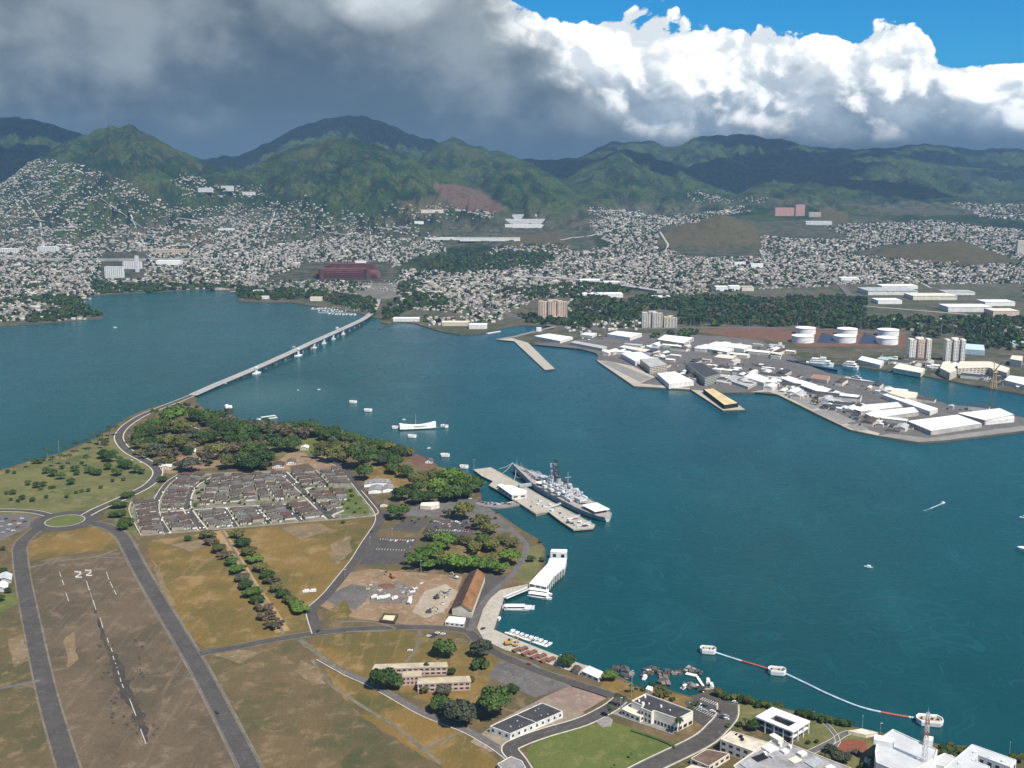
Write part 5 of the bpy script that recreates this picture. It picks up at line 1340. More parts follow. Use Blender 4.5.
for i, (a, b) in enumerate([(534, 502), (538, 505), (531, 507), (545, 506.5), (552, 511), (560, 513.5), (565, 518), (570, 520.5), (572, 524), (576, 526), (580, 523), (584, 526.5), (578, 527.6), (588, 526), (568, 523.2), (556, 508.6), (550, 505.5), (522, 497.5), (541, 501)]):
    p = P(a, b, 3.2); s = r_.uniform(1.2, 2.6)
    mb = MB(); mb.box((p.x, p.y, 3.2 + s * .5), (s * 2.2, s * 1.2, s), r_.uniform(0, 3)); mb.cur = 1; mb.box((p.x, p.y, 3.2 + s * 1.04), (s * 2.4, s * 1.35, s * .12), 0.0)
    tag(mb.build("pier_hut", [(WHITE2, SHIPL, SHIPD)[i % 3], (STEEL, WHITE, BLACK)[i % 3]], origin=(p.x, p.y, 3.2)), f"small {('white', 'grey', 'dark')[i % 3]} hut or crate standing on the battleship pier", "hut", "huts and crates on the battleship pier")
def mooring(name, a, b, r, label, group):
    mb = MB(); m = (Vector(a) + Vector(b)) / 2; m.z -= 1.2
    mb.tube(a, m, r, r, 4); mb.tube(m, b, r, r, 4); tag(mb.build(name, WHITE2, origin=tuple(a)), label, "rope", group)
for (x0, y0), (x1, y1), z in [((512.7, 463), (499, 469), 10.5), ((512.7, 463), (503, 473), 10.5), ((516, 470), (514.5, 480.5), 9), ((521, 478), (515, 475.5), 9)]:
    mooring("mooring_rope", P(x0, y0, z), P(x1, y1, 3.0), .22, "pale mooring rope from the battleship's bow to the pier", "bow mooring ropes")

# ---------------------------------------------------------------- the white memorial
def build_memorial():
    a, b = P(399.6, 429, 1.5), P(435.6, 427.2, 1.5); d = (b - a).xy; L = d.length; an = math.atan2(d.y, d.x); c = (a + b) / 2
    t = thing("memorial", "white memorial hall with sagging roof standing in the open water", "memorial", (c.x, c.y, 0), an)
    n = 24; vs = []
    for i in range(n + 1):
        u = -1 + 2 * i / n; x = u * L / 2; top = 6.6 + 3.2 * abs(u) ** 1.8 + (.7 if u > 0 else 0) * u; bot = 2.0; w = 4.6 + 1.2 * abs(u) ** 2
        vs += [(x, -w, bot), (x, -w * .93, top), (x, w * .93, top), (x, w, bot)]
    fs = [(4 * i + j, 4 * i + 4 + j, 4 * i + 4 + (j + 1) % 4, 4 * i + (j + 1) % 4) for i in range(n) for j in range(4)]
    fs += [(0, 1, 2, 3), tuple(4 * n + q for q in (3, 2, 1, 0))]
    mb = MB(); mb.add(vs, [f[::-1] for f in fs]); mb.build("hall", WHITE, t)
    for u in np.linspace(-.18, .42, 7):
        mb = MB(); mb.box((u * L / 2, -4.42, 5.0), (1.5, .5, 2.0)); mb.build("window", GLASS, t)
    for s in (-1, 1):
        mb = MB()
        for x in np.linspace(-.42 * L, .42 * L, 6): mb.tube((x, 3 * s, -2), (x, 3 * s, 2.1), .5, .5, 6)
        mb.build("pile", TIMBER, t)
    mb = MB(); mb.tube((-2.5, 3.5, 2), (-2.5, 3.5, 24), .22, .12, 6); mb.build("flagpole", WHITE, t)
    mb = MB(); mb.box((L / 2 + 6, -1, 1.6), (11, 2.2, .4)); mb.box((L / 2 + 9, -1, 1.2), (5, 5, .6)); mb.build("landing", paint("landing_blue_grey", (.10, .15, .20)), t)
    mb = MB(); mb.curb([Vector((-L / 2, 0, 0)), Vector((L / 2, 0, 0))], 11, 1.7, 2.02); mb.build("base", WHITE2, t)
build_memorial()
# ---------------------------------------------------------------- mooring quays, boom
DECKTAN = paint("quay_deck_tan", (.36, .30, .22), .9, .25, .3)
def quay_proto(L, W):
    t = thing("mooring_quay", "", "mooring")
    def ring(l, w): return [(-l / 2, -w * .18), (-l * .36, -w / 2), (l * .36, -w / 2), (l / 2, -w * .18), (l / 2, w * .18), (l * .36, w / 2), (-l * .36, w / 2), (-l / 2, w * .18)]
    mb = MB(); mb.loft(ring(L * .96, W * .92), .5, ring(L, W), 3.2, top=False); mb.loft(ring(L, W), 3.2, ring(L * .99, W * .97), 4.3, top=False); mb.loft(ring(L * .99, W * .97)[::-1], 4.3, ring(L * .93, W * .84)[::-1], 4.28, top=False); mb.loft(ring(L * .93, W * .84)[::-1], 4.28, ring(L * .92, W * .83)[::-1], 3.0, top=False); mb.build("hull_wall", WHITE, t)
    mb = MB(); mb.sheet(ring(L * .925, W * .835), 3.1); mb.build("deck", DECKTAN, t)
    mb = MB(); mb.loft(ring(L * .90, W * .86), -1.5, ring(L * .95, W * .90), .6); mb.build("base", BLACK, t)
    for s in (-.3, .1, .32):
        mb = MB(); mb.lathe((L * s, 0, 3.1), [(.5, 0), (.5, .8), (.7, .9), (.7, 1.1)], 8); mb.build("bollard", SHIPD, t)
    return t
QP = quay_proto(14, 8)
QL = [(353, 401.7, 8, -.15, "white mooring quay farthest up the harbour towards the causeway"), (368, 410, 8.4, -.15, "second white mooring quay between the memorial and the causeway"), (395.5, 427.3, 7.4, -.2, "white mooring quay touching the end of the memorial nearest the causeway"),
      (444.5, 426, 8.2, -.55, "white mooring quay beyond the landing end of the memorial"), (412, 436, 9, -.2, "white mooring quay just in front of the memorial"), (445, 455, 9.5, -.1, "white mooring quay off the bare red point"), (464, 466.5, 9, -.25, "white mooring quay beside the outer corner of the battleship pier"),
      (708, 650, 16, -.2, "white mooring quay at the far end of the floating boom"), (777, 671, 17.5, -.2, "white mooring quay where the floating boom bends"), (929.5, 720.5, 25.5, -.18, "largest white mooring quay at the near end of the floating boom")]
for i, (x, y, w, rz, lab) in enumerate(QL):
    q = P(x, y, 2.5); s = w * mpp(x, y) / 14
    if i == 0: QP.location = (q.x, q.y, 0); QP.rotation_euler = (0, 0, rz); QP['label'] = lab; QP['group'] = "white mooring quays"; QP.scale = (s, s * 1.05, 1.0)
    else: dup(QP, (q.x, q.y, 0), rz, lab, "white mooring quays", (s, s * 1.1, 1.0 if i < 7 else 1.1))
def boom(label, pts, reds):
    q = smooth_line(PP(pts, .5), 10); o = q[0]; t = thing("floating_boom", label, "boom", (o.x, o.y, .5)); d = dense(q, 3.0)
    ms = (paint("boom_pale_blue", (.42, .52, .58)), paint("boom_red", (.42, .10, .08))); n = len(d); k0 = 0
    segs = []; cur = None
    for i in range(n):
        f = i / n; c = any(a <= f <= b for a, b in reds)
        if c != cur: segs.append([c, i]); cur = c
    for j, (c, i) in enumerate(segs):
        e = segs[j + 1][1] if j + 1 < len(segs) else n - 1
        mb = MB()
        for a, b in zip(d[i:e], d[i + 1:e + 1]): mb.tube(a - o, a - o + (b - a) * .88, .95, .95, 6)
        mb.build("red_float_line" if c else "pale_float_line", ms[1 if c else 0], t)
boom("pale and red floating boom strung between the first two mooring quays", [(715, 652.5), (735, 659), (752, 664), (770, 669.5)], [(.45, .92)])
boom("long pale and red floating boom curving to the largest mooring quay", [(784, 673), (805, 683), (830, 695), (860, 707), (890, 714), (918, 718.5)], [(.72, .90)])

# ---------------------------------------------------------------- boats
def hull_mb(mb, L, B, Hh, z0=-.3):
    S = [(-.5, .8), (-.25, 1.0), (.1, 1.0), (.32, .72), (.45, .3), (.5, .04)]
    vs = []
    for u, w in S:
        zz = z0 + Hh * (1 + .25 * max(0, u)); vs += [(u * L, w * B / 2, zz), (u * L * .95, w * B * .38, z0), (u * L * .95, -w * B * .38, z0), (u * L, -w * B / 2, zz)]
    fs = [(4 * i + j, 4 * i + 4 + j, 4 * i + 4 + (j + 1) % 4, 4 * i + (j + 1) % 4) for i in range(len(S) - 1) for j in range(4)] + [(0, 1, 2, 3)[::1]]
    return mb.add(vs, [f for f in fs])
def boat_proto(kind):
    t = thing({"ferry": "tour_ferry", "motor": "motor_boat", "sail": "sailing_boat"}[kind], "", "boat")
    if kind == 'ferry':
        mb = MB(); hull_mb(mb, 21, 6, 1.8); mb.build("hull", WHITE, t)
        mb = MB(); mb.box((-1, 0, 2.6), (15, 5, 2.0)); c = mb.build("cabin", WHITE, t); mb = MB(); mb.box((-1, 0, 2.8), (13.5, 5.1, .8)); mb.build("window_pane", GLASS, c)
        mb = MB(); mb.box((-1.5, 0, 3.8), (16, 5.6, .25)); mb.build("roof", AWN, t)
    elif kind == 'motor':
        mb = MB(); hull_mb(mb, 9, 3, 1.2); mb.build("hull", WHITE, t)
        mb = MB(); mb.box((-.3, 0, 1.6), (3.4, 2.1, 1.4)); c = mb.build("cabin", WHITE, t); mb = MB(); mb.box((.2, 0, 1.8), (2.6, 2.16, .5)); mb.build("window_pane", GLASS, c)
        mb = MB(); mb.box((-3, 0, .85), (2.6, 2.2, .1)); mb.build("cockpit", DECKTAN, t)
    else:
        mb = MB(); hull_mb(mb, 11, 3.2, 1.3); mb.build("hull", WHITE, t)
        mb = MB(); mb.box((.4, 0, 1.35), (4.6, 1.9, .7)); mb.build("cabin", WHITE, t)
        mb = MB(); mb.tube((.8, 0, 1), (.8, 0, 15), .14, .09, 5); mb.tube((.8, 0, 2.3), (-4.2, 0, 2.3), .16, .14, 5); mb.build("mast", STEEL, t)
    return t
BP = {k_: boat_proto(k_) for k_ in ('ferry', 'motor', 'sail')}; BUSED = set()
def boat(kind, px, py, rz, label, group=None, s=1.0, world=None):
    p = P(px, py, .5) if world is None else world
    if kind not in BUSED:
        BUSED.add(kind); o = BP[kind]; o.location = (p.x, p.y, 0); o.rotation_euler = (0, 0, rz); o.scale = (s, s, s); o['label'] = label
        if group: o['group'] = group
    else: o = dup(BP[kind], (p.x, p.y, 0), rz, label, group, s)
    return o
boat('ferry', 540.5, 593.5, -.35, "white tour ferry nearest the white pier hall", "ferries by the pier hall", 1.15); boat('ferry', 540, 597.5, -.35, "outer white tour ferry below the white pier hall", "ferries by the pier hall", 1.15)
boat('ferry', 517, 609.3, .0, "white ferry tied to the pale blue floating dock", None, 1.15)
boat('motor', 868.5, 567, 2.7, "small white motor boat alone in the open harbour", None, 1.0); boat('motor', 943, 503, .5, "tiny fast motor boat trailing a white wake", None, .9)
boat('motor', 420, 285 + 100, 0, "", None) if False else None
boat('motor', 429, 448, .4, "tiny launch between the memorial and the bare point", None, .7); boat('motor', 404, 419.5, .4, "tiny launch behind the memorial", None, .7); boat('motor', 319, 389.5, .3, "tiny white boat in the open channel below the causeway", None, .7); boat('motor', 298, 390, .3, "tiny boat off the silty shallows", None, .5)
boat('motor', 115, 327.5, .3, "tiny boat in the lagoon off the wooded point", None, 1.1)
boat('motor', 499, 619, 1.3, "small pale boat tied to the inner corner of the quay", None, 1.0)
def wake(px, w, label):
    q = PP(px, 0); mb = MB(); mb.strip(q, w, .04); o = mb.build("wake_foam", paint("foam", (.42, .52, .55), .9, .3, .3)); tag(o, kind='stuff')
wake([(941.5, 503.8), (935, 506.5), (930, 508.6)], 1.6, ""); wake([(929.5, 508.9), (924, 510.8)], .8, "")
# ship at the right edge of the harbour
p = P(1030, 552, 0)
t = thing("barge", "tan and grey vessel whose bow enters at the harbour's far side", "ship", (p.x, p.y, 0), 2.75)
mb = MB(); hull_mb(mb, 26, 11, 4.2); mb.build("hull", WHITE2, t); mb = MB(); mb.box((-3, 0, 5.2), (14, 7, 2.6)); mb.build("cabin", DECKTAN, t); mb = MB(); mb.box((-2, 0, 3.92), (17, 9, .12)); mb.build("deck", DECKTAN, t)
boat('motor', 1025, 518, 2.8, "white motor boat at the edge of the harbour above the tan vessel", None, 1.4)
# ---------------------------------------------------------------- island buildings
def gable_building(name, label, eave, h, ridge_h, wall, roof, gz=2.0, over=.6, roof2=None, cat="building", group=None, windows=0, doors=None):
    """eave = four corners in the photo at eave height: A,B along one eave, C,D along the other (A next to D)"""
    A, B, C, D = (P(a, b, gz + h).xy for a, b in eave)
    if (B - A).cross(D - A) < 0: A, B, C, D = D, C, B, A
    o = (A + B + C + D) / 4; A, B, C, D = A - o, B - o, C - o, D - o
    t = thing(name, label, cat, (o.x, o.y, gz), 0, group)
    mb = MB(); mb.prism([A, B, C, D], -.3, h, top=False)
    m0, m1 = (A + D) / 2, (B + C) / 2
    mb.add([(A.x, A.y, h), (D.x, D.y, h), (m0.x, m0.y, ridge_h - .1)], [(1, 0, 2)]); mb.add([(B.x, B.y, h), (C.x, C.y, h), (m1.x, m1.y, ridge_h - .1)], [(0, 1, 2)])
    mb.build("wall", wall, t)
    ux, uy = (B - A).normalized() * over, (D - A).normalized() * over
    a, b, c, d = A - ux - uy, B + ux - uy, C + ux + uy, D - ux + uy; e0, e1 = m0 - ux, m1 + ux
    for nm, q, rm in (("roof_slope", (a, b, e1, e0), roof), ("roof_slope", (c, d, e0, e1), roof2 or roof)):
        mb = MB(); z = (h + .03, h + .03, ridge_h, ridge_h); vs = [(p.x, p.y, zz) for p, zz in zip(q, z)] + [(p.x, p.y, zz - .25) for p, zz in zip(q, z)]
        mb.add(vs, [(0, 1, 2, 3), (7, 6, 5, 4), (0, 4, 5, 1), (1, 5, 6, 2), (3, 7, 4, 0)]); mb.build(nm, rm, t)
    if windows:
        for P0, P1 in ((A, B), (C, D), (D, A), (B, C)):
            d_ = (P1 - P0); L = d_.length; u = d_.normalized(); nr = Vector((u.y, -u.x))
            if nr.y > .25: continue
            m = max(1, int(L / windows))
            for j in range(min(m, 12)):
                cc = P0 + u * (L * (j + .5) / min(m, 12)) + nr * .03; mb = MB(); mb.box((cc.x, cc.y, h * .55), (windows * .5, .1, h * .35), math.atan2(u.y, u.x)); mb.build("window", GLASS, t)
    return t
t = gable_building("rusty_shed", "long shed with rust brown gable roof and cream end wall beside the quay", [(452, 607.5), (469.5, 573), (485, 574.5), (471.5, 611)], 7.0, 12.0, CREAMW, RUST_LIT, over=.7, roof2=RUST_SHADE)  # sunlit slope and shaded slope are put into the two rust colours
roof_building("shed_annex", "low white roofed annex at the cream end of the rusty shed", [(445, 622), (449, 616.3), (466, 617.8), (464, 624.3)], 3.2, WHITE2, WHITE, parapet=.2, windows=4)
for i, (a, b) in enumerate([((452, 617.5), (472, 577)), ((474, 622), (487, 580))]):
    pass
# barracks
pinkw = paint("pink_render", (.44, .31, .27))
def barracks(label, c, h, n):
    t, l = roof_building("barracks", label, c, h, pinkw, TANROOF, parapet=.0, windows=4.4, storeys=2, winfrac=.62)
    o = t.location
    mb = MB()
    L_ = [Vector(v) for v in l]; cc = sum(L_, Vector((0, 0))) / len(L_)
    mb.prism([cc + (v - cc) * 1.0 + (v - cc).normalized() * .9 for v in L_], h + .01, h + .35); mb.build("eaves", TANROOF, t)
    mb = MB(); mb.prism([cc + (v - cc) + (v - cc).normalized() * .25 for v in L_], h * .47, h * .53); mb.build("floor_band", CREAMW, t)
    return t
barracks("longer two storey barracks with tan roof, half hidden by the wide dark tree", [(373, 669.5), (376, 664.5), (446, 662.3), (447, 667)], 7.0, 0)
barracks("nearer two storey barracks with tan roof and pink walls", [(417.6, 684.3), (420, 678.4), (468.5, 676.3), (470.3, 682)], 7.0, 0)
roof_building("barracks_porch", "small tan roofed block between the two barracks", [(402, 677.5), (403, 671.5), (422, 670.5), (422.3, 676.3)], 7.0, pinkw, TANROOF, parapet=.3, windows=3, storeys=2)
t, l = roof_building("long_white_building", "long low white building with flat dark tar roof and a pale seam", [(489.7, 726.5), (542, 703), (563, 711.6), (510, 734.2)], 5.0, WHITE2, TARROOF, parapet=.35, windows=5.5, winfrac=.32)
mb = MB(); l = [Vector(v) for v in l]; q0, q1 = l[0].lerp(l[1], .5), l[3].lerp(l[2], .5); mb.strip([Vector((*(l[1].lerp(l[2], .52) if (l[1] - l[0]).length < (l[2] - l[1]).length else q0), 0)), Vector((*(l[0].lerp(l[3], .52) if (l[1] - l[0]).length < (l[2] - l[1]).length else q1), 0))], .5, 5.03); mb.strip([Vector((*q0, 0)), Vector((*q1, 0))], .35, 5.035); mb.build("roof_seam", WHITE2, t)
roof_units(t, l, 9, 5, STEEL, 4, .6, 1.1, "roof_vent")
roof_building("small_white_building", "small grey roofed building at the corner of the lower lane", [(497, 764), (511, 756.5), (522, 761), (526, 768), (508, 776)], 3.6, WHITE2, MATS["grey_concrete"], parapet=.3)
# dark roofed white headquarters
t, l = roof_building("white_headquarters", "large cream white two storey building with black flat roof above the round lawn", [(631.5, 701.7), (645.7, 694.4), (693.2, 712), (677.8, 719.8), (654, 711.5), (651.5, 713), (640.5, 708.5), (643, 707)], 9.5, paint("cream_white_wall", (.70, .65, .54), .7, .1), TARROOF, parapet=.9, windows=0)
hq = t; loc_ = [Vector(v) for v in l]
def face_windows(t, a, b, z0, z1, n, frac, mat=None, gz=2.0, name="window"):
    """windows along a facade between two roof-line pixels"""
    o = t.location; A, B = a, b; d = (B - A); L = d.length; u = d.normalized(); nr = Vector((u.y, -u.x)); 
    if nr.y > 0: nr = -nr
    for j in range(n):
        c = A + u * (L * (j + .5) / n) + nr * .03; mb = MB(); mb.box((c.x, c.y, (z0 + z1) / 2), (L / n * frac, .12, z1 - z0), math.atan2(u.y, u.x)); mb.build(name, mat or GLASS, t)
def pl(t, px, py, z): return P(px, py, z).xy - t.location.xy
face_windows(hq, pl(hq, 654, 711.5, 11.5), pl(hq, 677.8, 719.8, 11.5), .6, 3.0, 7, .62)
face_windows(hq, pl(hq, 640.5, 708.5, 11.5), pl(hq, 651.5, 713, 11.5), 5.6, 7.6, 3, .45); face_windows(hq, pl(hq, 640.5, 708.5, 11.5), pl(hq, 651.5, 713, 11.5), 1, 3.6, 3, .45)
face_windows(hq, pl(hq, 677.8, 719.8, 11.5), pl(hq, 693.2, 712, 11.5), .6, 3.2, 3, .7)
roof_units(hq, [loc_[i] for i in (0, 1, 2, 3)] if len(loc_) > 3 else loc_, 0, 9.5, WHITE, 3)
for a, b, s in [(645, 697.5, 1.4), (639, 701.5, 1.2), (643, 705, 1.8), (661, 707, 1.3), (649, 704, .8), (670, 710.5, .8)]:
    p = pl(hq, a, b, 11.6); mb = MB(); mb.box((p.x, p.y, 9.5 + s * .6), (s, s, s * 1.2), .4); mb.build("roof_vent", WHITE, hq)
t, l = roof_building("headquarters_wing", "low cream wing with terrace in front of the black roofed white building", [(621.5, 709.5), (631, 703.3), (640.5, 707.5), (637.8, 711.5), (645, 714.5), (640, 717.5), (630, 713.5)], 4.6, paint("cream_white_wall", (.70, .65, .54)), CREAMW, parapet=.6, windows=4, winfrac=.5)
q = smooth_line(PP([(610, 715), (621, 709.8), (640, 719), (648, 723), (640, 727)], 2), 1); o = q[0]
patch("terrace", [(612, 714), (622, 709.5), (650, 720), (660, 716), (682, 727), (672, 735), (650, 727), (640, 724)], CONCRETE_GREY, .09)
patch("terrace_garden", [(652, 718), (660, 716), (676, 722), (668, 729), (654, 724)], MATS["red_rubble"] if "red_rubble" in MATS else ground_mat("red_rubble", [(.17, .13, .10), (.10, .10, .06), (.22, .17, .13)], .3, .8), .12)
mb = MB(); q = smooth_line(PP([(631, 731), (650, 737), (668, 744), (676, 749)], 2), 2)
mb.curb(q, 2.2, 1.9, 3.1); o = q[0]; tag(mb.build("hedge", L_DARK, origin=(o.x, o.y, 2.0)), "clipped hedge along the lower edge of the round lawn", "hedge")
patch("monument_pad", [(596, 722), (607, 716), (613, 720), (611, 727), (602, 728)], CONCRETE_GREY, .09)
# white pavilion with the open court
def courtyard_building(name, label, outer, inner, h, wall, roof, cols=True):
    z = 2.0 + h
    O = [P(a, b, z).xy for a, b in outer]; I = [P(a, b, z).xy for a, b in inner]; c = sum(O, Vector((0, 0))) / 4
    O = [p - c for p in O]; I = [p - c for p in I]
    if (O[1] - O[0]).cross(O[3] - O[0]) < 0: O, I = [O[i] for i in (0, 3, 2, 1)], [I[i] for i in (0, 3, 2, 1)]
    t = thing(name, label, "building", (c.x, c.y, 2.0))
    mb = MB()
    for za, zb in ((h - 1.1, h),):
        vs = [(p.x, p.y, zz) for zz in (za, zb) for p in O] + [(p.x, p.y, zz) for zz in (za, zb) for p in I]
        for i in range(4):
            j = (i + 1) % 4; 
            mb.add([vs[4 + i], vs[4 + j], vs[12 + j], vs[12 + i]], [(0, 1, 2, 3)]); mb.add([vs[i], vs[j], vs[4 + j], vs[4 + i]], [(0, 1, 2, 3)]); mb.add([vs[8 + j], vs[8 + i], vs[12 + i], vs[12 + j]], [(0, 1, 2, 3)]); mb.add([vs[i], vs[j], vs[8 + j], vs[8 + i]], [(3, 2, 1, 0)])
    mb.build("roof", roof, t)
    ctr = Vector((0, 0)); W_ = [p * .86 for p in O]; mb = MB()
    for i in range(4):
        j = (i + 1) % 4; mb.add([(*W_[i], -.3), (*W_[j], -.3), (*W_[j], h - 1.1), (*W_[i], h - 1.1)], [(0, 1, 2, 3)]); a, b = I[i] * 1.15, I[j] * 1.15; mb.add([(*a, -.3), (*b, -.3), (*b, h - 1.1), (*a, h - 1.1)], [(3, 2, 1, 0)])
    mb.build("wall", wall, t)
    mb = MB(); fl = [p * .97 for p in O]
    for i in range(4):
        j = (i + 1) % 4; mb.prism([fl[i], fl[j], W_[j], W_[i]], h * .44, h * .49)
    mb.build("gallery", WHITE, t)
    for i in range(4):
        a, b = O[i] * .955, O[(i + 1) % 4] * .955; m = max(2, int((b - a).length / 6))
        for k_ in range(m):
            p = a.lerp(b, k_ / m); mb = MB(); mb.box((p.x, p.y, (h - 1.1) / 2), (.8, .8, h - 1.1), math.atan2((b - a).y, (b - a).x)); mb.build("pillar", WHITE, t)
        u = (b - a).normalized(); nr = Vector((u.y, -u.x))
        if nr.y < .25:
            a2, b2 = W_[i], W_[(i + 1) % 4]; L = (b2 - a2).length; m = max(3, int(L / 5))
            for s in (0, 1):
                for k_ in range(m):
                    cc = a2 + u * (L * (k_ + .5) / m) + nr * .04; mb = MB(); mb.box((cc.x, cc.y, h * (.22 + .44 * s)), (L / m * .7, .1, h * .26), math.atan2(u.y, u.x)); mb.build("window", GLASS, t)
    return t
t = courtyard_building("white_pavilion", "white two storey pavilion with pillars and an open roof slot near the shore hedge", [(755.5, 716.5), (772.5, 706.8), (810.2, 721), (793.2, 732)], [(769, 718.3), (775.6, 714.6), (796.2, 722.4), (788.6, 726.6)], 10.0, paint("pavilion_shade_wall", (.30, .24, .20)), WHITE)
# cream complex at the lower edge
GREYROOF = paint("grey_membrane_roof", (.27, .26, .255), .8, .3, .1)
t, l = roof_building("cream_office_wing", "cream flat roofed wing with dark square windows beside the road", [(720.3, 740), (731, 731.4), (768.5, 743), (757, 753.6)], 9.0, CREAMW, paint("cream_roof", (.52, .46, .36), .9, .25, .12), parapet=.7, windows=5, storeys=2, winfrac=.5)
roof_units(t, [Vector(v) for v in l], 3, 9, BLACK, 2, 1.5, 3)
t, l = roof_building("cream_office_block", "large cream flat roofed block cut by the lower edge of the view", [(733, 766.5), (754, 752), (776, 738), (786, 742), (786, 743), (862, 773), (840, 800), (770, 800)], 9.6, CREAMW, GREYROOF, parapet=.7, windows=5, storeys=2, winfrac=.5)
r_ = random.Random(21)
cb = t
for a, b, w, d_, h_, m in [(776, 741, 5, 9, 3.4, CREAMW), (770, 749, 9, 8, 1.2, WHITE2), (785, 752, 5, 4, 1.4, WHITE2), (802, 755, 6, 4, 2.0, WHITE2), (760, 758, 10, 6, .5, BLACK), (748, 764, 10, 7, .6, STEEL), (815, 763, 12, 8, .7, STEEL), (780, 746, 2, 2, 2, WHITE), (790, 748, 2, 2, 2, WHITE), (765, 754, 2, 2, 1.5, WHITE), (795, 760, 8, 6, .5, CREAMW), (830, 769, 6, 4, 1.6, WHITE2), (772, 757, 3, 3, 1, STEEL)]:
    p = pl(cb, a, b, 11.6); mb = MB(); mb.box((p.x, p.y, 9.6 + h_ / 2), (w, d_, h_), .55); mb.build("roof_unit", m, cb)
t, l = roof_building("brown_roofed_hall", "low hall with flat brown roof and cream edge beside the road", [(690.5, 758.5), (706.5, 749), (730, 753.6), (709, 766.6)], 4.4, CREAMW, paint("brown_flat_roof", (.135, .09, .065), .9, .3, .2), parapet=.15, windows=5)
roof_building("cream_hall", "cream building at the lower edge below the brown roofed hall", [(672, 775), (692, 765), (709, 769), (720, 785), (690, 800)], 5, CREAMW, MATS["cream_roof"], parapet=.4)
# white blocks on the right
LGREY = paint("light_grey_roof", (.46, .47, .47), .8, .12, .08)
t, l = roof_building("large_white_block", "tall plain white block with pale grey roof behind the lattice mast", [(875, 752.5), (877, 741), (892.8, 730), (937.5, 750.5), (934, 760), (906, 776), (876, 763)], 15.0, WHITE, LGREY, parapet=.8)
lw = t
t2 = [(878, 739.5, 0, 0)]
for a, b, w, d_, h_ in [(884, 744, 13, 7, 4), (928, 744, 6, 6, 4.5), (893, 741, 1.5, 1.5, 2.0), (918, 759, 2, 2, 1.0)]:
    p = pl(lw, a, b, 17); mb = MB(); mb.box((p.x, p.y, 15 + h_ / 2), (w, d_, h_), -.42); mb.build("roof_unit", WHITE, lw)
t, l = roof_building("white_court_block", "white flat roofed block with a recessed court at the corner of the view", [(942, 770), (972, 744.6), (1016.5, 760.5), (1010, 767.5), (978, 755.5), (972, 760), (990, 767), (985, 780), (960, 785)], 9.0, WHITE, LGREY, parapet=.5, windows=5, winfrac=.5)
for a, b, s in [(975, 753, 1.5), (990, 758, 1.2), (1004, 762, 1.6), (960, 764, 1.4)]:
    p = pl(t, a, b, 11); mb = MB(); mb.box((p.x, p.y, 9 + s * .4), (s * 1.6, s, s * .8), -.4); mb.build("roof_unit", WHITE, t)
roof_building("white_link_block", "low white link between the tall white block and the court block", [(936, 757), (945, 753.5), (960, 760), (948, 768), (934, 764)], 5.0, WHITE, LGREY, parapet=.5)
for a, b, s, lab in [(868, 759, 4, "small grey shed beside the red garden"), (950, 757, 4, "small pale hut between the two white blocks")]:
    roof_building("small_shed", lab, [(a - s, b), (a - s * .2, b - s * .7), (a + s, b - s * .2), (a + s * .3, b + s * .6)], 3.2, WHITE2, GREYROOF, parapet=.1)
roof_building("seafront_wall_house", "cream low seafront wall house with walled path by the shore", [(848, 731), (862, 728.5), (878, 732.5), (866, 735)], 2.4, CREAMW, MATS["cream_roof"], parapet=.1)
# lattice mast
def lattice(name, label, px, py, htot, wid, gz=2.0, red=True):
    p = P(px, py, gz); t = thing(name, label, "mast", (p.x, p.y, gz)); n = 11
    ms = (paint("mast_white", (.62, .62, .62)), paint("mast_red", (.42, .12, .08)))
    for i in range(n):
        z0, z1 = htot * i / n, htot * (i + 1) / n; mb = MB(); w0, w1 = wid / 2 * (1 - .5 * z0 / htot), wid / 2 * (1 - .5 * z1 / htot)
        C0 = [(w0 * a, w0 * b, z0) for a, b in ((-1, -1), (1, -1), (1, 1), (-1, 1))]; C1 = [(w1 * a, w1 * b, z1) for a, b in ((-1, -1), (1, -1), (1, 1), (-1, 1))]
        for j in range(4):
            mb.tube(C0[j], C1[j], .17, .17, 5); mb.tube(C0[j], C1[(j + 1) % 4], .1, .1, 4); mb.tube(C0[(j + 1) % 4], C1[j], .1, .1, 4); mb.tube(C1[j], C1[(j + 1) % 4], .1, .1, 4)
        mb.build("mast_section", ms[1] if red and i % 2 and i > 5 else ms[0], t)
    mb = MB(); mb.tube((0, 0, htot), (0, 0, htot + 4), .12, .06, 5); mb.build("aerial", ms[0], t)
    return t
lattice("lattice_mast", "tall red and white lattice mast in front of the tall white block", 922.5, 782, 50, 3.2)
# the long white pier hall
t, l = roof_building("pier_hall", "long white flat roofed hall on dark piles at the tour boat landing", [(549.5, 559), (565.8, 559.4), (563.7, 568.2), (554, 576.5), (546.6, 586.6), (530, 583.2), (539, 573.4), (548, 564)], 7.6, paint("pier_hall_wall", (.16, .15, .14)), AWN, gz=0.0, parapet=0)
ph = t; lp = [Vector(v) for v in l]
mb = MB(); cc = sum(lp, Vector((0, 0))) / len(lp); mb.prism([cc + (v - cc) * 1.04 for v in lp], 7.55, 8.1); mb.build("roof_edge", AWN, ph)
mb = MB(); mb.prism([cc + (v - cc) * 1.07 for v in lp], 2.4, 2.9); mb.build("pier_deck", MATS["grey_concrete"], ph)
for i in range(len(lp)):
    a, b = cc + (lp[i] - cc) * 1.03, cc + (lp[(i + 1) % len(lp)] - cc) * 1.03; m = max(1, int((b - a).length / 6))
    for j in range(m):
        p = a.lerp(b, j / m); mb = MB(); mb.tube((p.x, p.y, -1.5), (p.x, p.y, 7.6), .32, .32, 6); mb.build("pillar", WHITE, ph)
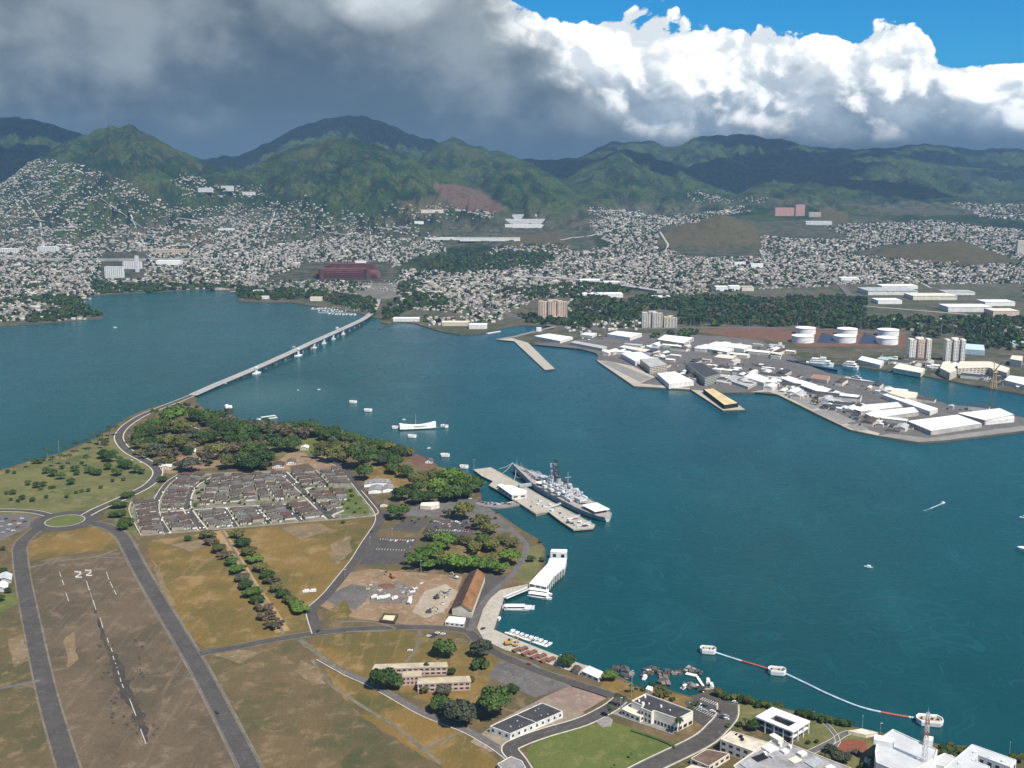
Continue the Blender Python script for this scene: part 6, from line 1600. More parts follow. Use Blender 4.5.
t, l = roof_building("pier_end_house", "white flat roofed house at the far end of the pier hall", [(550.4, 552), (551.6, 549.2), (567.3, 549.6), (566.8, 553)], 8.4, WHITE, WHITE, gz=0.0, parapet=.3, windows=7, winfrac=.4)
t = thing("floating_dock", "pale blue floating dock beside the white ferry", "dock", (*P(517, 607.5, .5).xy, 0))
a, b = P(502, 606.6, .8).xy - t.location.xy, P(534.5, 607.6, .8).xy - t.location.xy
mb = MB(); mb.curb([Vector((*a, 0)), Vector((*b, 0))], 7, -.2, .8); mb.build("deck", paint("pale_blue_deck", (.40, .52, .62)), t)
mb = MB(); mb.curb([Vector((*a, 0)), Vector((*b, 0))], .4, .8, 1.7, 3.2); mb.build("rail", WHITE, t)
mb = MB(); d = (b - a); mb.box((*a.lerp(b, .3), 2.4), (d.length * .35, 4.2, .25), math.atan2(d.y, d.x)); mb.build("canopy", AWN, t)
for u in (.05, .95):
    mb = MB(); p = a.lerp(b, u); mb.tube((p.x, p.y + 3, -2), (p.x, p.y + 3, 3.6), .3, .3, 6); mb.build("pile", TIMBER, t)
t = thing("footbridge", "pale footbridge ramp from the quay to the pier hall", "bridge", (*P(517, 594, 3).xy, 0))
q = [v - t.location.xy for v in (P(505, 598, 3).xy, P(530.5, 587.5, 3).xy)]
mb = MB(); mb.curb([Vector((*v, 0)) for v in q], 4.5, 2.4, 2.8); mb.build("deck", CONCRETE_GREY, t)
for s in (-1, 1):
    mb = MB(); mb.curb([Vector((*v, 0)) for v in q], .2, 2.8, 3.9, 2.1 * s); mb.build("rail", WHITE, t)
# small marina at the quay
t = thing("marina_pontoon", "pale floating pontoon with finger berths along the quay", "dock", (*P(525, 636, .4).xy, 0))
a, b = P(505, 632.2, .4).xy - t.location.xy, P(547, 646.5, .4).xy - t.location.xy; an = math.atan2((b - a).y, (b - a).x); u = (b - a).normalized(); nr = Vector((-u.y, u.x))
mb = MB(); mb.curb([Vector((*a, 0)), Vector((*b, 0))], 2.4, -.1, .5); mb.build("walkway", WHITE2, t)
for i in range(9):
    p = a.lerp(b, (i + .5) / 9); mb = MB(); mb.curb([Vector((*p, 0)), Vector((*(p + nr * 8), 0))], 1.0, -.1, .45); mb.build("finger_berth", WHITE2, t)
for i in range(9):
    p = t.location.xy + a.lerp(b, (i + .85) / 9) + nr * 5
    boat('motor', 0, 0, an + math.pi / 2, "small white boat in a berth of the quay pontoon", "boats in the quay pontoon berths", random.uniform(.75, 1.0), world=p)
# pipe stacks on the quay
PIPE = paint("rusty_pipe", (.16, .075, .055), .8, .35, .8); 
for i in range(8):
    p = P(517 + 4.6 * i + (i % 2) * 1.2, 650.6 + 1.75 * i - (i % 2) * 2.6, 2.1); t = thing("pipe_stack", "stack of rusty brown pipes lying on the quay", "pipes", (p.x, p.y, 2.1), an + math.pi / 2 * .9, "stacks of rusty pipes on the quay")
    for z, m in ((0, 5), (1, 4)):
        mb = MB()
        for j in range(m): mb.tube((-4.5, (j - (m - 1) / 2) * 1.0, .5 + z * .88), (4.5, (j - (m - 1) / 2) * 1.0, .5 + z * .88), .5, .5, 8)
        mb.build("pipe_layer", PIPE, t)
    mb = MB(); mb.box((-2.5, 0, .03), (.3, 6, .12)); mb.box((2.5, 0, .03), (.3, 6, .12)); mb.build("bearer", TIMBER, t)
# crane carrier and excavators
YEL = paint("machine_yellow", (.46, .27, .05), .5); 
def digger(px, py, rz, label, m, s=1.0):
    p = P(px, py, 2.1); t = thing("excavator", label, "excavator", (p.x, p.y, 2.1), rz); t.scale = (s, s, s)
    for y in (-1.2, 1.2):
        mb = MB(); mb.box((0, y, .45), (4.2, .7, .9)); mb.build("track", SHIPD, t)
    mb = MB(); mb.box((-.4, 0, 1.6), (3.6, 2.6, 1.3)); mb.build("body", m, t); mb = MB(); mb.box((.9, .6, 2.6), (1.4, 1.1, 1.5)); mb.build("cab", GLASS, t)
    mb = MB(); mb.tube((1.2, -.3, 2), (4.2, -.3, 5.4), .3, .25, 5); mb.tube((4.2, -.3, 5.4), (7.2, -.3, 3.6), .25, .2, 5); mb.build("boom_arm", m, t); mb = MB(); mb.box((7.3, -.3, 2.9), (1.0, 1.2, 1.1)); mb.build("bucket", SHIPD, t)
digger(508, 644.5, .3, "yellow crane machine on the quay by the pipe stacks", YEL, 1.4); digger(515, 646, 1.0, "second yellow machine beside the rusty pipes", YEL, 1.0)
digger(392, 578, 2.4, "orange digger on the spoil heap of the work yard", paint("machine_orange", (.36, .14, .03)), 1.3); digger(436.5, 598.5, .8, "dark machine in the middle of the pale sand", SHIPD, 1.2); digger(429, 612.5, .1, "low dark machine at the lower edge of the pale sand", SHIPD, 1.1); digger(456, 578.5, 2.6, "machine with white cab near the top of the rusty shed", WHITE2, 1.1)
def heap(name, label, px, py, r, h, m):
    p = P(px, py, 2.05); mb = MB(); g = random.Random(int(px)); n = 14; vs = [(0, 0, h)]
    for k_, f in ((0, .45), (1, .8), (2, 1.05)):
        for i in range(n):
            a = 2 * math.pi * i / n; q = r * f * g.uniform(.8, 1.2); vs.append((q * math.cos(a), q * math.sin(a) * .7, h * (1 - f) * g.uniform(.7, 1.2) if k_ < 2 else -.1))
    fs = [(0, 1 + i, 1 + (i + 1) % n) for i in range(n)] + [(1 + n * k_ + i, 1 + n * (k_ + 1) + i, 1 + n * (k_ + 1) + (i + 1) % n, 1 + n * k_ + (i + 1) % n) for k_ in (0, 1) for i in range(n)]
    o = mb.add([(p.x + a, p.y + b, p.z + c) for a, b, c in vs], fs).build(name, m, origin=tuple(p)); tag(o, label, "heap"); return o
heap("soil_heap", "orange brown soil heap behind the orange digger", 382, 578, 9, 3, MATS["bare_sandy_soil"]); heap("soil_heap", "dark soil heap below the orange digger", 386, 586.5, 10, 2, DIRT); heap("rubble_heap", "grey rubble heap in the middle of the work yard", 376, 588.5, 8, 1.6, MATS["grey_rubble_soil"]); heap("rubble_heap", "pale rubble heap near the pale sand", 409, 590, 6, 1.6, MATS["grey_rubble_soil"]); heap("rubble_heap", "rubble heap beside the row of white trucks", 400, 596, 6, 1.2, MATS["grey_rubble_soil"])
for a, b, s in [(405, 588, 1.5), (412, 592, 2), (408, 594, 1.6), (415, 588.5, 1.4), (403, 592.5, 1.3), (371, 585, 1.5), (368, 589, 1.2), (380, 590.5, 1.6), (384, 593, 1.2), (410, 597, 1.4), (447, 594, 1.8), (450, 591, 1.4), (446, 597.5, 1.5), (421, 583.5, 1.4), (443, 604, 1.2)]:
    p = P(a, b, 2.1); mb = MB(); mb.box((p.x, p.y, 2.1 + s * .5), (s * 3, s * 1.4, s), random.uniform(0, 3)); mb.cur = 1; mb.box((p.x, p.y, 2.1 + s * 1.08), (s * 2.2, s * 1.0, s * .15), .5)
    tag(mb.build("material_pallet", [(STEEL, WHITE2, CREAMW)[int(a) % 3], SHIPD], origin=tuple(p)), "small stack of materials lying in the work yard", "pallet", "stacks of materials in the work yard")
t, l = roof_building("walled_tank", "sunken tank with dark rim and cream floor beside the yard road", [(379.5, 621), (383.5, 614), (398.3, 614.8), (394.5, 622.8)], 1.6, paint("tank_dark_wall", (.06, .055, .03)), paint("tank_floor_cream", (.60, .52, .36)), parapet=0)
mb = MB(); l = [Vector(v) for v in l]; cc = sum(l, Vector((0, 0))) / 4
for i in range(4):
    a, b = l[i], l[(i + 1) % 4]; mb.prism([a, b, cc + (b - cc) * .76, cc + (a - cc) * .76], 1.5, 2.6)
mb.build("rim", MATS["tank_dark_wall"], t)
gable_building("white_hut", "tiny white gabled hut beside the work yard trucks", [(407.5, 602.5), (409, 598), (411.8, 598.6), (410.5, 603.3)], 2.6, 3.8, WHITE2, WHITE)
# sheds behind the point, bus shelter, park building
for i, (c, lab) in enumerate([([(368.5, 490.5), (371, 485.8), (382, 485), (381.5, 489.8)], "white fronted shed at the estate end of the grey roofed sheds"), ([(382.5, 489.6), (384.5, 485), (393, 484.2), (393, 488.4)], "white fronted shed at the tree end of the grey roofed sheds"), ([(364, 484), (366, 480.5), (389, 479), (391, 482.5)], "long grey roofed shed behind the white fronted sheds")]):
    gable_building("shed", lab, c, 4.4, 6.2, WHITE, paint("shed_grey_roof", (.22, .215, .21)), windows=0)
for i, (a, b) in enumerate([(370, 482.3), (376, 481.7), (382, 481.3), (387, 481)]):
    p = P(a, b, 7); mb = MB(); mb.box((p.x, p.y, 7.8), (3, 3, 1.6), .2); mb.cur = 1; mb.box((p.x, p.y, 8.75), (3.6, 3.6, .3), .2); tag(mb.build("roof_ventilator", [WHITE2, GREYROOF], origin=(p.x, p.y, 7)), "white box ventilator on the long grey shed roof", "ventilator", "ventilators on the long grey shed")
t, l = roof_building("curved_shelter", "cream low shelter with a curving roof beside the bus turning", [(420, 505.5), (421.5, 502.6), (439, 501.8), (439.5, 504.5), (431, 506.6)], 4.5, CREAMW, paint("cream_light_roof", (.66, .62, .50)), parapet=.2)
gable_building("park_house", "small brown roofed house between the parking lot and the estate road", [(380, 504.5), (381.5, 501), (388, 500.4), (387.5, 504)], 3.2, 5.2, CREAMW, paint("house_brown_roof", (.13, .095, .075)))
for (c, lab) in [([(272, 466), (274, 462.5), (285, 462), (284, 465.5)], "white roofed clubhouse behind the brown court"), ([(286, 462.5), (288, 459.5), (296, 459), (296, 462)], "pale pink roofed clubhouse beside the brown court"), ([(160, 467), (163, 464), (172, 463.5), (171, 467)], "cream house showing among the grove trees near the curved road"), ([(184, 452), (187, 449.5), (196, 449), (195, 452)], "white house in the middle of the grove"), ([(204, 452), (206, 449.5), (214, 449.5), (213, 452.4)], "tan house in the grove beside the white house"), ([(198, 457), (201, 454.5), (210, 454.5), (208, 457.5)], "pale brown house in the lower grove"), ([(214, 444), (216, 442), (222, 442), (221, 444.3)], "small pale house near the great dark trees"), ([(192, 427.5), (194, 425.5), (200, 425.3), (199, 427.6)], "small white house near the water in the grove"), ([(425, 461), (427, 459), (433, 459), (432, 461)], "tiny pale house on the bare red point"), ([(300, 448), (302, 446), (309, 445.6), (308, 448)], "white house beside the oval lawn")]:
    gable_building("grove_house", lab, c, 3.4, 5.6, [CREAMW, WHITE2][len(lab) % 2], [ROOFS[1], ROOFS[4], WHITE2][len(lab) % 3], windows=3)
# old water tower with a white head, landing stage by the grove
p = P(229, 418, 2); t = thing("round_tower", "old dark round tower with a white top at the edge of the grove", "tower", (p.x, p.y, 2))
mb = MB(); mb.lathe((0, 0, 0), [(7, -.3), (6.6, 15), (6.8, 15.2), (6.8, 17), (6, 17.2)], 16); mb.build("shaft", paint("mossy_tower", (.055, .062, .045), .9, .4, .2), t)
mb = MB(); mb.lathe((-2.6, 0, 17), [(3.4, 0), (3.4, 4), (2.4, 5.4)], 12); mb.lathe((3.2, 0, 17), [(3.2, 0), (3.2, 2.6), (2, 4)], 12); mb.build("cap", WHITE, t)
t = thing("landing_stage", "pale landing stage in the water behind the grove", "dock", (*P(266, 418.5, 1).xy, 0))
a, b = P(257, 419.5, 1).xy - t.location.xy, P(276.5, 417, 1).xy - t.location.xy
mb = MB(); mb.curb([Vector((*a, 0)), Vector((*b, 0))], 8, .2, 1.4); mb.build("deck", WHITE2, t); mb = MB(); mb.curb([Vector((*a.lerp(b, .2), 0)), Vector((*a.lerp(b, .95), 0))], 6, 3.8, 4.1); mb.build("canopy", paint("pale_blue_canopy", (.50, .62, .62)), t)
for u_ in (.05, .35, .65, .95):
    mb = MB(); p_ = a.lerp(b, u_); mb.tube((p_.x, p_.y, -2), (p_.x, p_.y, 3.9), .3, .3, 6); mb.build("pile", STEEL, t)
# quay end house, wall of the shore, ruined piers
gable_building("quay_house", "small dark roofed hut at the end of the pale quay", [(572, 669), (575, 665.5), (581.5, 668), (578.5, 672)], 3.0, 4.2, CREAMW, ROOFS[1])
roof_building("quay_white_shed", "long white roofed shed on the shore beyond the dark roofed hut", [(581.5, 671), (589, 665.5), (603, 671.8), (598.5, 678.5)], 3.6, WHITE2, WHITE, parapet=.1, windows=5)
def ruin(label, pts, seed):
    o = P(*pts[0], 0); t = thing("ruined_pier", label, "pier", (o.x, o.y, 0)); g = random.Random(seed)
    for i in range(17):
        (x0, y0), (x1, y1) = g.choice(list(zip(pts[:-1], pts[1:]))); u_ = g.random(); q = P(x0 + (x1 - x0) * u_ + g.uniform(-1.5, 1.5), y0 + (y1 - y0) * u_ + g.uniform(-1, 1), .8)
        s = g.uniform(1.5, 4.5); mb = MB(); vs = [Vector(v) for v in ((-1, -1, -1), (1, -1, -1), (1, 1, -1), (-1, 1, -1), (-1, -1, 1), (1, -1, 1), (1, 1, 1), (-1, 1, 1))]
        from mathutils import Euler
        e = Euler((g.uniform(-.5, .5), g.uniform(-.5, .5), g.uniform(0, 3))).to_matrix()
        mb.add([tuple(e @ Vector((v.x * s * g.uniform(.8, 1.3), v.y * s * .5, v.z * s * .28)) + q - Vector((o.x, o.y, 0))) for v in vs], [(3, 2, 1, 0), (4, 5, 6, 7), (0, 1, 5, 4), (1, 2, 6, 5), (2, 3, 7, 6), (3, 0, 4, 7)])
        mb.build("concrete_slab", [MATS["grey_concrete"], paint("old_dark_concrete", (.085, .078, .072)), paint("rusty_concrete", (.065, .056, .05)), WHITE2][g.choice((0, 1, 1, 1, 1, 1, 2, 2))], t)
    for i in range(14):
        (x0, y0), (x1, y1) = g.choice(list(zip(pts[:-1], pts[1:]))); u_ = g.random(); q = P(x0 + (x1 - x0) * u_ + g.uniform(-2, 2), y0 + (y1 - y0) * u_ + g.uniform(-1.4, 1.4), 0) - Vector((o.x, o.y, 0))
        mb = MB(); mb.tube((q.x, q.y, -2), (q.x + g.uniform(-.4, .4), q.y, g.uniform(1.5, 4)), .4, .35, 6); mb.build("pile", TIMBER, t)
ruin("broken concrete pier fragments beside the bright umbrella tree on the bank", [(614, 670), (620, 668), (627, 672), (630, 679)], 1)
ruin("broken concrete pier with pale slabs behind the black roofed building", [(645, 676), (650, 671), (656, 669), (661, 674), (663, 682)], 2)
ruin("tangle of broken pier slabs at the end of the car park", [(684, 688), (692, 684), (703, 690), (712, 686)], 3)
ruin("thin line of broken pier deck out in the water off the car park", [(668, 674), (680, 671), (692, 670), (700, 673)], 4)
t = thing("slipway_ramp", "pair of brown timber slipway rails running into the water", "slipway", (*P(666, 683, 1).xy, 0))
for x0, y0, x1, y1 in [(659, 671, 664, 684), (664, 672, 669, 684)]:
    a, b = P(x0, y0, .6) - t.location, P(x1, y1, 2.2) - t.location; mb = MB(); mb.curb([a, b], 3.2, [a.z - .6, b.z - .6], [a.z, b.z]); mb.build("rail_beam", paint("weathered_timber", (.20, .165, .13)), t)
t = thing("pale_jetty", "pale narrow jetty with a white gangway at the end of the car park", "dock", (*P(700, 684, 1).xy, 0))
for x0, y0, x1, y1, w in [(686, 673, 697, 675.5, 4), (697, 676, 707, 692, 2.2), (696, 684, 706, 693, 2.6)]:
    a, b = P(x0, y0, 1.2) - t.location, P(x1, y1, 1.2) - t.location; mb = MB(); mb.curb([a, b], w, .6, 1.2); mb.build("deck", WHITE2, t)
for x, y, rz, lab in [(649, 672, .4, "small white boat among the broken pier slabs"), (645, 677.5, 1.2, "white boat at the foot of the broken pier"), (711.5, 685.5, 1.5, "white boat moored by the pale jetty"), (708, 681, 1.4, "second small boat moored by the pale jetty"), (685, 687, .8, "grey boat among the tangle of slabs")]:
    boat('motor', x, y, rz, lab, None, 1.1)
roof_building("shore_hut", "small white hut on the bank between the ruined piers", [(645.5, 688.5), (648, 685.5), (653, 687), (652, 691)], 2.8, WHITE2, WHITE, parapet=0)
# poles and flagstaffs on the island
def pole(px, py, h, label, group=None, gz=2.0, name="light_pole", arm=True, r=.16):
    p = P(px, py, gz); t = thing(name, label, "pole", (p.x, p.y, gz), 0, group); mb = MB(); mb.tube((0, 0, -.2), (0, 0, h), r, r * .6, 6); mb.build("post", STEEL, t)
    mb = MB(); mb.box((.5 if arm else 0, 0, h), (1.6 if arm else .5, .4, .25)); mb.build("lamp_head", WHITE2, t)
pole(474, 469.5, 14, "tall pole at the outer corner of the battleship pier", gz=3.2, r=.25); pole(59, 452, 16, "tall thin pole on the lagoon shore", r=.25); pole(631.5, 697, 22, "tall pole behind the black roofed white building", r=.22)
pole(620.5, 712.5, 12, "lamp post at the bend of the road by the white building"); pole(556, 728, 9, "lamp post beside the long white building's road"); pole(862, 731, 12, "flagpole on the seafront wall", arm=False); pole(880, 736, 10, "lamp post near the tall white block", r=.15); pole(1009, 758, 12, "thin pole behind the court block", arm=False); pole(421, 572, 12, "pale lamp post in front of the umbrella trees", r=.28)
for i, (x, y) in enumerate([(530, 652), (560, 665), (585, 676), (470, 622), (505, 572), (392, 536), (410, 555), (440, 530), (370, 545), (345, 578)]):
    pole(x, y, 9, "grey lamp post along the quay road and the parking lots", "lamp posts along the quay road")

# ---------------------------------------------------------------- cars
CARC = [("white", (.66, .66, .65)), ("silver", (.40, .41, .42)), ("black", (.022, .022, .025)), ("dark blue", (.035, .055, .12)), ("red", (.30, .035, .03)), ("beige", (.42, .36, .27))]
def car_proto(cname, c, truck=False):
    t = thing("parked_truck" if truck else "parked_car", "", "truck" if truck else "car"); m = paint("car_" + cname.replace(' ', '_'), c, .35, .04, 1, 0, .5)
    mb = MB()
    if truck: mb.box((.8, 0, 1.7), (4.6, 2.3, 2.4)); mb.box((-2.4, 0, 1.3), (1.6, 2.1, 1.7))
    else: mb.prism([(-2.2, -.88), (2.2, -.88), (2.2, .88), (-2.2, .88)], .35, .92); mb.loft([(-1.7, -.8), (1.2, -.8), (1.2, .8), (-1.7, .8)], .92, [(-1.3, -.66), (.5, -.66), (.5, .66), (-1.3, .66)], 1.46)
    mb.build("body", m, t)
    mb = MB()
    if truck: mb.box((-3.22, 0, 1.65), (.08, 1.8, .7))
    else: mb.loft([(-1.68, -.83), (1.22, -.83), (1.22, .83), (-1.68, .83)], .96, [(-1.32, -.70), (.54, -.70), (.54, .70), (-1.32, .70)], 1.40, top=False)
    mb.build("window_pane", GLASS, t)
    mb = MB()
    for x in (-1.35, 1.35):
        for y in (-.85, .85): mb.tube((x, y - .1, .34), (x, y + .1, .34), .34, .34, 8)
    mb.build("wheel_set", BLACK, t)
    return t
CP_ = {c[0]: car_proto(*c) for c in CARC}; TR = car_proto("white", (.66, .66, .65), True); CU = set()
def car(px, py, rz, where, colour=None, truck=False, label=None, group=None, z=2.12, s=1.0):
    p = P(px, py, z); nm = "white" if truck else (colour or random.choices([c[0] for c in CARC], (6, 4, 4, 2, 1, 2))[0]); pr = TR if truck else CP_[nm]; key = ("t" if truck else "") + nm
    lab = label or f"{nm} {'box truck' if truck else 'car'} {where}"
    if key not in CU: CU.add(key); o = pr; o.location = (p.x, p.y, z); o.rotation_euler = (0, 0, rz); o['label'] = lab; o['group'] = group or ("vehicles " + where)
    else: o = dup(pr, (p.x, p.y, z), rz, lab, group or ("vehicles " + where))
    o.scale = (s, s, s); return o
r_ = random.Random(31)
for x, y in [(431, 522), (435, 521.6), (438, 522.3), (443, 524.5), (449, 524.8), (456, 521.8), (458, 522.5), (460, 524), (463, 526), (445, 527.3), (450, 527), (455, 531), (460, 531.5), (465, 531), (436, 527), (466, 523.5), (469, 530), (452, 522)]: car(x, y, r_.uniform(-.15, .15) + 1.2, "in the visitors' parking lot above the umbrella trees")
for x, y in [(391, 541), (396, 541.3), (400, 541.5), (408, 542), (413, 541), (412, 521), (415, 523), (419, 519.5), (403, 521), (399, 518.5), (426, 517)]: car(x, y, 1.3, "in the lower parking lots beside the umbrella trees")
for i, (x, y) in enumerate([(374, 598), (379.5, 599), (384, 598.5), (394.5, 599.2), (387, 597.6)]): car(x, y, .6, "in the row in the middle of the work yard", truck=True)
for x, y in [(306, 592.5), (313, 592)]: car(x, y, .2, "parked on the dirt verge beside the straw field", truck=True)
for x, y, rz, c, lab in [(371.5, 532, 1.2, "black", "black car on the road at the estate corner"), (217, 713, -1.0, "black", "black car on the runway road near the lower edge"), (131.5, 460.5, -.7, "white", None), (140, 463, -.6, "white", None), (318, 631.5, 1.3, "black", None), (483, 629, .7, "black", "black car alone on the pale quay"), (529, 664.5, -.5, "red", "red car on the road below the pipe stacks"), (533, 640, .3, "silver", None), (206, 394, .3, "black", "black car on the near end of the causeway"), (226, 384, .3, "white", None), (707.5, 690, .4, "beige", None), (735, 702.5, -.5, "white", "white car on the verge behind the car park"), (541, 655, .3, "white", None), (497, 513, .4, "black", None), (470, 499, .2, "white", None), (410, 651, .2, "white", None), (443, 634.5, .2, "white", None)]:
    onb = y < 395.5; car(x, y, rz, "", c, label=lab or f"{c} car on the {'causeway' if onb else 'road'} {'over the water' if onb else 'near ' + ('the curved grove' if y < 470 else 'the quay' if x > 400 else 'the avenue')}", z=6.2 if onb else 2.2)
for x, y in [(431.5, 634.8), (435, 635.2), (429, 636.5), (433, 637), (437.5, 633.5)]: car(x, y, .3, "on the small dark lot behind the domed tree")
for i in range(12): x = r_.uniform(691, 728); car(x, 702 + (x - 690) * .42 + r_.uniform(-3, 3), -.5, "in the car park behind the black roofed building")
for x, y in [(2, 522), (6, 519), (10, 525), (14, 521), (18, 527), (22, 519), (8, 530), (13, 531), (3, 533), (19, 524), (25, 522), (1, 527)]: car(x, y, .6, "in the parking lot beyond the roundabout")
for i in range(60):
    e = EST[i % 8]; k_ = r_.randrange(len(e) - 1); u_ = r_.random(); x, y = e[k_][0] + (e[k_ + 1][0] - e[k_][0]) * u_, e[k_][1] + (e[k_ + 1][1] - e[k_][1]) * u_
    car(x + r_.choice((-1.9, 1.9)), y, math.pi / 2 + .5, "parked along the estate streets", s=1.0)
for i in range(24): u_ = r_.random(); car(480 + 36 * u_ + r_.uniform(-1, 1), 502.8 + 2.6 * math.sin(u_ * 3) - r_.uniform(0, 1.6), .1, "parked on the pier causeway", z=2.5)
for px_, py_, lab in [(6, 577, "green roofed house at the road junction by the runway"), (2, 586, "white roofed house below the green roofed house")]:
    gable_building("roadside_house", lab, [(px_ - 8, py_ + 2), (px_ - 5, py_ - 4), (px_ + 6, py_ - 3), (px_ + 5, py_ + 3)], 3.4, 5.4, WHITE2, WHITE2 if 'white' in lab else LGREY)
for x, y, r in [(2, 571, 5), (8, 590, 4), (-3, 582, 5), (0, 598, 5), (3, 548, 3)]: tree('dark', x, y, r, "beside the houses at the runway junction", "trees at the runway junction")
patch("roadside_lawn", [(-30, 600), (12, 592), (20, 601), (14, 606), (-30, 630)], LAWN, .06)
# ---------------------------------------------------------------- the shipyard across the water
def rb(name, label, px, h, wall=WHITE2, roof=WHITE, **k): return roof_building(name, label, px, h, wall, roof, **{**dict(parapet=0.3), **k})[0]
HALLW = paint('hall_wall_grey', (.40, .38, .34), .8, .25, .1); PINKW = paint("pinkish_wall", (.52, .40, .33)); SAGE = paint("sage_wall", (.36, .37, .31)); BEIGE = paint("beige_wall", (.52, .47, .37)); OCHRE = paint("ochre_roof", (.55, .43, .22), .85, .2, .06); PALEG = paint("pale_grey_roof", (.36, .36, .355), .8, .2, .06)
rb("warehouse", "white flat warehouse behind the concrete apron at the shipyard corner", [(621, 353.4), (641, 351.6), (651, 357.5), (635.5, 361.5)], 9)
rb("office_block", "beige four storey block between the two white warehouses of the shipyard", [(640, 359), (656.4, 357.6), (667.3, 364.5), (650, 367)], 14, BEIGE, PALEG, windows=7, storeys=4, winfrac=.85, band=True)
rb("warehouse", "big white warehouse with black side nearest the shipyard sea wall", [(657, 373.5), (675, 371.4), (694, 381), (669, 384)], 9, windows=0)
rb("office_block", "sage green six storey block with dark roof beside the sea wall", [(685.3, 363), (701.7, 362.6), (720.5, 373.6), (705, 378)], 16, SAGE, TARROOF, windows=6, storeys=5, winfrac=.85, band=True)
t = rb("pier_shed", "yellow roofed shed standing on the short wide pier", [(703.3, 389.2), (713, 388.2), (738.4, 403.2), (724.4, 405.2)], 7, BLACK, OCHRE)  # black walls stand in for the shade inside the open sides
rb("low_office", "low white building right of the sage green block", [(722, 378), (735, 375), (757, 382.5), (748, 387)], 4.5, WHITE2, PALEG, windows=6)
for c, h, w, r, lab in [([(534, 336), (549, 333.6), (573, 337), (560, 341)], 6, WHITE2, WHITE, "long white shed nearest the finger pier"), ([(580, 334.4), (586, 332.3), (597, 333.2), (592, 335.8)], 6, WHITE2, WHITE, "small white shed by the shore trees above the cove"), ([(607, 334), (617, 330.8), (642, 333.4), (630, 337.5)], 8, WHITE2, WHITE, "white gabled warehouse beyond the grey railway sheds"), ([(570, 342.4), (575, 340.7), (607, 346.4), (602, 348.6)], 6, BEIGE, PALEG, "long pale shed along the inner cove"), ([(619, 347), (624, 345.3), (650, 349.6), (645, 352)], 6, WHITE2, CREAMW, "long cream shed above the white flat warehouse"),
                         ([(657, 339.5), (665, 334.6), (694, 337.6), (684, 343.5)], 8, HALLW, WHITE, "largest white warehouse in front of the grey apartments"), ([(696, 347), (706, 344), (734, 348.5), (727, 352)], 8, WHITE2, WHITE, "long white shed below the big white double shed"), ([(707, 344.6), (716, 341.6), (752, 345.4), (744, 349)], 8, WHITE2, WHITE, "big white double shed in front of the red earth"), ([(714, 357), (719, 354.2), (737, 355.2), (732, 359)], 6, PINKW, CREAMW, "pinkish roofed shed in the middle of the shipyard"), ([(744, 377), (751, 372), (769, 378), (764, 383)], 7, WHITE2, WHITE, "white warehouse at the bend of the sea wall"),
                         ([(769, 380.5), (773, 377.6), (782, 380), (779, 384)], 7, WHITE2, WHITE, "small white warehouse beside the longest white shed"), ([(779, 377.6), (785, 374.8), (841, 392), (830, 396)], 6, HALLW, WHITE, "longest white shed running along the outer quay"), ([(830, 396.8), (834, 394.2), (862, 395.4), (860, 399.6)], 7, WHITE2, TARROOF, "white walled shed with dark roof at the end of the longest shed"), ([(848, 407.5), (857, 405.4), (898, 402), (903, 406.6), (861, 411.5)], 6.5, HALLW, WHITE, "farther of the two white gabled sheds on the outer quay"), ([(865, 413.6), (874, 411), (914, 407), (919, 412), (874, 418)], 6.5, HALLW, WHITE, "nearer of the two white gabled sheds on the outer quay"),
                         ([(888, 393), (894, 389.4), (918, 392.6), (916, 398), (905, 398)], 9, BEIGE, CREAMW, "tan block on the inner basin quay"), ([(882, 394.6), (890, 393.2), (938, 408.5), (930, 411.6)], 7, WHITE2, WHITE, "long narrow white shed between the tan block and the big white halls"), ([(907, 421), (958, 414.6), (982, 423.4), (931, 431)], 7, HALLW, WHITE, "broadest white hall near the tip of the shipyard"), ([(957, 413.2), (1000, 408.2), (1014, 414.4), (985, 420.4)], 8, HALLW, WHITE, "white hall behind the broadest hall at the shipyard tip"), ([(986, 421.5), (988, 419), (1014, 416), (1014.5, 418.6)], 6, WHITE2, WHITE, "low white lean-to below the hall at the shipyard tip"),
                         ([(770, 353), (775, 348.6), (783, 350), (781, 355)], 7, WHITE2, CREAMW, "cream roofed shed above the ship slip"), ([(858, 359.5), (862, 356), (884, 361), (880, 365)], 8, WHITE2, WHITE, "white roofed shed on the far side of the slip"), ([(877, 359), (881, 356.5), (898, 358.4), (895, 361)], 7, WHITE2, paint("pale_green_roof", (.36, .45, .38)), "pale green roofed shed beside the white shed over the slip"), ([(893, 368), (899, 363), (925, 368.5), (921, 373)], 9, CREAMW, paint("cream_light_roof", (.66, .62, .50)), "cream dockside building on the far basin quay"), ([(940, 368), (943, 362), (950, 361), (957, 370), (950, 373)], 14, CREAMW, CREAMW, "pale angular block at the end of the cream flats"),
                         ([(957, 365), (960, 361.4), (990, 361.4), (1010, 368), (1007, 373), (988, 367.5), (958, 368.5)], 15, BEIGE, CREAMW, "long cream block of flats bent along the far basin"), ([(1010, 359), (1012, 355.3), (1023, 356), (1022, 361)], 14, CREAMW, CREAMW, "square cream block near the edge of the far basin"), ([(1004, 380), (1010, 375.4), (1030, 378), (1028, 386)], 8, WHITE2, WHITE, "white building on the far quay at the crane"), ([(964, 349), (966, 343.6), (984, 345), (985, 350.6)], 11, paint("pale_blue_wall", (.45, .55, .62)), paint("pale_blue_roof", (.45, .58, .66)), "pale blue hall beside the farther twin tower"), ([(1008, 344), (1011, 340.6), (1026, 341.4), (1026, 345)], 7, WHITE2, paint("teal_roof", (.25, .45, .40)), "teal roofed hall near the edge of the far trees")]:
    q = c if len(c) != 5 else c
